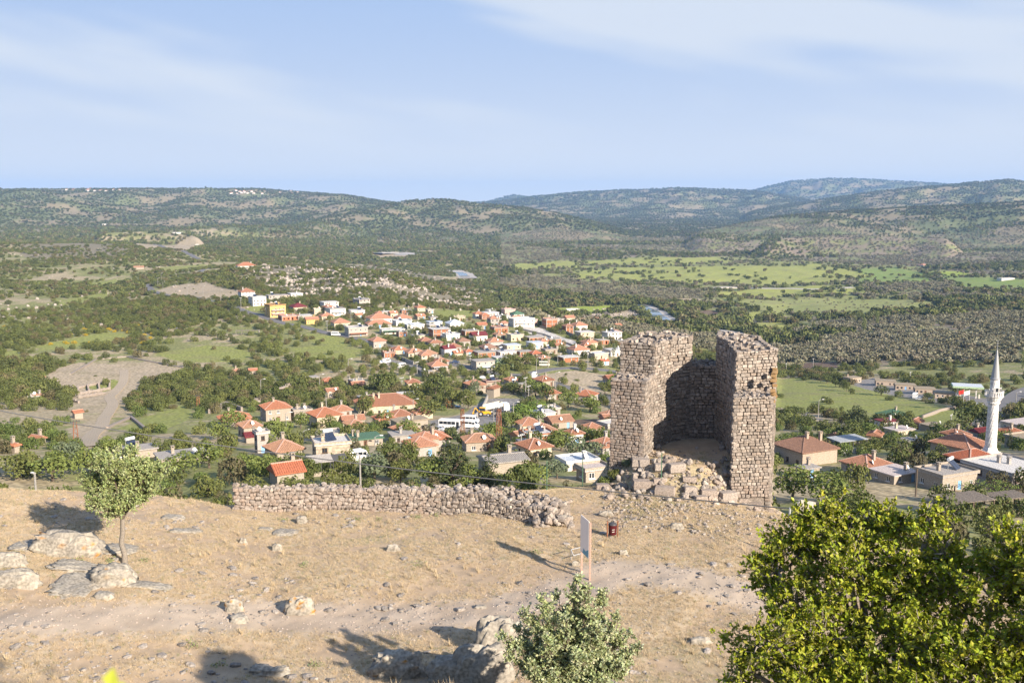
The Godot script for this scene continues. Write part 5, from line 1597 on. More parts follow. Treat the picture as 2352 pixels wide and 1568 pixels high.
	house(1905, 1955, 1018, 0.9, "gable:old", "stone", "low tiled house between the stone inn and the canopy", 30, 0.7)
	house(2062, 2108, 1030, 0.9, "flat:grey", "stone", "small grey flat-roofed house between trees and canopy", 24, 0.8, {"solar": false})
	house(2168, 2222, 1018, 1, "hip:orange", "stone", "orange-roofed house uphill of the prayer house", 24, 0.8)
	house(2230, 2275, 1006, 0.8, "gable:maroon", "stone", "maroon-roofed shed beside the minaret foot", 24, 0.7)
	house(1830, 1880, 1098, 0.9, "flat:grey", "stone", "low grey terrace below the stone inn", 24, 0.7, {"solar": false})
	house(1990, 2030, 1015, 0.9, "gable:orange", "stone", "narrow orange gabled house behind the canopy", 60, 0.8)
	# sheds and far buildings
	house(68, 102, 877, 0.8, "gable:old", "stone", "shed with reddish tiled roof above the excavated ground", -30, 0.6, {"blind": true})
	house(55, 92, 928, 0.8, "flat:grey", "block", "small grey hut beside a rusty roof in the scrub", 24, 0.7, {"solar": false})
	house(76, 100, 920, 0.8, "gable:old", "brick", "shed with a rusty tiled roof behind the grey hut", -30, 0.7, {"blind": true})
	house(68, 104, 1022, 0.7, "gable:orange", "stone", "long low barn with orange roof in the scrub", -28, 0.5, {"blind": true})
	house(22, 44, 1040, 0.7, "gable:orange", "stone", "tiny barn with orange roof below the long low barn", -28, 0.7, {"blind": true})
	house(166, 190, 962, 0.9, "gable:orange", "stone", "small gabled shed with orange roof beside the dirt track", 40, 0.9, {"blind": true})
	house(279, 362, 1052, 0.8, "flat:grey", "stone", "wide low house with worn grey roof and solar heater in the trees", 30, 0.7, {"solar": true, "parapet": false})
	house(356, 480, 1070, 0.8, "flat:grey", "stone", "wide low house with stained concrete roof and satellite dish", 30, 0.6, {"solar": false, "dish": true, "parapet": false, "chimneys": 1})
	house(256, 316, 1086, 0.8, "flat:slab", "white", "white low house with dish and chimney behind the small tree", 24, 0.7, {"solar": false, "dish": true})
	house(541, 588, 616, 1.2, "hip:orange", "white", "white compound with stepped orange roofs on the rocky hill", 24, 0.6, {"from": 300.0})
	house(2112, 2130, 612, 1.2, "hip:orange", "white", "lone white farmhouse with orange roof on the plain", 24, 0.8, {"from": 700.0, "solar": false})
	house(2292, 2330, 644, 1.6, "flat:slab", "white", "long white barn on the plain", 16, 0.4, {"from": 700.0, "blind": true, "solar": false})
	house(2092, 2098, 600, 1.2, "hip:orange", "white", "tiny far cottage among olive groves", 24, 0.8, {"from": 700.0, "solar": false})
	house(232, 248, 517, 1.6, "flat:slab", "white", "far white house on the plain before the long ridge", 24, 0.8, {"from": 1800.0, "solar": false, "blind": true})
	house(396, 418, 537, 1.4, "flat:slab", "white", "far low white barn on the plain before the long ridge", 10, 0.4, {"from": 1800.0, "solar": false, "blind": true})
	house(448, 457, 565, 1.4, "flat:slab", "white", "lone white hut beyond the rocky hill", 10, 0.5, {"from": 1000.0, "solar": false, "blind": true})
	house(306, 330, 619, 1.0, "gable:old", "stone", "rust-roofed farm shed in the green scrub", 24, 0.5, {"from": 300.0, "blind": true})
	house(1300, 1330, 715, 0.9, "flat:slab", "white", "low white shed on the bright green field edge", 10, 0.4, {"from": 620.0, "blind": true, "solar": false})
	house(810, 848, 700, 1.8, "flat:grey", "concrete", "grey concrete block alone above the village", 34, 0.9, {"solar": false, "from": 300.0})
	var r := RandomNumberGenerator.new()
	r.seed = 71
	var mixed := [["hip:orange", "block"], ["hip:orange", "cream"], ["gable:orange", "stone"], ["flat:grey", "brick"], ["flat:slab", "block"], ["hip:old", "stone"], ["gable:orange", "cream"], ["flat:grey", "block"]]
	var said := {"hip:orange": "orange hipped roof", "gable:orange": "orange gable roof", "flat:grey": "grey flat roof", "flat:slab": "pale flat roof", "hip:old": "faded tiled roof"}
	var kinds := {"block": "grey block", "cream": "cream", "stone": "stone", "brick": "brick"}
	var built := 0
	for k in 900:    # outhouses and small dwellings filling the lanes between the larger houses
		if built >= 60: break
		var u := r.randf_range(700, 1420)
		var v := r.randf_range(712, 852) if k % 3 else r.randf_range(880, 1060)
		var line := 700.0 + (u - 560.0) * 0.03
		if v < line or (k % 3 and (v > 730.0 + (u - 640.0) * 0.36 or u < 740)): continue
		if k % 3 == 0 and (u > 1000 and u < 1210): continue
		var p := gp(u, v)
		var clear := cover_at(p.x, p.z) in ["", "dirt"]
		for e in [Vector2(0, 0), Vector2(4, 0), Vector2(-4, 0), Vector2(0, 4), Vector2(0, -6), Vector2(3, -4), Vector2(-3, -4)]:
			clear = clear and is_free(p.x + e.x, p.z + e.y)
		if not clear: continue
		var m: Array = mixed[r.randi() % mixed.size()]
		var half := r.randf_range(2.6, 3.8) / px(p)
		house(u - half, u + half, v, r.randf_range(0.9, 1.25), m[0], m[1], "%s outhouse with %s %s" % [kinds[m[1]], said[m[0]], near_what(p)], r.randf_range(18, 34), 0.85, {"solar": false, "name": "outhouse", "group": "small outhouses of the village"})
		built += 1
	print("infill ", built)
	for k in 34:    # hamlets along the far skyline
		var a := k < 20
		var u := r.randf_range(520, 690) if a else r.randf_range(150, 285)
		var v := r.randf_range(436, 446) if a else r.randf_range(434, 440)
		var p := gp(u, v, 3000)
		var o := thing("far_house", on_ground(p.x, p.z, 0.5), r.randf_range(0.2, 0.7), "tiny white and orange house of a hamlet on the skyline ridge", "house", "hamlet on the skyline")
		var m := MB.new()
		m.box(Vector3(0, 2.5, 0), Vector3(13, 6, 11))
		put(m, "wall", mats.wall_white, o)
		hip_roof(o, 13, 11, 5.5, "orange", 0.45, false)

# ---------------------------------------------------------------- poles, vehicles, minaret and the rest
func pole(u: float, v: float, v_top: float, kind: String, label: String, from := 75.0, group := "") -> void:
	var p := gp(u, v, from)
	var d := ray(u, v_top)
	var top := EYE.y + d.y / Vector2(d.x, d.z).length() * Vector2(p.x, p.z).length()
	var h := maxf(top - p.y, 2.0)
	var o := thing({"lamp": "street_lamp", "power": "power_pole", "lattice": "lattice_pylon", "wood": "wooden_pole"}[kind], p, 0.5, label, "pole", group)
	var b := MB.new()
	match kind:
		"lamp":
			b.tube([Vector3(0, -0.5, 0), Vector3(0, h, 0)], [0.17, 0.10], 8)
			put(b, "post", mats.concrete_pole, o)
			b = MB.new()
			b.tube([Vector3(0, h - 0.1, 0), Vector3(0.5, h + 0.25, 0.3), Vector3(1.1, h + 0.35, 0.6)], [0.05, 0.045, 0.04], 5)
			put(b, "arm", mats.steel, o)
			b = MB.new()
			b.box(Vector3(1.3, h + 0.36, 0.72), Vector3(0.75, 0.16, 0.32), Basis(Vector3.UP, -0.5))
			put(b, "lamp_head", mats.dish, o)
		"power":
			b.tube([Vector3(0, -0.5, 0), Vector3(0, h, 0)], [0.19, 0.12], 8)
			put(b, "post", mats.concrete_pole, o)
			b = MB.new()
			b.box(Vector3(0, h - 0.35, 0), Vector3(2.2, 0.14, 0.14), Basis(Vector3.UP, 0.4))
			b.box(Vector3(0, h - 1.6, 0), Vector3(1.3, 0.12, 0.12), Basis(Vector3.UP, 0.4))
			put(b, "crossarm", mats.steel, o)
			for x in [-1.0, -0.35, 0.35, 1.0]:
				b = MB.new()
				b.tube([Vector3(x * cos(0.4), h - 0.28, -x * sin(0.4)), Vector3(x * cos(0.4), h, -x * sin(0.4))], [0.07, 0.05], 6)
				put(b, "insulator", mats.dish, o)
		"wood":
			b.tube([Vector3(0, -0.5, 0), Vector3(0.05, h, 0)], [0.15, 0.11], 7)
			put(b, "post", mats.bark, o)
		"lattice":
			var w := 0.55
			for x in [-1.0, 1.0]:
				for z in [-1.0, 1.0]:
					b.bar(Vector3(x * w, -0.5, z * w), Vector3(x * w * 0.55, h, z * w * 0.55), 0.11)
			put(b, "leg_frame", mats.rust, o)
			b = MB.new()
			var n := int(h / 0.95)
			for k in n:
				var t := w * (1 - 0.45 * k / n)
				var t2 := w * (1 - 0.45 * (k + 1) / n)
				var y := h * k / n
				var y2 := h * (k + 1) / n
				var s := 1.0 if k % 2 else -1.0
				b.bar(Vector3(-t * s, y, t), Vector3(t2 * s, y2, t2), 0.06)
				b.bar(Vector3(-t * s, y, -t), Vector3(t2 * s, y2, -t2), 0.06)
				b.bar(Vector3(t, y, t * s), Vector3(t2, y2, -t2 * s), 0.06)
				b.bar(Vector3(-t, y, t * s), Vector3(-t2, y2, -t2 * s), 0.06)
			put(b, "bracing", mats.rust, o)
			b = MB.new()
			b.box(Vector3(0, h, 0), Vector3(1.9, 0.12, 0.12))
			for x in [-0.85, -0.3, 0.3, 0.85]:
				b.tube([Vector3(x, h + 0.05, 0), Vector3(x, h + 0.4, 0)], [0.07, 0.05], 6)
			put(b, "crossarm", mats.dark_steel, o)

func build_poles() -> void:
	mat("concrete_pole", 0.36, 0.34, 0.31, 0.85, "mottle", 0.8)
	mat("rust", 0.30, 0.13, 0.07, 0.85, "mottle", 1.5)
	for k in [[749, 939, 903], [599, 907, 872], [734, 899, 861], [861, 1026, 1003], [800, 857, 825], [996, 880, 850], [1276, 889, 856], [1232, 854, 823], [1259, 845, 812], [1281, 838, 813], [1350, 846, 812], [698, 1014, 989], [657, 991, 949], [949, 953, 918], [1392, 1046, 1016], [2334, 933, 901], [1880, 960, 919], [1134, 984, 938], [1179, 967, 925]]:
		pole(k[0], k[1], k[2], "lamp", "pale concrete street lamp standing between the village houses", 75.0, "street lamps of the village")
	for k in [[923, 894, 866], [1197, 1041, 996], [1207, 914, 866], [1214, 925, 885], [1073, 892, 872], [1080, 843, 816], [1037, 792, 772], [958, 858, 830], [553, 711, 683], [612, 728, 707], [751, 761, 736], [806, 740, 714], [890, 839, 808], [1868, 851, 823], [1806, 857, 834], [2091, 878, 854], [2185, 977, 951], [757, 715, 693], [1109, 797, 778]]:
		pole(k[0], k[1], k[2], "power", "concrete power pole with crossarm near the village houses", 75.0, "power poles of the village")
	for k in [[370, 647, 627], [362, 662, 639], [374, 672, 647], [399, 676, 654], [430, 681, 656], [466, 684, 657], [506, 692, 667], [433, 632, 617], [402, 637, 622]]:
		pole(k[0], k[1], k[2], "lamp", "white street lamp along the curving road out of the village", 300.0, "street lamps along the curving road")
	pole(1146, 1037, 938, "lattice", "tall rusty lattice pylon behind the grey vault roof")
	pole(1062, 998, 938, "lattice", "rusty lattice pylon beside the white coach")
	pole(174, 1022, 968, "lattice", "yellowish rusty lattice pylon beside the dirt track")
	pole(455, 941, 909, "lattice", "rusty lattice pylon among scrub oaks")
	pole(2038, 1000, 963, "wood", "thick timber pole behind the metal canopy")
	pole(2104, 1140, 1076, "wood", "weathered timber pole in front of the pinkish flat roof")
	pole(580, 604, 581, "wood", "thin mast beside the orange-roofed hilltop compound", 300.0)
	# two lamps just behind the plateau edge
	for k in [[78, 1085, 95.0, "grey concrete lamp post rising behind the dry grass edge"], [826, 1044, 108.0, "pale concrete lamp post behind the dry-stone wall"]]:
		var p := at_range(k[0], k[1], k[2])
		var g := on_ground(p.x, p.z)
		var o := thing("street_lamp", g, 2.6, k[3], "pole")
		var b := MB.new()
		b.tube([Vector3(0, -0.5, 0), Vector3(0, p.y - g.y, 0)], [0.14, 0.09], 8)
		put(b, "post", mats.concrete_pole, o)
		b = MB.new()
		b.box(Vector3(0.22, p.y - g.y - 0.06, 0), Vector3(0.5, 0.1, 0.2))
		put(b, "lamp_head", mats.dish, o)

func extrude(b: MB, prof_: PackedVector2Array, width: float, base: Vector3, q := Basis.IDENTITY) -> void:
	var n := prof_.size()
	var k0 := b.v.size()
	for s in [-0.5, 0.5]:
		for p in prof_:
			b.v.append(base + q * Vector3(p.x, p.y, width * s))
	for t in range(0, 3 * (n - 2), 3):
		var tri := Geometry2D.triangulate_polygon(prof_)
		b.tri(k0 + tri[t], k0 + tri[t + 1], k0 + tri[t + 2])
		b.tri(k0 + n + tri[t], k0 + n + tri[t + 2], k0 + n + tri[t + 1])
	for k in n:
		var a := k0 + k
		var e := k0 + (k + 1) % n
		b.tri(a, e, e + n); b.tri(a, e + n, a + n)

func wheel(parent: Node3D, x: float, z: float, r: float, w := 0.24) -> void:
	var b := MB.new()
	b.tube([Vector3(x, r, z - w / 2), Vector3(x, r, z + w / 2)], [r, r], 14)
	var t := put(b, "wheel", mats.tyre, parent)
	b = MB.new()
	var s := signf(z)
	b.tube([Vector3(x, r, z + s * w * 0.5), Vector3(x, r, z + s * (w * 0.5 + 0.02))], [r * 0.55, r * 0.5], 10)
	put(b, "rim", mats.steel, t)

func vehicle(kind: String, u: float, v: float, turn_deg: float, paint: String, label: String, group := "", from := 75.0) -> void:
	var p := gp(u, v, from)
	p.y += 0.12
	var o := thing({"car": "parked_car", "van": "minibus", "bus": "coach"}[kind], p, deg_to_rad(turn_deg), label, kind if kind != "bus" else "coach", group)
	o.scale = Vector3.ONE * 0.85
	var b := MB.new()
	var prof_ := PackedVector2Array()
	var W := 1.75
	var glass := []      # [x0, x1, y0, y1] on the flanks
	match kind:
		"car":
			prof_ = PackedVector2Array([Vector2(-2.1, 0.3), Vector2(-2.12, 0.78), Vector2(-1.75, 0.95), Vector2(-1.2, 1.4), Vector2(0.45, 1.43), Vector2(1.15, 0.98), Vector2(1.95, 0.84), Vector2(2.1, 0.6), Vector2(2.1, 0.3)])
			glass = [[-1.2, -0.35, 0.98, 1.32], [-0.28, 0.65, 0.98, 1.32]]
		"van":
			W = 2.0
			prof_ = PackedVector2Array([Vector2(-2.9, 0.35), Vector2(-2.95, 2.35), Vector2(-2.7, 2.6), Vector2(1.5, 2.6), Vector2(1.9, 2.35), Vector2(2.5, 1.35), Vector2(3.0, 1.15), Vector2(3.05, 0.35)])
			glass = [[-2.7, -1.5, 1.45, 2.2], [-1.4, -0.2, 1.45, 2.2], [-0.1, 1.0, 1.45, 2.2], [1.1, 1.95, 1.4, 2.1]]
		"bus":
			W = 2.3
			prof_ = PackedVector2Array([Vector2(-3.8, 0.4), Vector2(-3.85, 2.8), Vector2(-3.6, 3.0), Vector2(3.5, 3.0), Vector2(3.75, 2.75), Vector2(3.9, 1.2), Vector2(3.85, 0.4)])
			glass = [[-3.6, -2.3, 1.5, 2.5], [-2.2, -0.9, 1.5, 2.5], [-0.8, 0.5, 1.5, 2.5], [0.6, 1.9, 1.5, 2.5], [2.2, 3.2, 0.6, 2.5]]
	extrude(b, prof_, W, Vector3.ZERO)
	put(b, "body", mats[paint], o)
	for g in glass:
		for s in [-1.0, 1.0]:
			b = MB.new()
			b.box(Vector3((g[0] + g[1]) / 2, (g[2] + g[3]) / 2, s * W / 2), Vector3(g[1] - g[0], g[3] - g[2], 0.03))
			put(b, "window", mats.window_glass, o)
	b = MB.new()     # windscreen, lying on the sloping front
	var fs := {"car": [Vector2(0.5, 1.4), Vector2(1.1, 1.01)], "van": [Vector2(1.9, 2.3), Vector2(2.45, 1.42)], "bus": [Vector2(3.74, 2.7), Vector2(3.86, 1.45)]}[kind] as Array
	b.quad(Vector3(fs[0].x + 0.02, fs[0].y + 0.02, -W * 0.44), Vector3(fs[0].x + 0.02, fs[0].y + 0.02, W * 0.44), Vector3(fs[1].x + 0.02, fs[1].y + 0.02, W * 0.44), Vector3(fs[1].x + 0.02, fs[1].y + 0.02, -W * 0.44))
	put(b, "windscreen", mats.window_glass, o)
	var wx := {"car": [-1.3, 1.3], "van": [-1.9, 2.0], "bus": [-2.3, 2.0]}[kind] as Array
	for x in wx:
		for s in [-1.0, 1.0]:
			wheel(o, x, s * (W / 2 - 0.1), {"car": 0.32, "van": 0.36, "bus": 0.45}[kind])
	var front: float = {"car": 2.1, "van": 3.03, "bus": 3.88}[kind]
	for s in [-1.0, 1.0]:
		b = MB.new()
		b.box(Vector3(front, 0.72, s * W * 0.36), Vector3(0.05, 0.18, 0.3))
		put(b, "headlight", mats.tank, o)

func build_vehicles() -> void:
	mat("tyre", 0.025, 0.025, 0.025, 0.9)
	var paints := {"white": [0.80, 0.80, 0.78], "silver": [0.42, 0.43, 0.44], "navy": [0.03, 0.05, 0.11], "black": [0.025, 0.025, 0.03], "blue": [0.06, 0.20, 0.42], "red": [0.42, 0.04, 0.03], "machine": [0.80, 0.42, 0.02], "cream": [0.68, 0.62, 0.50]}
	for k in paints:
		var m := mat("paint_" + k, paints[k][0], paints[k][1], paints[k][2], 0.35)
		m.clearcoat_enabled = true
		m.clearcoat = 0.6
		m.clearcoat_roughness = 0.1
	vehicle("bus", 1035, 984, -14, "paint_white", "white coach with dark windows in the coach park")
	vehicle("van", 1079, 983, -16, "paint_white", "white minibus beside the coach, nose towards the exit")
	vehicle("van", 1080, 971, -8, "paint_white", "white minibus behind the coach and the rusty pylon")
	vehicle("van", 819, 1060, 35, "paint_white", "white minibus half hidden behind the beige house")
	vehicle("car", 1006, 990, -14, "paint_silver", "silver car parked behind the coach")
	vehicle("car", 1110, 870, 10, "paint_white", "white car on the road junction")
	vehicle("car", 1195, 845, 8, "paint_navy", "dark blue car parked by the pale green house")
	vehicle("car", 1047, 834, 12, "paint_navy", "dark blue car parked on the side lane")
	vehicle("car", 1335, 904, -16, "paint_navy", "dark car driving on the lower road")
	vehicle("van", 1250, 841, -4, "paint_cream", "cream pickup van parked above the road bend")
	vehicle("van", 1228, 867, 80, "paint_white", "white van parked at the road fork")
	vehicle("van", 771, 771, -6, "paint_white", "white van parked before the restaurant")
	vehicle("car", 758, 768, -6, "paint_black", "black car parked behind the white van by the restaurant")
	vehicle("van", 888, 834, 70, "paint_white", "white van beside the walled lane")
	vehicle("car", 878, 834, 76, "paint_white", "white car next to the van beside the walled lane")
	vehicle("van", 923, 845, 64, "paint_white", "white minibus waiting in the walled lane")
	for k in [[524, 701], [530, 703], [514, 698]]:
		vehicle("car", k[0], k[1], -30, "paint_black", "black car parked in a row on the curving road", "cars parked on the curving road", 300.0)
	vehicle("car", 424, 686, -20, "paint_blue", "blue car on the curving road out of the village", "", 300.0)
	vehicle("van", 2247, 940, 20, "paint_white", "white camper van beside the filling station flags")
	vehicle("car", 2114, 919, -20, "paint_silver", "silver car parked on the filling station yard")
	vehicle("van", 2103, 914, 60, "paint_white", "white van parked on the filling station yard")
	# backhoe loader
	var p := gp(1112, 956)
	p.y += 0.1
	var o := thing("backhoe_loader", p, deg_to_rad(-10), "yellow backhoe loader parked beside the dump truck", "excavator")
	var b := MB.new()
	extrude(b, PackedVector2Array([Vector2(-1.6, 0.8), Vector2(-1.6, 1.6), Vector2(0.6, 1.7), Vector2(2.1, 1.45), Vector2(2.2, 0.8)]), 1.3, Vector3.ZERO)
	put(b, "body", mats.paint_machine, o)
	b = MB.new()
	extrude(b, PackedVector2Array([Vector2(-1.3, 1.6), Vector2(-1.2, 2.7), Vector2(0.3, 2.7), Vector2(0.5, 1.7)]), 1.25, Vector3.ZERO)
	put(b, "cab", mats.window_glass, o)
	b = MB.new()
	b.box(Vector3(-0.45, 2.78, 0), Vector3(1.9, 0.16, 1.5))
	put(b, "cab_roof", mats.paint_machine, o)
	for s in [-1.0, 1.0]:
		wheel(o, -0.9, s * 0.85, 0.78, 0.45)
		wheel(o, 1.5, s * 0.8, 0.55, 0.35)
	b = MB.new()
	for s in [-0.5, 0.5]:
		b.bar(Vector3(1.0, 1.5, s), Vector3(3.2, 0.5, s), 0.16)
	b.box(Vector3(3.5, 0.5, 0), Vector3(0.7, 0.7, 2.2), Basis(Vector3.BACK, 0.4))
	put(b, "loader_bucket", mats.paint_black, o)
	b = MB.new()
	b.bar(Vector3(-1.6, 1.3, 0), Vector3(-2.9, 2.6, 0), 0.25); b.bar(Vector3(-2.9, 2.6, 0), Vector3(-3.6, 1.0, 0), 0.2); b.box(Vector3(-3.5, 0.7, 0), Vector3(0.5, 0.6, 0.7))
	put(b, "digging_arm", mats.paint_machine, o)
	# dump truck
	p = gp(1138, 947)
	p.y += 0.1
	o = thing("dump_truck", p, deg_to_rad(18), "white dump truck with raised empty tipper body", "truck")
	b = MB.new()
	extrude(b, PackedVector2Array([Vector2(2.6, 0.7), Vector2(2.6, 3.0), Vector2(4.3, 3.0), Vector2(4.6, 1.8), Vector2(4.6, 0.7)]), 2.4, Vector3.ZERO)
	put(b, "cab", mats.paint_white, o)
	b = MB.new()
	b.box(Vector3(0.2, 0.85, 0), Vector3(8.0, 0.35, 1.0))
	put(b, "chassis", mats.dark_steel, o)
	b = MB.new()
	var q := Basis(Vector3.BACK, 0.16)
	b.box(Vector3(-0.8, 1.7, 0), Vector3(6.2, 0.12, 2.4), q)
	b.box(Vector3(-0.9, 2.4, 1.15), Vector3(6.2, 1.3, 0.1), q); b.box(Vector3(-0.9, 2.4, -1.15), Vector3(6.2, 1.3, 0.1), q); b.box(Vector3(2.1, 2.9, 0), Vector3(0.1, 1.4, 2.2), q)
	put(b, "tipper_body", mats.paint_cream, o)
	for x in [-2.8, -1.6, 3.5]:
		for s in [-1.0, 1.0]:
			wheel(o, x, s * 1.0, 0.5, 0.35)

func ring_mesh(b: MB, prof_: Array, sides: int, flutes := 0, depth_ := 0.0, twist := 0.0) -> void:
	var k0 := b.v.size()
	for e in prof_:
		for s in sides:
			var a := TAU * s / sides
			var r: float = e.x * (1.0 + (depth_ * absf(cos(flutes * 0.5 * (a + e.y * twist))) if flutes > 0 else 0.0))
			b.v.append(Vector3(cos(a) * r, e.y, sin(a) * r))
	for k in prof_.size() - 1:
		for s in sides:
			var a := k0 + k * sides + s
			var e := k0 + k * sides + (s + 1) % sides
			b.tri(a, a + sides, e + sides); b.tri(a, e + sides, e)

func build_minaret() -> void:
	var foot := gp(2275, 1048)
	var s := px(foot)
	var H := 268.0 * s
	var o := thing("minaret", foot, 0.0, "slender white minaret with spiral fluted shaft, balcony and grey spire", "minaret")
	var k := H / 25.2
	var white := mat("minaret_plaster", 0.80, 0.77, 0.73, 0.8, "stain", 0.4)
	var lead := mat("lead_sheet", 0.33, 0.335, 0.34, 0.45)
	lead.metallic = 0.35
	var b := MB.new()
	b.box(Vector3(0, -0.5 * k, 0), Vector3(3.0, 3.4, 3.0) * k, Basis(Vector3.UP, 0.3))
	ring_mesh(b, [Vector2(1.7, 1.2) * k, Vector2(1.25, 2.2) * k], 8)
	put(b, "base", white, o)
	b = MB.new()
	var pr := []
	for j in 61:
		var t := j / 60.0
		pr.append(Vector2(lerpf(1.1, 0.97, t), lerpf(2.2, 11.8, t)) * k)
	ring_mesh(b, pr, 72, 16, 0.075, 0.22 / k)
	put(b, "fluted_shaft", white, o, true)
	b = MB.new()
	ring_mesh(b, [Vector2(1.18, 11.7) * k, Vector2(1.28, 11.75) * k, Vector2(1.28, 11.95) * k, Vector2(1.2, 12.0) * k, Vector2(1.25, 12.4) * k, Vector2(1.42, 12.5) * k, Vector2(1.42, 12.75) * k, Vector2(1.6, 12.85) * k, Vector2(1.62, 13.1) * k, Vector2(1.85, 13.2) * k, Vector2(1.88, 13.4) * k, Vector2(0.8, 13.42) * k], 40, 20, 0.03)
	put(b, "corbelled_gallery", white, o)
	b = MB.new()
	for j in 24:
		var a := TAU * j / 24
		b.box(Vector3(cos(a) * 1.8 * k, 13.85 * k, sin(a) * 1.8 * k), Vector3(0.12, 0.9, 0.28) * k, Basis(Vector3.UP, -a))
	ring_mesh(b, [Vector2(1.75, 14.3) * k, Vector2(1.9, 14.3) * k, Vector2(1.9, 14.45) * k, Vector2(1.75, 14.45) * k, Vector2(1.75, 14.3) * k], 32)
	put(b, "balustrade", white, o)
	b = MB.new()
	pr = []
	for j in 21:
		pr.append(Vector2(0.86, lerpf(13.3, 17.0, j / 20.0)) * k)
	ring_mesh(b, pr, 64, 16, 0.075, 0.22 / k)
	put(b, "upper_shaft", white, o, true)
	b = MB.new()
	b.box(Vector3(0.15, 14.4, 0.86) * k, Vector3(0.5, 1.5, 0.25) * k)
	put(b, "doorway", mats.window_glass, o)
	b = MB.new()
	ring_mesh(b, [Vector2(0.95, 16.95) * k, Vector2(0.98, 17.1) * k, Vector2(0.84, 17.3) * k, Vector2(0.5, 20.2) * k, Vector2(0.16, 22.8) * k, Vector2(0.03, 23.4) * k], 16, 16, 0.06)
	put(b, "spire", lead, o)
	b = MB.new()
	b.tube([Vector3(0, 23.2, 0) * k, Vector3(0, 25.0, 0) * k], [0.05 * k, 0.03 * k], 6)
	for y in [23.6, 24.1, 24.5]:
		ring_mesh(b, [Vector2(0.01, y - 0.14) * k, Vector2(0.15, y) * k, Vector2(0.01, y + 0.14) * k], 10)
	for j in 9:
		var a := -2.2 + 4.4 * j / 9.0
		var a2 := -2.2 + 4.4 * (j + 1) / 9.0
		b.bar(Vector3(sin(a) * 0.18, 25.2 - cos(a) * 0.18, 0) * k, Vector3(sin(a2) * 0.18, 25.2 - cos(a2) * 0.18, 0) * k, 0.05 * k)
	put(b, "finial", lead, o)
	for a in [0.3, 2.2]:
		b = MB.new()
		var d := Vector3(cos(a), 0, sin(a))
		b.tube([Vector3(0, 15.0, 0) * k + d * 0.9 * k, Vector3(0, 15.0, 0) * k + d * 1.35 * k], [0.06, 0.26], 10)
		put(b, "loudspeaker", mats.dish, o)

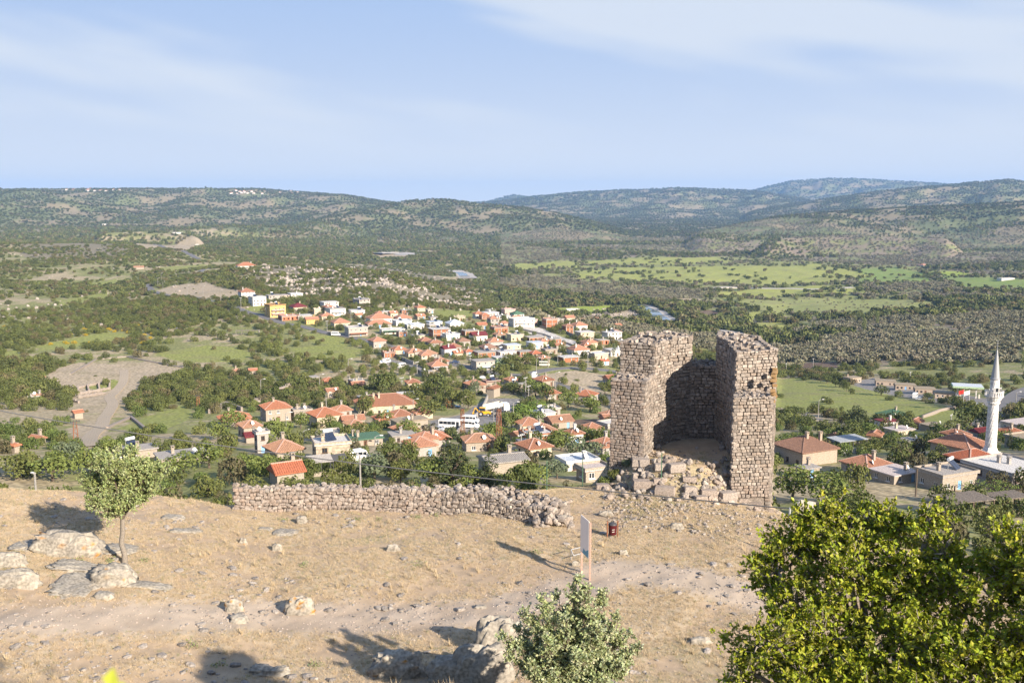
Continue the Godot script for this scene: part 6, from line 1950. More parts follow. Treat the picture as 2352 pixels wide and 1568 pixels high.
func build_canopies() -> void:
	# metal canopy on posts
	var p := gp(1962, 1042)
	var s := px(p)
	var o := thing("steel_canopy", p, 0.42, "open steel canopy with pale sheet roof over tables", "canopy")
	var w := 96 * s / 1.15
	var d := w * 0.55
	var b := MB.new()
	b.box(Vector3(0, 3.1, -d / 2), Vector3(w, 0.14, d), Basis(Vector3.RIGHT, 0.05))
	put(b, "roof_sheet", mats.roof_tin, o)
	for x in [-0.46, -0.15, 0.15, 0.46]:
		for z in [-0.04, -0.96]:
			b = MB.new()
			b.box(Vector3(x * w, 1.3, z * d), Vector3(0.14, 3.4, 0.14))
			put(b, "post", mats.dark_steel, o)
	b = MB.new()
	b.box(Vector3(0, 0.5, -d * 0.1), Vector3(w * 0.95, 1.2, 0.15))
	put(b, "low_wall", mats.wall_white, o)
	# filling station canopy
	p = gp(2223, 916)
	s = px(p)
	o = thing("station_canopy", p, -0.32, "flat filling station canopy with green edge over the pumps", "canopy")
	w = 66 * s
	b = MB.new()
	b.box(Vector3(0, 5.0, -3), Vector3(w, 0.7, 8.5))
	put(b, "fascia", mats.wall_green, o)
	b = MB.new()
	b.box(Vector3(0, 5.4, -3), Vector3(w - 0.4, 0.14, 8.1))
	put(b, "roof_sheet", mats.roof_blue, o)
	for x in [-0.3, 0.3]:
		b = MB.new()
		b.box(Vector3(x * w, 2.2, -3), Vector3(0.5, 5.0, 0.5))
		put(b, "column", mats.wall_white, o)
		b = MB.new()
		b.box(Vector3(x * w + 1.2, 0.8, -3), Vector3(0.6, 1.7, 0.9))
		put(b, "fuel_pump", mats.paint_cream, o)
	for k in [[2213, 938, "paint_red", "red flag on a pole beside the filling station"], [2226, 940, "paint_white", "white flag on a pole beside the filling station"]]:
		var f := thing("flagpole", gp(k[0], k[1]), 0.3, k[3], "flag")
		b = MB.new()
		b.tube([Vector3(0, -0.3, 0), Vector3(0, 7.5, 0)], [0.07, 0.05], 6)
		put(b, "post", mats.dish, f)
		b = MB.new()
		for j in 6:
			var x := -0.06 - j * 0.4
			b.quad(Vector3(x, 7.4 - j * 0.1, sin(j * 1.1) * 0.2), Vector3(x - 0.4, 7.3 - j * 0.1, sin((j + 1) * 1.1) * 0.2), Vector3(x - 0.4, 5.8 - j * 0.12, sin((j + 1) * 1.1) * 0.25), Vector3(x, 5.9 - j * 0.12, sin(j * 1.1) * 0.25))
		put(b, "flag_cloth", mats[k[2]], f)
	# grey tent roofs in front of the beige house
	for k in [[738, 1094, 56, "grey pitched canvas awning beside the beige house"], [778, 1088, 40, "black shade cloth awning on posts beside the beige house"]]:
		p = gp(k[0], k[1])
		s = px(p)
		w = k[2] * s
		o = thing("terrace_awning", p, 0.4, k[3], "awning")
		b = MB.new()
		b.hexa([Vector3(-w / 2, 2.3, 0.4), Vector3(w / 2, 2.3, 0.4), Vector3(w / 2, 2.9, -w * 0.6), Vector3(-w / 2, 2.9, -w * 0.6), Vector3(-w / 2, 2.36, 0.4), Vector3(w / 2, 2.36, 0.4), Vector3(w / 2, 2.96, -w * 0.6), Vector3(-w / 2, 2.96, -w * 0.6)])
		put(b, "canvas", mats.roof_canvas if k[0] > 750 else mats.wall_concrete, o)
		for x in [-0.48, 0.0, 0.48]:
			for z in [0.3, -w * 0.55]:
				b = MB.new()
				b.box(Vector3(x * w, 1.0, z), Vector3(0.1, 2.7, 0.1))
				put(b, "post", mats.dark_steel, o)
		b = MB.new()
		b.box(Vector3(0, 0.3, 0.3), Vector3(w, 1.0, 0.2))
		put(b, "low_wall", mats.wall_stone, o)
	# vine arbour and reed roof at the terrace
	for k in [[2290, 1165, 130, "timber arbour with green vines in front of the white terrace roof", true], [2235, 1190, 120, "arbour roofed with grey reed mats below the terrace", false], [2330, 1180, 90, "second arbour roofed with split reeds beside the vines", false]]:
		p = gp(k[0], k[1], 60)
		s = px(p)
		w = k[2] * s
		o = thing("arbour", p, 0.3, k[3], "arbour")
		for x in [-0.48, 0.0, 0.48]:
			for z in [0.0, -w * 0.5]:
				b = MB.new()
				b.box(Vector3(x * w, 1.1, z), Vector3(0.16, 2.9, 0.16))
				put(b, "post", mats.bark, o)
		for j in 16 if k[4] else 46:
			b = MB.new()
			var x := (j + 0.5) / (16.0 if k[4] else 46.0) - 0.5
			b.box(Vector3(x * w, 2.6 + (j % 3) * 0.03, -w * 0.25), Vector3(0.09 if k[4] else w / 46.0 * 0.85, 0.07, w * 0.62), Basis(Vector3.UP, sin(j * 7.1) * 0.03))
			put(b, "slat", mats.bark if k[4] else mats.roof_reed, o)
		if k[4]:
			var r := RandomNumberGenerator.new()
			r.seed = 3
			b = MB.new()
			for j in 1400:
				var c := Vector3(r.randf_range(-0.5, 0.5) * w, 2.75 + absf(r.randfn()) * 0.22, r.randf_range(-0.55, 0.05) * w)
				if sin(c.x * 1.9) + sin(c.z * 2.3 + 1) < -0.5: continue
				add_leaf(b, c, r, 0.2, Color(0.17, 0.24, 0.05))
			put(b, "vine_foliage", mats.leaf_maquis, o)
	# concrete retaining wall right of the tower, wooden shelter beyond the scrub
	p = gp(1845, 1180, 60)
	o = thing("retaining_wall", p, 0.5, "sloping pale concrete wall behind a wire fence beside the tower", "wall")
	b = MB.new()
	extrude(b, PackedVector2Array([Vector2(-1.6, -1.5), Vector2(-1.6, 1.5), Vector2(-0.6, 2.2), Vector2(2.2, 1.4), Vector2(2.2, -1.5)]), 0.4, Vector3.ZERO)
	put(b, "concrete_slab", mats.wall_concrete, o)
	p = gp(568, 769)
	o = thing("timber_shelter", p, 0.15, "long open shelter roofed with bare poles below the scrub", "shelter")
	for j in 22:
		b = MB.new()
		b.box(Vector3(-6.5 + j * 0.62, 2.4, -2), Vector3(0.2, 0.16, 5.4), Basis(Vector3.UP, sin(j * 3.0) * 0.05))
		put(b, "pole_slat", mats.pale_bark, o)
	for x in [-6.4, -3.2, 0.0, 3.2, 6.4]:
		for z in [0.3, -4.2]:
			b = MB.new()
			b.box(Vector3(x, 1.0, z), Vector3(0.2, 2.8, 0.2))
			put(b, "post", mats.pale_bark, o)
	b = MB.new()
	b.box(Vector3(6.2, 1.2, -2), Vector3(0.12, 2.3, 4.2))
	put(b, "end_sheet", mats.wall_white, o)
	# playground slide
	p = gp(1030, 935)
	o = thing("playground_slide", p, 0.3, "orange and blue playground tower with slide", "playground")
	b = MB.new()
	b.box(Vector3(0, 1.6, 0), Vector3(1.8, 0.15, 1.8))
	for x in [-0.85, 0.85]:
		for z in [-0.85, 0.85]:
			b.box(Vector3(x, 1.5, z), Vector3(0.14, 3.2, 0.14))
	b.box(Vector3(0, 2.3, 0.85), Vector3(1.6, 0.9, 0.08)); b.box(Vector3(-0.85, 2.3, 0), Vector3(0.08, 0.9, 1.5))
	put(b, "platform", mats.play_orange, o)
	b = MB.new()
	b.box(Vector3(1.9, 0.85, 0.4), Vector3(3.0, 0.3, 1.0), Basis(Vector3.BACK, -0.5)); b.box(Vector3(3.6, 0.2, 0.4), Vector3(1.0, 0.25, 1.0))
	put(b, "slide", mats.paint_blue, o)
	b = MB.new()
	b.bar(Vector3(-0.6, 3.4, 0), Vector3(2.8, 3.4, 0), 0.12); b.bar(Vector3(2.8, 3.4, 0), Vector3(2.8, 0, 0), 0.12)
	put(b, "swing_frame", mats.wall_green, o)

func wall_run(pts: Array, h: float, t: float, m: String, label: String, from := 75.0, called := "garden_wall") -> void:
	var line := []
	for k in range(0, pts.size(), 2):
		line.append(gp(pts[k], pts[k + 1], from))
	var o := thing(called, line[0], 0.0, label, "wall")
	var b := MB.new()
	for k in line.size() - 1:
		var a: Vector3 = line[k] - line[0]
		var e: Vector3 = line[k + 1] - line[0]
		var n := (e - a).cross(Vector3.UP).normalized() * t * 0.5
		b.hexa([a - n + Vector3(0, -0.6, 0), e - n + Vector3(0, -0.6, 0), e + n + Vector3(0, -0.6, 0), a + n + Vector3(0, -0.6, 0), a - n * 0.8 + Vector3(0, h, 0), e - n * 0.8 + Vector3(0, h, 0), e + n * 0.8 + Vector3(0, h, 0), a + n * 0.8 + Vector3(0, h, 0)])
		occupy(line[k].x, line[k].z, 1.5)
	put(b, "masonry", mats[m], o)

func build_walls() -> void:
	wall_run([586, 925, 640, 912, 660, 902], 1.6, 1.4, "rubble", "low part of the ancient block wall rising through scrub", 75, "ancient_wall")
	var r := RandomNumberGenerator.new()
	r.seed = 12
	var o := thing("ancient_wall", gp(640, 912), 0.0, "high stepped remnant of the ancient wall of squared blocks", "ruin")
	var a := gp(590, 926)
	var e := gp(684, 894)
	for k in 150:
		var t := r.randf()
		var step := floorf(t * 6.0) / 6.0
		var p := a.lerp(e, t)
		var y := floorf(r.randf() * (2.0 + step * 8.0)) * 0.5
		var m := inst("block", stone_meshes[r.randi() % 10], mats["stone%d" % [1, 4][r.randi() % 2]], o)
		m.transform = Transform3D(Basis(Vector3.UP, 0.25 + r.randf_range(-0.05, 0.05)).scaled_local(Vector3(1.35, 0.62, 1.3)), p + Vector3(r.randf_range(-0.3, 0.3), y + 0.2, r.randf_range(-0.4, 0.4)) - o.position)
	wall_run([1048, 1000, 1075, 975, 1105, 948, 1120, 915], 1.3, 0.5, "wall_concrete", "pale concrete wall edging the coach park")
	wall_run([480, 950, 500, 940, 520, 932, 555, 945], 1.5, 0.8, "rubble", "rough stone wall at the end of the grass field")
	wall_run([245, 985, 300, 960, 330, 985, 345, 990], 0.7, 0.9, "rubble", "dry field wall round the small green field")
	wall_run([900, 815, 925, 828, 950, 838], 1.6, 0.4, "wall_block", "grey block wall along the walled lane")
	wall_run([930, 845, 955, 853, 975, 862], 1.5, 0.4, "wall_block", "lower grey block wall across the walled lane")
	wall_run([1195, 757, 1250, 770, 1330, 800], 1.0, 0.4, "wall_concrete", "concrete edge wall of the open yard")
	wall_run([1240, 752, 1300, 765, 1360, 790], 1.4, 0.4, "rubble", "stone wall behind the open concrete yard")
	wall_run([160, 860, 220, 826, 290, 820, 340, 830, 420, 845], 0.5, 0.9, "rubble", "old field wall above the excavated ground")
	wall_run([2120, 960, 2160, 945, 2195, 938], 1.0, 0.6, "rubble", "field wall crossing the grass below the filling station")
	wall_run([1060, 925, 1090, 905, 1120, 900], 1.6, 0.6, "wall_stone", "rounded stone terrace wall behind the playground")
	# excavated foundations: low walls of one ruin
	var g := thing("excavated_ruin", gp(215, 905), 0.0, "excavated foundations of an ancient building on bare earth", "ruin")
	for k in [[178, 892, 252, 878], [252, 878, 250, 894], [178, 892, 180, 906], [180, 906, 252, 894], [200, 888, 204, 902], [225, 883, 228, 898], [180, 914, 240, 905], [155, 920, 180, 926]]:
		var p := gp(k[0], k[1])
		var q := gp(k[2], k[3])
		var L := p.distance_to(q)
		var n := int(L / 0.9) + 1
		for j in n:
			var m := inst("foundation_stone", stone_meshes[r.randi() % 10], mats["stone%d" % [1, 4][r.randi() % 2]], g)
			m.transform = Transform3D(Basis(Vector3.UP, atan2(-(q.z - p.z), q.x - p.x)).scaled_local(Vector3(1.0, r.randf_range(0.7, 1.7), 0.7)), p.lerp(q, (j + 0.5) / n) + Vector3(0, 0.4, 0) - g.position)
	var w := []
	var c := []
	for k in 4200:    # bare rocks of the stony slopes
		var u := r.randf_range(540, 1150)
		var v := r.randf_range(600, 715)
		var p := gp(u, v, 300)
		if cover_at(p.x, p.z) != "stony" and r.randf() > 0.12: continue
		if n_mid.get_noise_2d(p.x * 1.4 + 500, p.z * 1.4) < r.randf_range(-0.25, 0.25) or not is_free(p.x, p.z): continue
		var d := r.randf_range(0.8, 2.8)
		w.append(Transform3D(Basis.from_euler(Vector3(r.randf(), r.randf() * TAU, r.randf())).scaled_local(Vector3(d * 1.3, d, d)), p + Vector3(0, d * 0.15, 0)))
		c.append(Color(0.47, 0.41, 0.35) * r.randf_range(0.8, 1.15))
	for k in 900:
		var p := gp(r.randf_range(1250, 1500), r.randf_range(708, 748), 600) if k < 500 else gp(r.randf_range(0, 480), r.randf_range(560, 760), 300)
		if n_mid.get_noise_2d(p.x * 1.4 + 500, p.z * 1.4) < 0.05 or not is_free(p.x, p.z): continue
		var d := r.randf_range(0.8, 2.6)
		w.append(Transform3D(Basis.from_euler(Vector3(r.randf(), r.randf() * TAU, r.randf())).scaled_local(Vector3(d * 1.3, d, d)), p + Vector3(0, d * 0.15, 0)))
		c.append(Color(0.45, 0.39, 0.33) * r.randf_range(0.8, 1.15))
	stuff("rocks", rock_meshes[5], mats.stone_mix, w, c, "pale boulders strewn over the scrubby slopes", "rocks")

func build_foreground() -> void:
	var r := RandomNumberGenerator.new()
	r.seed = 21
	# information board
	var a := gp(1336, 1313)
	var e := gp(1355, 1332)
	var s := px(e)
	var h := 142 * s
	var o := thing("information_board", a, 0.0, "blank weathered board on two pale orange posts beside the path", "sign")
	var post := mat("board_post", 0.55, 0.37, 0.29, 0.7, "mottle", 2.0)
	var sheet_ := mat("board_sheet", 0.86, 0.77, 0.68, 0.6)
	for p in [Vector3.ZERO, e - a]:
		var b := MB.new()
		b.box(p + Vector3(0, h * 0.5 - 0.1, 0), Vector3(0.09, h, 0.09))
		put(b, "post", post, o)
	var d := e - a
	var n := d.cross(Vector3.UP).normalized()
	if n.dot(EYE - a) < 0: n = -n
	var b2 := MB.new()
	var y0 := h * 0.36
	var lo := 0.0
	b2.hexa([Vector3(0, y0, 0) + n * 0.05, d + Vector3(0, y0, 0) + n * 0.05, d + Vector3(0, y0, 0) + n * 0.075, Vector3(0, y0, 0) + n * 0.075, Vector3(0, h - 0.05, 0) + n * 0.05, d + Vector3(0, h - 0.05, 0) + n * 0.05, d + Vector3(0, h - 0.05, 0) + n * 0.075, Vector3(0, h - 0.05, 0) + n * 0.075])
	put(b2, "board", sheet_, o)
	b2 = MB.new()
	var k0 := b2.pt(Vector3(0, y0 + 0.02, 0) + d * 0.25 + n * 0.08); b2.pt(d * 0.98 + Vector3(0, y0 + 0.02, 0) + n * 0.08); b2.pt(d * 0.98 + Vector3(0, y0 + 0.42, 0) + n * 0.08); b2.pt(d * 0.62 + Vector3(0, y0 + 0.22, 0) + n * 0.08); b2.pt(d * 0.4 + Vector3(0, y0 + 0.30, 0) + n * 0.08)
	b2.tri(k0, k0 + 1, k0 + 2); b2.tri(k0, k0 + 2, k0 + 3); b2.tri(k0, k0 + 3, k0 + 4)
	put(b2, "blue_remnant", mat("blue_print", 0.16, 0.34, 0.42, 0.6), o)
	b2 = MB.new()
	b2.bar(Vector3(0, h * 0.5, 0), d + Vector3(0, h * 0.5, 0), 0.06); b2.bar(Vector3(0, h * 0.92, 0), d + Vector3(0, h * 0.92, 0), 0.06)
	put(b2, "crossbar", post, o)
	# small metal rail behind the board
	var rp := gp(1325, 1283)
	o = thing("metal_stand", rp, 0.6, "low white metal stand behind the information board", "stand")
	b2 = MB.new()
	b2.bar(Vector3(-0.6, 0, 0), Vector3(-0.6, 0.9, 0), 0.04); b2.bar(Vector3(0.6, 0, 0), Vector3(0.6, 0.9, 0), 0.05); b2.bar(Vector3(-0.6, 0.9, 0), Vector3(0.6, 0.9, 0), 0.05); b2.bar(Vector3(-0.6, 0.5, 0.3), Vector3(0.6, 0.5, 0.3), 0.05); b2.bar(Vector3(-0.6, 0.9, 0), Vector3(-0.6, 0.5, 0.3), 0.05); b2.bar(Vector3(0.6, 0.9, 0), Vector3(0.6, 0.5, 0.3), 0.05)
	put(b2, "frame", mats.steel, o).scale = Vector3.ONE * 0.6
	# litter bin
	var bp := gp(1407, 1233)
	s = px(bp)
	o = thing("litter_bin", bp, 0.1, "dark red litter bin hung between two wooden posts", "bin")
	var bw := 24 * s
	var bh := 36 * s
	for x in [-0.5, 0.5]:
		var b := MB.new()
		b.box(Vector3(x * bw, bh * 0.5, 0), Vector3(0.06, bh + 0.1, 0.06))
		put(b, "post", mats.rust, o)
	b2 = MB.new()
	b2.tube([Vector3(0, bh * 0.18, 0), Vector3(0, bh * 0.82, 0)], [bw * 0.36, bw * 0.4], 14)
	put(b2, "barrel", mat("bin_red", 0.075, 0.012, 0.014, 0.5), o)
	b2 = MB.new()
	b2.tube([Vector3(0, bh * 0.82, 0), Vector3(0, bh * 0.9, 0), Vector3(0, bh * 0.97, 0)], [bw * 0.42, bw * 0.36, bw * 0.12], 14)
	put(b2, "lid", mats.dark_steel, o)
	for y in [0.42, 0.56]:
		b2 = MB.new()
		b2.box(Vector3(0, bh * y, bw * 0.395), Vector3(bw * 0.26, bh * 0.05, 0.012), Basis(Vector3.BACK, 0.12))
		put(b2, "white_lettering", mats.wall_concrete, o)
	# overhead cable
	var pts := []
	var rads := []
	for k in 40:
		var t := k / 39.0
		var u := lerpf(-60, 1815, t)
		var v := 930.0 + 238.0 * pow(t, 0.86) + 10.0 * sin(PI * t)
		pts.append(at_range(u, v, lerpf(66, 50, t)))
		rads.append(0.032)
	b2 = MB.new()
	b2.tube(pts, rads, 6)
	var cab := put(b2, "overhead_cable", mat("cable", 0.11, 0.11, 0.11, 0.45))
	tag(cab, "thick twisted overhead cable sagging across the village view", "cable")
	# the post that carries its lower end stands under the oak
	var cp := on_ground(pts[39].x, pts[39].z)
	o = thing("cable_post", cp, 0.0, "short steel post carrying the lower cable end beside the oak", "pole")
	b2 = MB.new()
	b2.tube([Vector3(0, -0.4, 0), Vector3(0, pts[39].y - cp.y + 0.05, 0)], [0.05, 0.05], 6)
	put(b2, "post", mats.steel, o)
	# wire fence posts behind the wall
	for k in [[1338, 1120], [1256, 1128], [1519, 1110]]:
		var p := gp(k[0], k[1], 50)
		var f := thing("fence_post", p, 0.0, "thin green fence post behind the end of the dry-stone wall", "fence post", "green fence posts")
		b2 = MB.new()
		b2.tube([Vector3(0, -0.3, 0), Vector3(0, 2.0, 0)], [0.035, 0.03], 6)
		put(b2, "post", mats.roof_green, f)
	# dry grass
	var blades := []
	for q in 3:
		var b := MB.new()
		for k in 16:
			var an := r.randf() * TAU
			var base := Vector3(cos(an), 0, sin(an)) * r.randf() * 0.16
			var lean := Vector3(r.randfn(), 0, r.randfn()) * 0.09
			var hgt := r.randf_range(0.04, 0.13)
			var side := Vector3(-sin(an), 0, cos(an)) * 0.008
			var m := b.v.size()
			b.v.append(base - side + Vector3(0, -0.02, 0)); b.v.append(base + side + Vector3(0, -0.02, 0)); b.v.append(base + lean + Vector3(0, hgt, 0))
			b.tri(m, m + 1, m + 2)
		blades.append(b.mesh())
	var where := [[], [], []]
	var cols := [[], [], []]
	for k in 170000:
		var az := r.randf_range(-0.56, 0.56)
		var rr := sqrt(r.randf_range(28.0 * 28.0, 66.0 * 66.0))
		var x := rr * sin(az)
		var z := -rr * cos(az)
		var t := n_small.get_noise_2d(x, z) * 0.8 + n_fine.get_noise_2d(x, z) * 0.7 + n_small.get_noise_2d(x * 2.4 + 50, z * 2.4) * 0.5
		if t < r.randf_range(-0.55, 0.1) or path_near(x, z) > r.randf_range(0.25, 0.9): continue
		var green := r.randf() < 0.05 + 0.25 * smoothstep(0.25, 0.5, n_small.get_noise_2d(x * 0.8 + 300, z * 0.8))
		var j := r.randi() % 3
		var sc := r.randf_range(0.5, 1.05)
		where[j].append(Transform3D(Basis(Vector3.UP, r.randf() * TAU).scaled_local(Vector3(sc, sc * r.randf_range(0.5, 1.1), sc)), on_ground(x, z)))
		cols[j].append((Color(0.52, 0.41, 0.27) if not green else Color(0.25, 0.26, 0.12)) * r.randf_range(0.75, 1.15))
	for j in 3:
		stuff("dry_grass", blades[j], mats.leaf_maquis, where[j], cols[j], "straw-coloured dry grass tufts covering the plateau", "grass")
	var tall := MB.new()
	for k in 26:
		var an := r.randf() * TAU
		var base := Vector3(cos(an), 0, sin(an)) * r.randf() * 0.12
		var lean := base * 1.6 + Vector3(r.randfn(), 0, r.randfn()) * 0.08
		var side := Vector3(-sin(an), 0, cos(an)) * 0.009
		var m := tall.v.size()
		tall.v.append(base - side); tall.v.append(base + side); tall.v.append(base + lean + Vector3(0, r.randf_range(0.2, 0.42), 0))
		tall.tri(m, m + 1, m + 2)
	var tw := []
	var tc := []
	for k in 2600:
		var az := r.randf_range(-0.54, 0.54)
		var rr := sqrt(r.randf_range(29.0 * 29.0, 64.0 * 64.0))
		var x := rr * sin(az)
		var z := -rr * cos(az)
		if n_small.get_noise_2d(x * 1.5 + 700, z * 1.5) < r.randf_range(-0.05, 0.35) or path_near(x, z) > 0.4: continue
		tw.append(Transform3D(Basis(Vector3.UP, r.randf() * TAU).scaled_local(Vector3.ONE * r.randf_range(0.5, 1.1)), on_ground(x, z, 0.02)))
		tc.append(Color(0.53, 0.42, 0.27) * r.randf_range(0.75, 1.15))
	stuff("dry_grass_clumps", tall.mesh(), mats.leaf_maquis, tw, tc, "taller clumps of bleached dry grass between the stones", "grass")
	# low green weeds
	for k in [[250, 1290], [330, 1290], [650, 1195], [960, 1190], [870, 1195], [700, 1300], [960, 1300], [500, 1530], [820, 1195], [1000, 1185], [440, 1485], [180, 1290], [1230, 1270], [720, 1530]]:
		var p := gp(k[0], k[1])
		var f := thing("weed", p, r.randf() * TAU, "small grey-green weed clump in the dry grass", "weed", "weeds on the plateau")
		b2 = MB.new()
		for j in 60:
			add_leaf(b2, Vector3(r.randfn() * 0.16, absf(r.randfn()) * 0.1, r.randfn() * 0.16), r, 0.09, Color(0.22, 0.25, 0.12))
		put(b2, "foliage", mats.leaf_maquis, f)

func add_leaf(b: MB, p: Vector3, r: RandomNumberGenerator, size: float, col: Color, axis := Vector3.ZERO) -> void:
	var x := Vector3(r.randfn(), r.randfn(), r.randfn()).normalized() if axis == Vector3.ZERO else axis
	var up := Vector3(r.randfn() * 0.7, r.randfn() * 0.7 + 1.0, r.randfn() * 0.7)
	var n := (up - x * up.dot(x)).normalized()
	var y := n.cross(x)
	var s := size * r.randf_range(0.7, 1.25)
	var m := b.v.size()
	b.v.append(p); b.v.append(p + x * s * 0.5 + y * s * 0.3 + n * s * 0.06); b.v.append(p + x * s); b.v.append(p + x * s * 0.5 - y * s * 0.3 + n * s * 0.06)
	b.i.append(m); b.i.append(m + 1); b.i.append(m + 2); b.i.append(m); b.i.append(m + 2); b.i.append(m + 3)
	var e := r.randf_range(0.84, 1.16)
	var q := Color(col.r * e * r.randf_range(0.9, 1.15), col.g * e, col.b * e * r.randf_range(0.8, 1.1))
	for k in 4: b.c.append(q)

# leafy sprigs spread through lobes [centre, radii]; twigs go into `wood`
func leaf_cloud(leaves: MB, wood: MB, lobes: Array, sprigs: int, per: int, leaf: float, length_: float, cols: Array, r: RandomNumberGenerator, up: float, gap: float, seed_: int, bunch := 14, wide := 0.16) -> void:
	var f := FastNoiseLite.new()
	f.seed = seed_
	f.frequency = 1.0
	var total := 0.0
	for q in lobes: total += pow(q[1].x * q[1].y * q[1].z, 0.667)
	for q in lobes:
		var centre := Vector3.ZERO
		var out := Vector3.UP
		for k in int(sprigs * pow(q[1].x * q[1].y * q[1].z, 0.667) / total):
			if k % bunch == 0:     # sprigs grow in bunches
				out = Vector3(r.randfn(), r.randfn(), r.randfn()).normalized()
				centre = q[0] + out * q[1] * pow(r.randf(), 0.4) * r.randf_range(0.88, 1.1)
			var p := centre + Vector3(r.randfn(), r.randfn() * 0.8, r.randfn()) * wide
			if f.get_noise_3dv(p * 1.6) < gap: continue
			var d := (p - centre).normalized() * 0.6 + out * 0.7
			var ax := (d + Vector3(r.randfn(), r.randfn(), r.randfn()) * 0.5 + Vector3(0, up, 0)).normalized()
			var col: Color = cols[r.randi() % cols.size()]
			wood.tube([p - ax * length_ * 0.9, p + ax * length_ * 0.5], [0.008, 0.003], 3, false)
			for j in per:
				var t := float(j) / per - 0.4
				var la := (ax * 0.8 + Vector3(r.randfn(), r.randfn(), r.randfn()) * 0.8).normalized()
				add_leaf(leaves, p + ax * length_ * t, r, leaf, col, la)

func build_near_trees() -> void:
	var r := RandomNumberGenerator.new()
	r.seed = 33
	leaf_mat("leaf_oak", 1, 1, 1, 0.35, 0.4)
	leaf_mat("leaf_silver", 1, 1, 1, 0.3, 0.5)
	# small tree on the plateau
	var p := gp(286, 1294)
	var s := px(p)
	var o := thing("small_tree", p, 0.0, "small pale green tree with crooked trunk standing on the dry plateau", "tree")
	var wood := MB.new()
	var T := [Vector3(0, -0.2, 0), Vector3(0.0, 0.5, 0), Vector3(-0.12, 1.0, 0), Vector3(-0.02, 1.6, 0), Vector3(0.02, 2.2, 0.05)]
	for k in T.size(): T[k] *= s / 0.0207
	wood.tube(T, [0.17, 0.12, 0.115, 0.11, 0.1], 9)
	put(wood, "trunk", mats.pale_bark, o, true)
	wood = MB.new()
	var lobes := []
	for k in [[270, 1110, 70, 52], [225, 1105, 36, 42], [320, 1095, 46, 40], [255, 1070, 46, 36], [300, 1062, 42, 36], [350, 1085, 34, 26], [225, 1150, 30, 26], [285, 1150, 44, 32], [250, 1178, 26, 16], [330, 1120, 36, 34]]:
		var c := at_range(k[0], k[1], Vector2(p.x, p.z).length() + r.randf_range(-0.7, 0.7))
		lobes.append([c - p, Vector3(k[2] * s, k[3] * s, k[2] * s * 0.85)])
		wood.tube([T[4], T[4].lerp(c - p, 0.5) + Vector3(0, 0.15, 0), c - p], [0.06, 0.035, 0.015], 5)
	var leaves := MB.new()
	leaf_cloud(leaves, wood, lobes, 3000, 10, 0.105, 0.26, [Color(0.26, 0.32, 0.13), Color(0.31, 0.37, 0.17), Color(0.22, 0.27, 0.105), Color(0.35, 0.40, 0.21)], r, 0.5, -0.45, 4, 12, 0.13)
	put(wood, "branches", mats.bark, o)
	put(leaves, "foliage", mats.leaf_silver, o).set_meta("kind", "stuff")
	# grey-green bush below the eye
	var bp := at_range(1335, 1500, 28.6)
	p = on_ground(bp.x, bp.z)
	s = px(bp)
	o = thing("grey_bush", p, 0.0, "wind-leaning grey-green bush with woolly leaves beside the boulders", "bush")
	wood = MB.new()
	leaves = MB.new()
	lobes = []
	var heart := at_range(1310, 1590, 28.6) - p
	for k in [[1320, 1326, 0.0], [1356, 1344, 0.3], [1396, 1356, -0.2], [1244, 1368, 0.3], [1283, 1368, -0.3], [1207, 1400, 0.2], [1417, 1412, 0.4], [1450, 1452, 0.0], [1470, 1488, -0.3], [1158, 1455, 0.4], [1192, 1450, -0.4], [1172, 1506, 0.3], [1300, 1420, 0.7], [1370, 1440, 0.8], [1250, 1470, 0.9], [1330, 1500, 1.1], [1420, 1520, 0.7], [1220, 1530, 0.8], [1300, 1540, -0.8], [1390, 1560, 1.0]]:
		var tip := at_range(k[0], k[1], 28.6 - k[2]) - p
		wood.tube([Vector3(r.randfn() * 0.1, -0.1, r.randfn() * 0.1), heart.lerp(tip, 0.3), tip], [0.05, 0.03, 0.008], 5)
		for j in 6:
			var t := 0.34 + 0.13 * j
			var rr := lerpf(30, 9, float(j) / 5.0) * s
			lobes.append([heart.lerp(tip, t) + Vector3(r.randfn(), r.randfn(), r.randfn()) * 0.05, Vector3(rr, rr * 1.2, rr)])
	leaf_cloud(leaves, wood, lobes, 9000, 10, 0.1, 0.2, [Color(0.32, 0.37, 0.20), Color(0.37, 0.42, 0.25), Color(0.26, 0.31, 0.15), Color(0.43, 0.47, 0.31)], r, 0.9, -0.5, 9, 10, 0.07)
	put(wood, "branches", mats.bark, o)
	put(leaves, "foliage", mats.leaf_silver, o).set_meta("kind", "stuff")
	# the oak, and another beside the eye whose shade falls on the plateau
	oak([[1890, 1205, 80, 52, 17.2], [1960, 1195, 80, 50, 17.6], [2060, 1200, 86, 50, 17.4], [2140, 1172, 46, 40, 17.0], [2175, 1265, 60, 50, 16.6], [2340, 1262, 50, 60, 16.2], [1830, 1280, 84, 66, 17.0], [1785, 1310, 56, 50, 16.6], [1950, 1300, 130, 90, 16.6], [2100, 1310, 130, 90, 16.8], [2250, 1340, 120, 90, 16.4],
		[1830, 1385, 90, 60, 16.2], [1770, 1480, 92, 62, 15.4], [1710, 1535, 56, 44, 15.2], [1900, 1470, 120, 90, 15.7], [2050, 1460, 130, 100, 16.0], [2220, 1480, 140, 100, 15.8], [2400, 1350, 120, 130, 16.0], [1850, 1560, 130, 70, 15.3], [2060, 1580, 150, 80, 15.4], [2300, 1580, 160, 90, 15.3], [2420, 1500, 130, 120, 15.8], [1900, 1240, 60, 40, 17.0]],
		at_range(2150, 1700, 16.5), "big bright green oak with small glossy leaves below the viewpoint", r, 8600)
	var q := Vector3(6.6, 0, -4.4)
	var g := Vector3(q.x, EYE.y - 7.5, q.z)
	var out := []
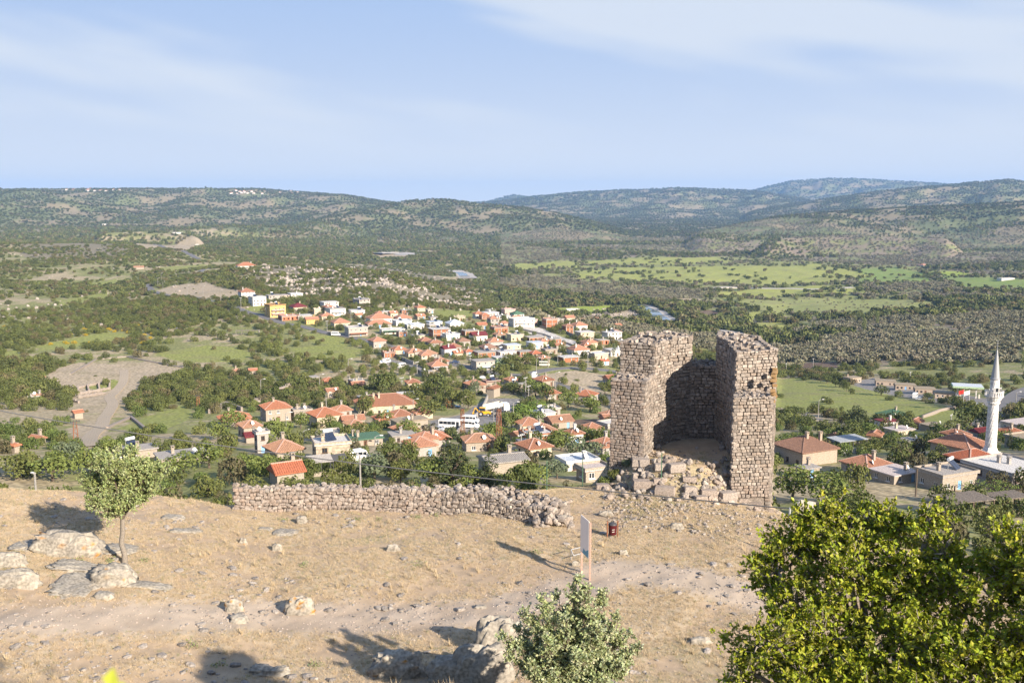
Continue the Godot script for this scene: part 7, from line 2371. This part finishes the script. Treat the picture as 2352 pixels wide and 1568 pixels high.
	for k in 9:
		out.append([g + Vector3(r.randfn() * 1.1, 8.3 + r.randfn() * 0.7, r.randfn() * 1.1), Vector3(1.1, 0.8, 1.1)])
	oak_at(out, g, "second oak on the slope beside the viewpoint", r, 1500)
	# a twig tip right before the lens
	var tp := EYE + ray(248, 1562) * 0.62
	o = thing("leaf_sprig", tp, 0.0, "blurred yellow-green leaf tip close to the lens at the bottom edge", "leaf")
	leaves = MB.new()
	wood = MB.new()
	wood.tube([Vector3(-0.02, -0.09, 0), Vector3(0, -0.005, 0)], [0.0012, 0.0008], 5)
	put(wood, "twig", mats.pale_bark, o)
	for k in [[Vector3(0, -0.006, 0), Vector3(0.25, 0.95, 0.0), 0.015], [Vector3(-0.002, -0.008, 0), Vector3(-0.9, 0.25, 0.0), 0.013], [Vector3(0.002, -0.008, 0), Vector3(0.75, 0.6, 0.0), 0.011]]:
		var ax: Vector3 = k[1].normalized() * k[2]
		var sd := Vector3(-ax.y, ax.x, 0) * 0.36
		var at := leaves.v.size()
		for q2 in [k[0], k[0] + ax * 0.45 + sd + Vector3(0, 0, 0.001), k[0] + ax, k[0] + ax * 0.45 - sd + Vector3(0, 0, 0.001)]:
			leaves.v.append(q2)
			leaves.c.append(Color(0.42, 0.46, 0.06))
		leaves.tri(at, at + 1, at + 2)
		leaves.tri(at, at + 2, at + 3)
	put(leaves, "foliage", mats.leaf_oak, o)

func oak(list: Array, foot: Vector3, label: String, r: RandomNumberGenerator, sprigs: int) -> void:
	var lobes := []
	for k in list:
		var c := at_range(k[0], k[1], k[4] + 0.3)
		var s := px(c)
		lobes.append([c, Vector3(k[2] * s, k[3] * s, k[2] * s) * 0.88])
	oak_at(lobes, on_ground(foot.x, foot.z), label, r, sprigs)

func oak_at(lobes: Array, p: Vector3, label: String, r: RandomNumberGenerator, sprigs: int) -> void:
	var o := thing("oak_tree", p, 0.0, label, "tree")
	var wood := MB.new()
	var leaves := MB.new()
	var mid := Vector3.ZERO
	for q in lobes:
		q[0] -= p
		mid += q[0] / lobes.size()
	var fork := mid * 0.45
	wood.tube([Vector3(0, -0.5, 0), fork * 0.5 + Vector3(0.15, 0, 0), fork], [0.34, 0.27, 0.22], 10)
	put(wood, "trunk", mats.pale_bark, o, true)
	wood = MB.new()
	for q in lobes:
		var c: Vector3 = q[0]
		var knee := fork.lerp(c, 0.5) + Vector3(r.randfn(), r.randfn() * 0.5, r.randfn()) * 0.25
		wood.tube([fork, knee, c], [0.13, 0.075, 0.035], 6)
		for j in 7:
			var d := Vector3(r.randfn(), r.randfn() * 0.7 + 0.3, r.randfn()).normalized()
			var e: Vector3 = c + d * q[1] * 0.85
			wood.tube([c, c.lerp(e, 0.5) + Vector3(r.randfn(), r.randfn(), r.randfn()) * 0.06, e], [0.03, 0.018, 0.006], 4)
	leaf_cloud(leaves, wood, lobes, sprigs, 11, 0.08, 0.15, [Color(0.25, 0.30, 0.028), Color(0.29, 0.335, 0.034), Color(0.20, 0.245, 0.024), Color(0.34, 0.365, 0.045), Color(0.25, 0.26, 0.05)], r, 0.6, -0.3, 14, 30, 0.125)
	put(wood, "branches", mats.pale_bark, o)
	put(leaves, "foliage", mats.leaf_oak, o).set_meta("kind", "stuff")

func build_all() -> void:
	var t0 := Time.get_ticks_msec()
	mat("play_orange", 0.65, 0.13, 0.03, 0.5)
	prepare_stones()
	build_tower()
	build_dry_wall()
	build_boulders()
	print("stone ", Time.get_ticks_msec() - t0)
	prepare_houses()
	prepare_plants()
	build_houses()
	print("houses ", Time.get_ticks_msec() - t0)
	build_poles()
	build_vehicles()
	build_minaret()
	build_canopies()
	build_walls()
	print("things ", Time.get_ticks_msec() - t0)
	build_foreground()
	build_near_trees()
	print("near ", Time.get_ticks_msec() - t0)
	build_plants()
	print("plants ", Time.get_ticks_msec() - t0)

# ---------------------------------------------------------------- sky
var sky_rows := []
const SKY_W := 1536
func sky_row(y: int) -> void:
	var h := SKY_W / 2
	var row := PackedFloat32Array()
	row.resize(SKY_W * 3)
	var el := PI * 0.5 - (y + 0.5) / h * PI
	var e := maxf(rad_to_deg(el), 0.0)
	for x in SKY_W:
		var az := ((x + 0.5) / SKY_W - 0.5) * TAU
		var d := Vector3(sin(az) * cos(el), sin(el), -cos(az) * cos(el))
		# clear air: pale at the horizon, blue above
		var t := 1.0 - exp(-e / 8.0)
		var hi := smoothstep(15.0, 75.0, e)
		var r := lerpf(lerpf(1.06, 0.33, t), 0.16, hi)
		var g := lerpf(lerpf(1.08, 0.56, t), 0.33, hi)
		var b := lerpf(lerpf(1.09, 1.0, t), 0.74, hi)
		# thin high cloud, drawn out along one direction
		var y_ := d.y - d.x * 0.16
		var n := n_big.get_noise_3d(-d.x * 560 + 250, y_ * 2600 + 300, d.z * 560 + 60) * 1.0 + n_mid.get_noise_3d(-d.x * 260, y_ * 1900, d.z * 260) * 0.42 + n_small.get_noise_3d(d.x * 90, y_ * 520, d.z * 90 + 5) * 0.16
		var veil := smoothstep(-0.25, 0.6, n * 1.4 + 0.10 - d.x * 0.8) * 0.78 * smoothstep(0.0, 5.0, e) * (1.0 - 0.5 * smoothstep(30.0, 70.0, e))
		row[x * 3] = lerpf(r, 0.90, veil)
		row[x * 3 + 1] = lerpf(g, 0.97, veil)
		row[x * 3 + 2] = lerpf(b, 1.07, veil)
	sky_rows[y] = row

func build_sky() -> Sky:
	var h := SKY_W / 2
	sky_rows.resize(h)
	n_big.seed = 3; n_big.frequency = 1.0 / 520.0; n_big.fractal_octaves = 4
	n_mid.seed = 7; n_mid.frequency = 1.0 / 90.0; n_mid.fractal_octaves = 3
	n_small.seed = 11; n_small.frequency = 1.0 / 14.0; n_small.fractal_octaves = 3
	var job := WorkerThreadPool.add_group_task(sky_row, h)
	WorkerThreadPool.wait_for_group_task_completion(job)
	var all := PackedFloat32Array()
	for y in h:
		all.append_array(sky_rows[y])
	var im := Image.create_from_data(SKY_W, h, false, Image.FORMAT_RGBF, all.to_byte_array())
	var m := PanoramaSkyMaterial.new()
	m.panorama = ImageTexture.create_from_image(im)
	var s := Sky.new()
	s.sky_material = m
	return s

func _ready() -> void:
	rng.seed = 20240611
	var cam := Camera3D.new()
	cam.name = "camera"
	add_child(cam)
	cam.position = EYE
	cam.rotation.x = -PITCH
	cam.near = 0.1
	cam.far = 30000
	var lens := CameraAttributesPhysical.new()
	lens.frustum_focal_length = 35.0
	lens.frustum_focus_distance = 70.0
	lens.exposure_aperture = 9.0
	lens.frustum_far = 30000
	cam.attributes = lens
	cam.fov = 37.85
	var env := Environment.new()
	env.tonemap_mode = Environment.TONE_MAPPER_LINEAR
	env.tonemap_exposure = 2.15
	env.background_mode = Environment.BG_SKY
	env.sky = build_sky()
	env.background_energy_multiplier = 0.40
	env.fog_enabled = true
	env.fog_density = 0.000058
	env.fog_light_color = Color(0.60, 0.78, 1.0)
	env.sdfgi_enabled = true
	env.ssao_enabled = true
	env.ssil_enabled = true
	var we := WorldEnvironment.new()
	we.name = "environment"
	we.environment = env
	add_child(we)
	var sun := DirectionalLight3D.new()
	sun.name = "sun"
	sun.light_energy = 1.6
	sun.light_color = Color(1.0, 0.945, 0.875)
	sun.light_angular_distance = 0.5
	sun.shadow_enabled = true
	add_child(sun)
	var elev := deg_to_rad(24.8)
	sun.look_at_from_position(Vector3.ZERO, Vector3(-0.66 * cos(elev), -sin(elev), -0.75 * cos(elev)))

	noise_tex("mottle", 5, 0.02, 5, 0.62, 1.12)
	noise_tex("straw", 6, 0.05, 5, 0.66, 1.16, FastNoiseLite.TYPE_SIMPLEX_SMOOTH, 1024)
	noise_tex("grit", 8, 0.06, 5, 0.0, 1.0, FastNoiseLite.TYPE_SIMPLEX_SMOOTH, 1024)
	noise_tex("stain", 9, 0.012, 4, 0.66, 1.1)
	prepare_terrain()
	prepare_cover()
	build_roads()
	build_terrain()
	build_all()
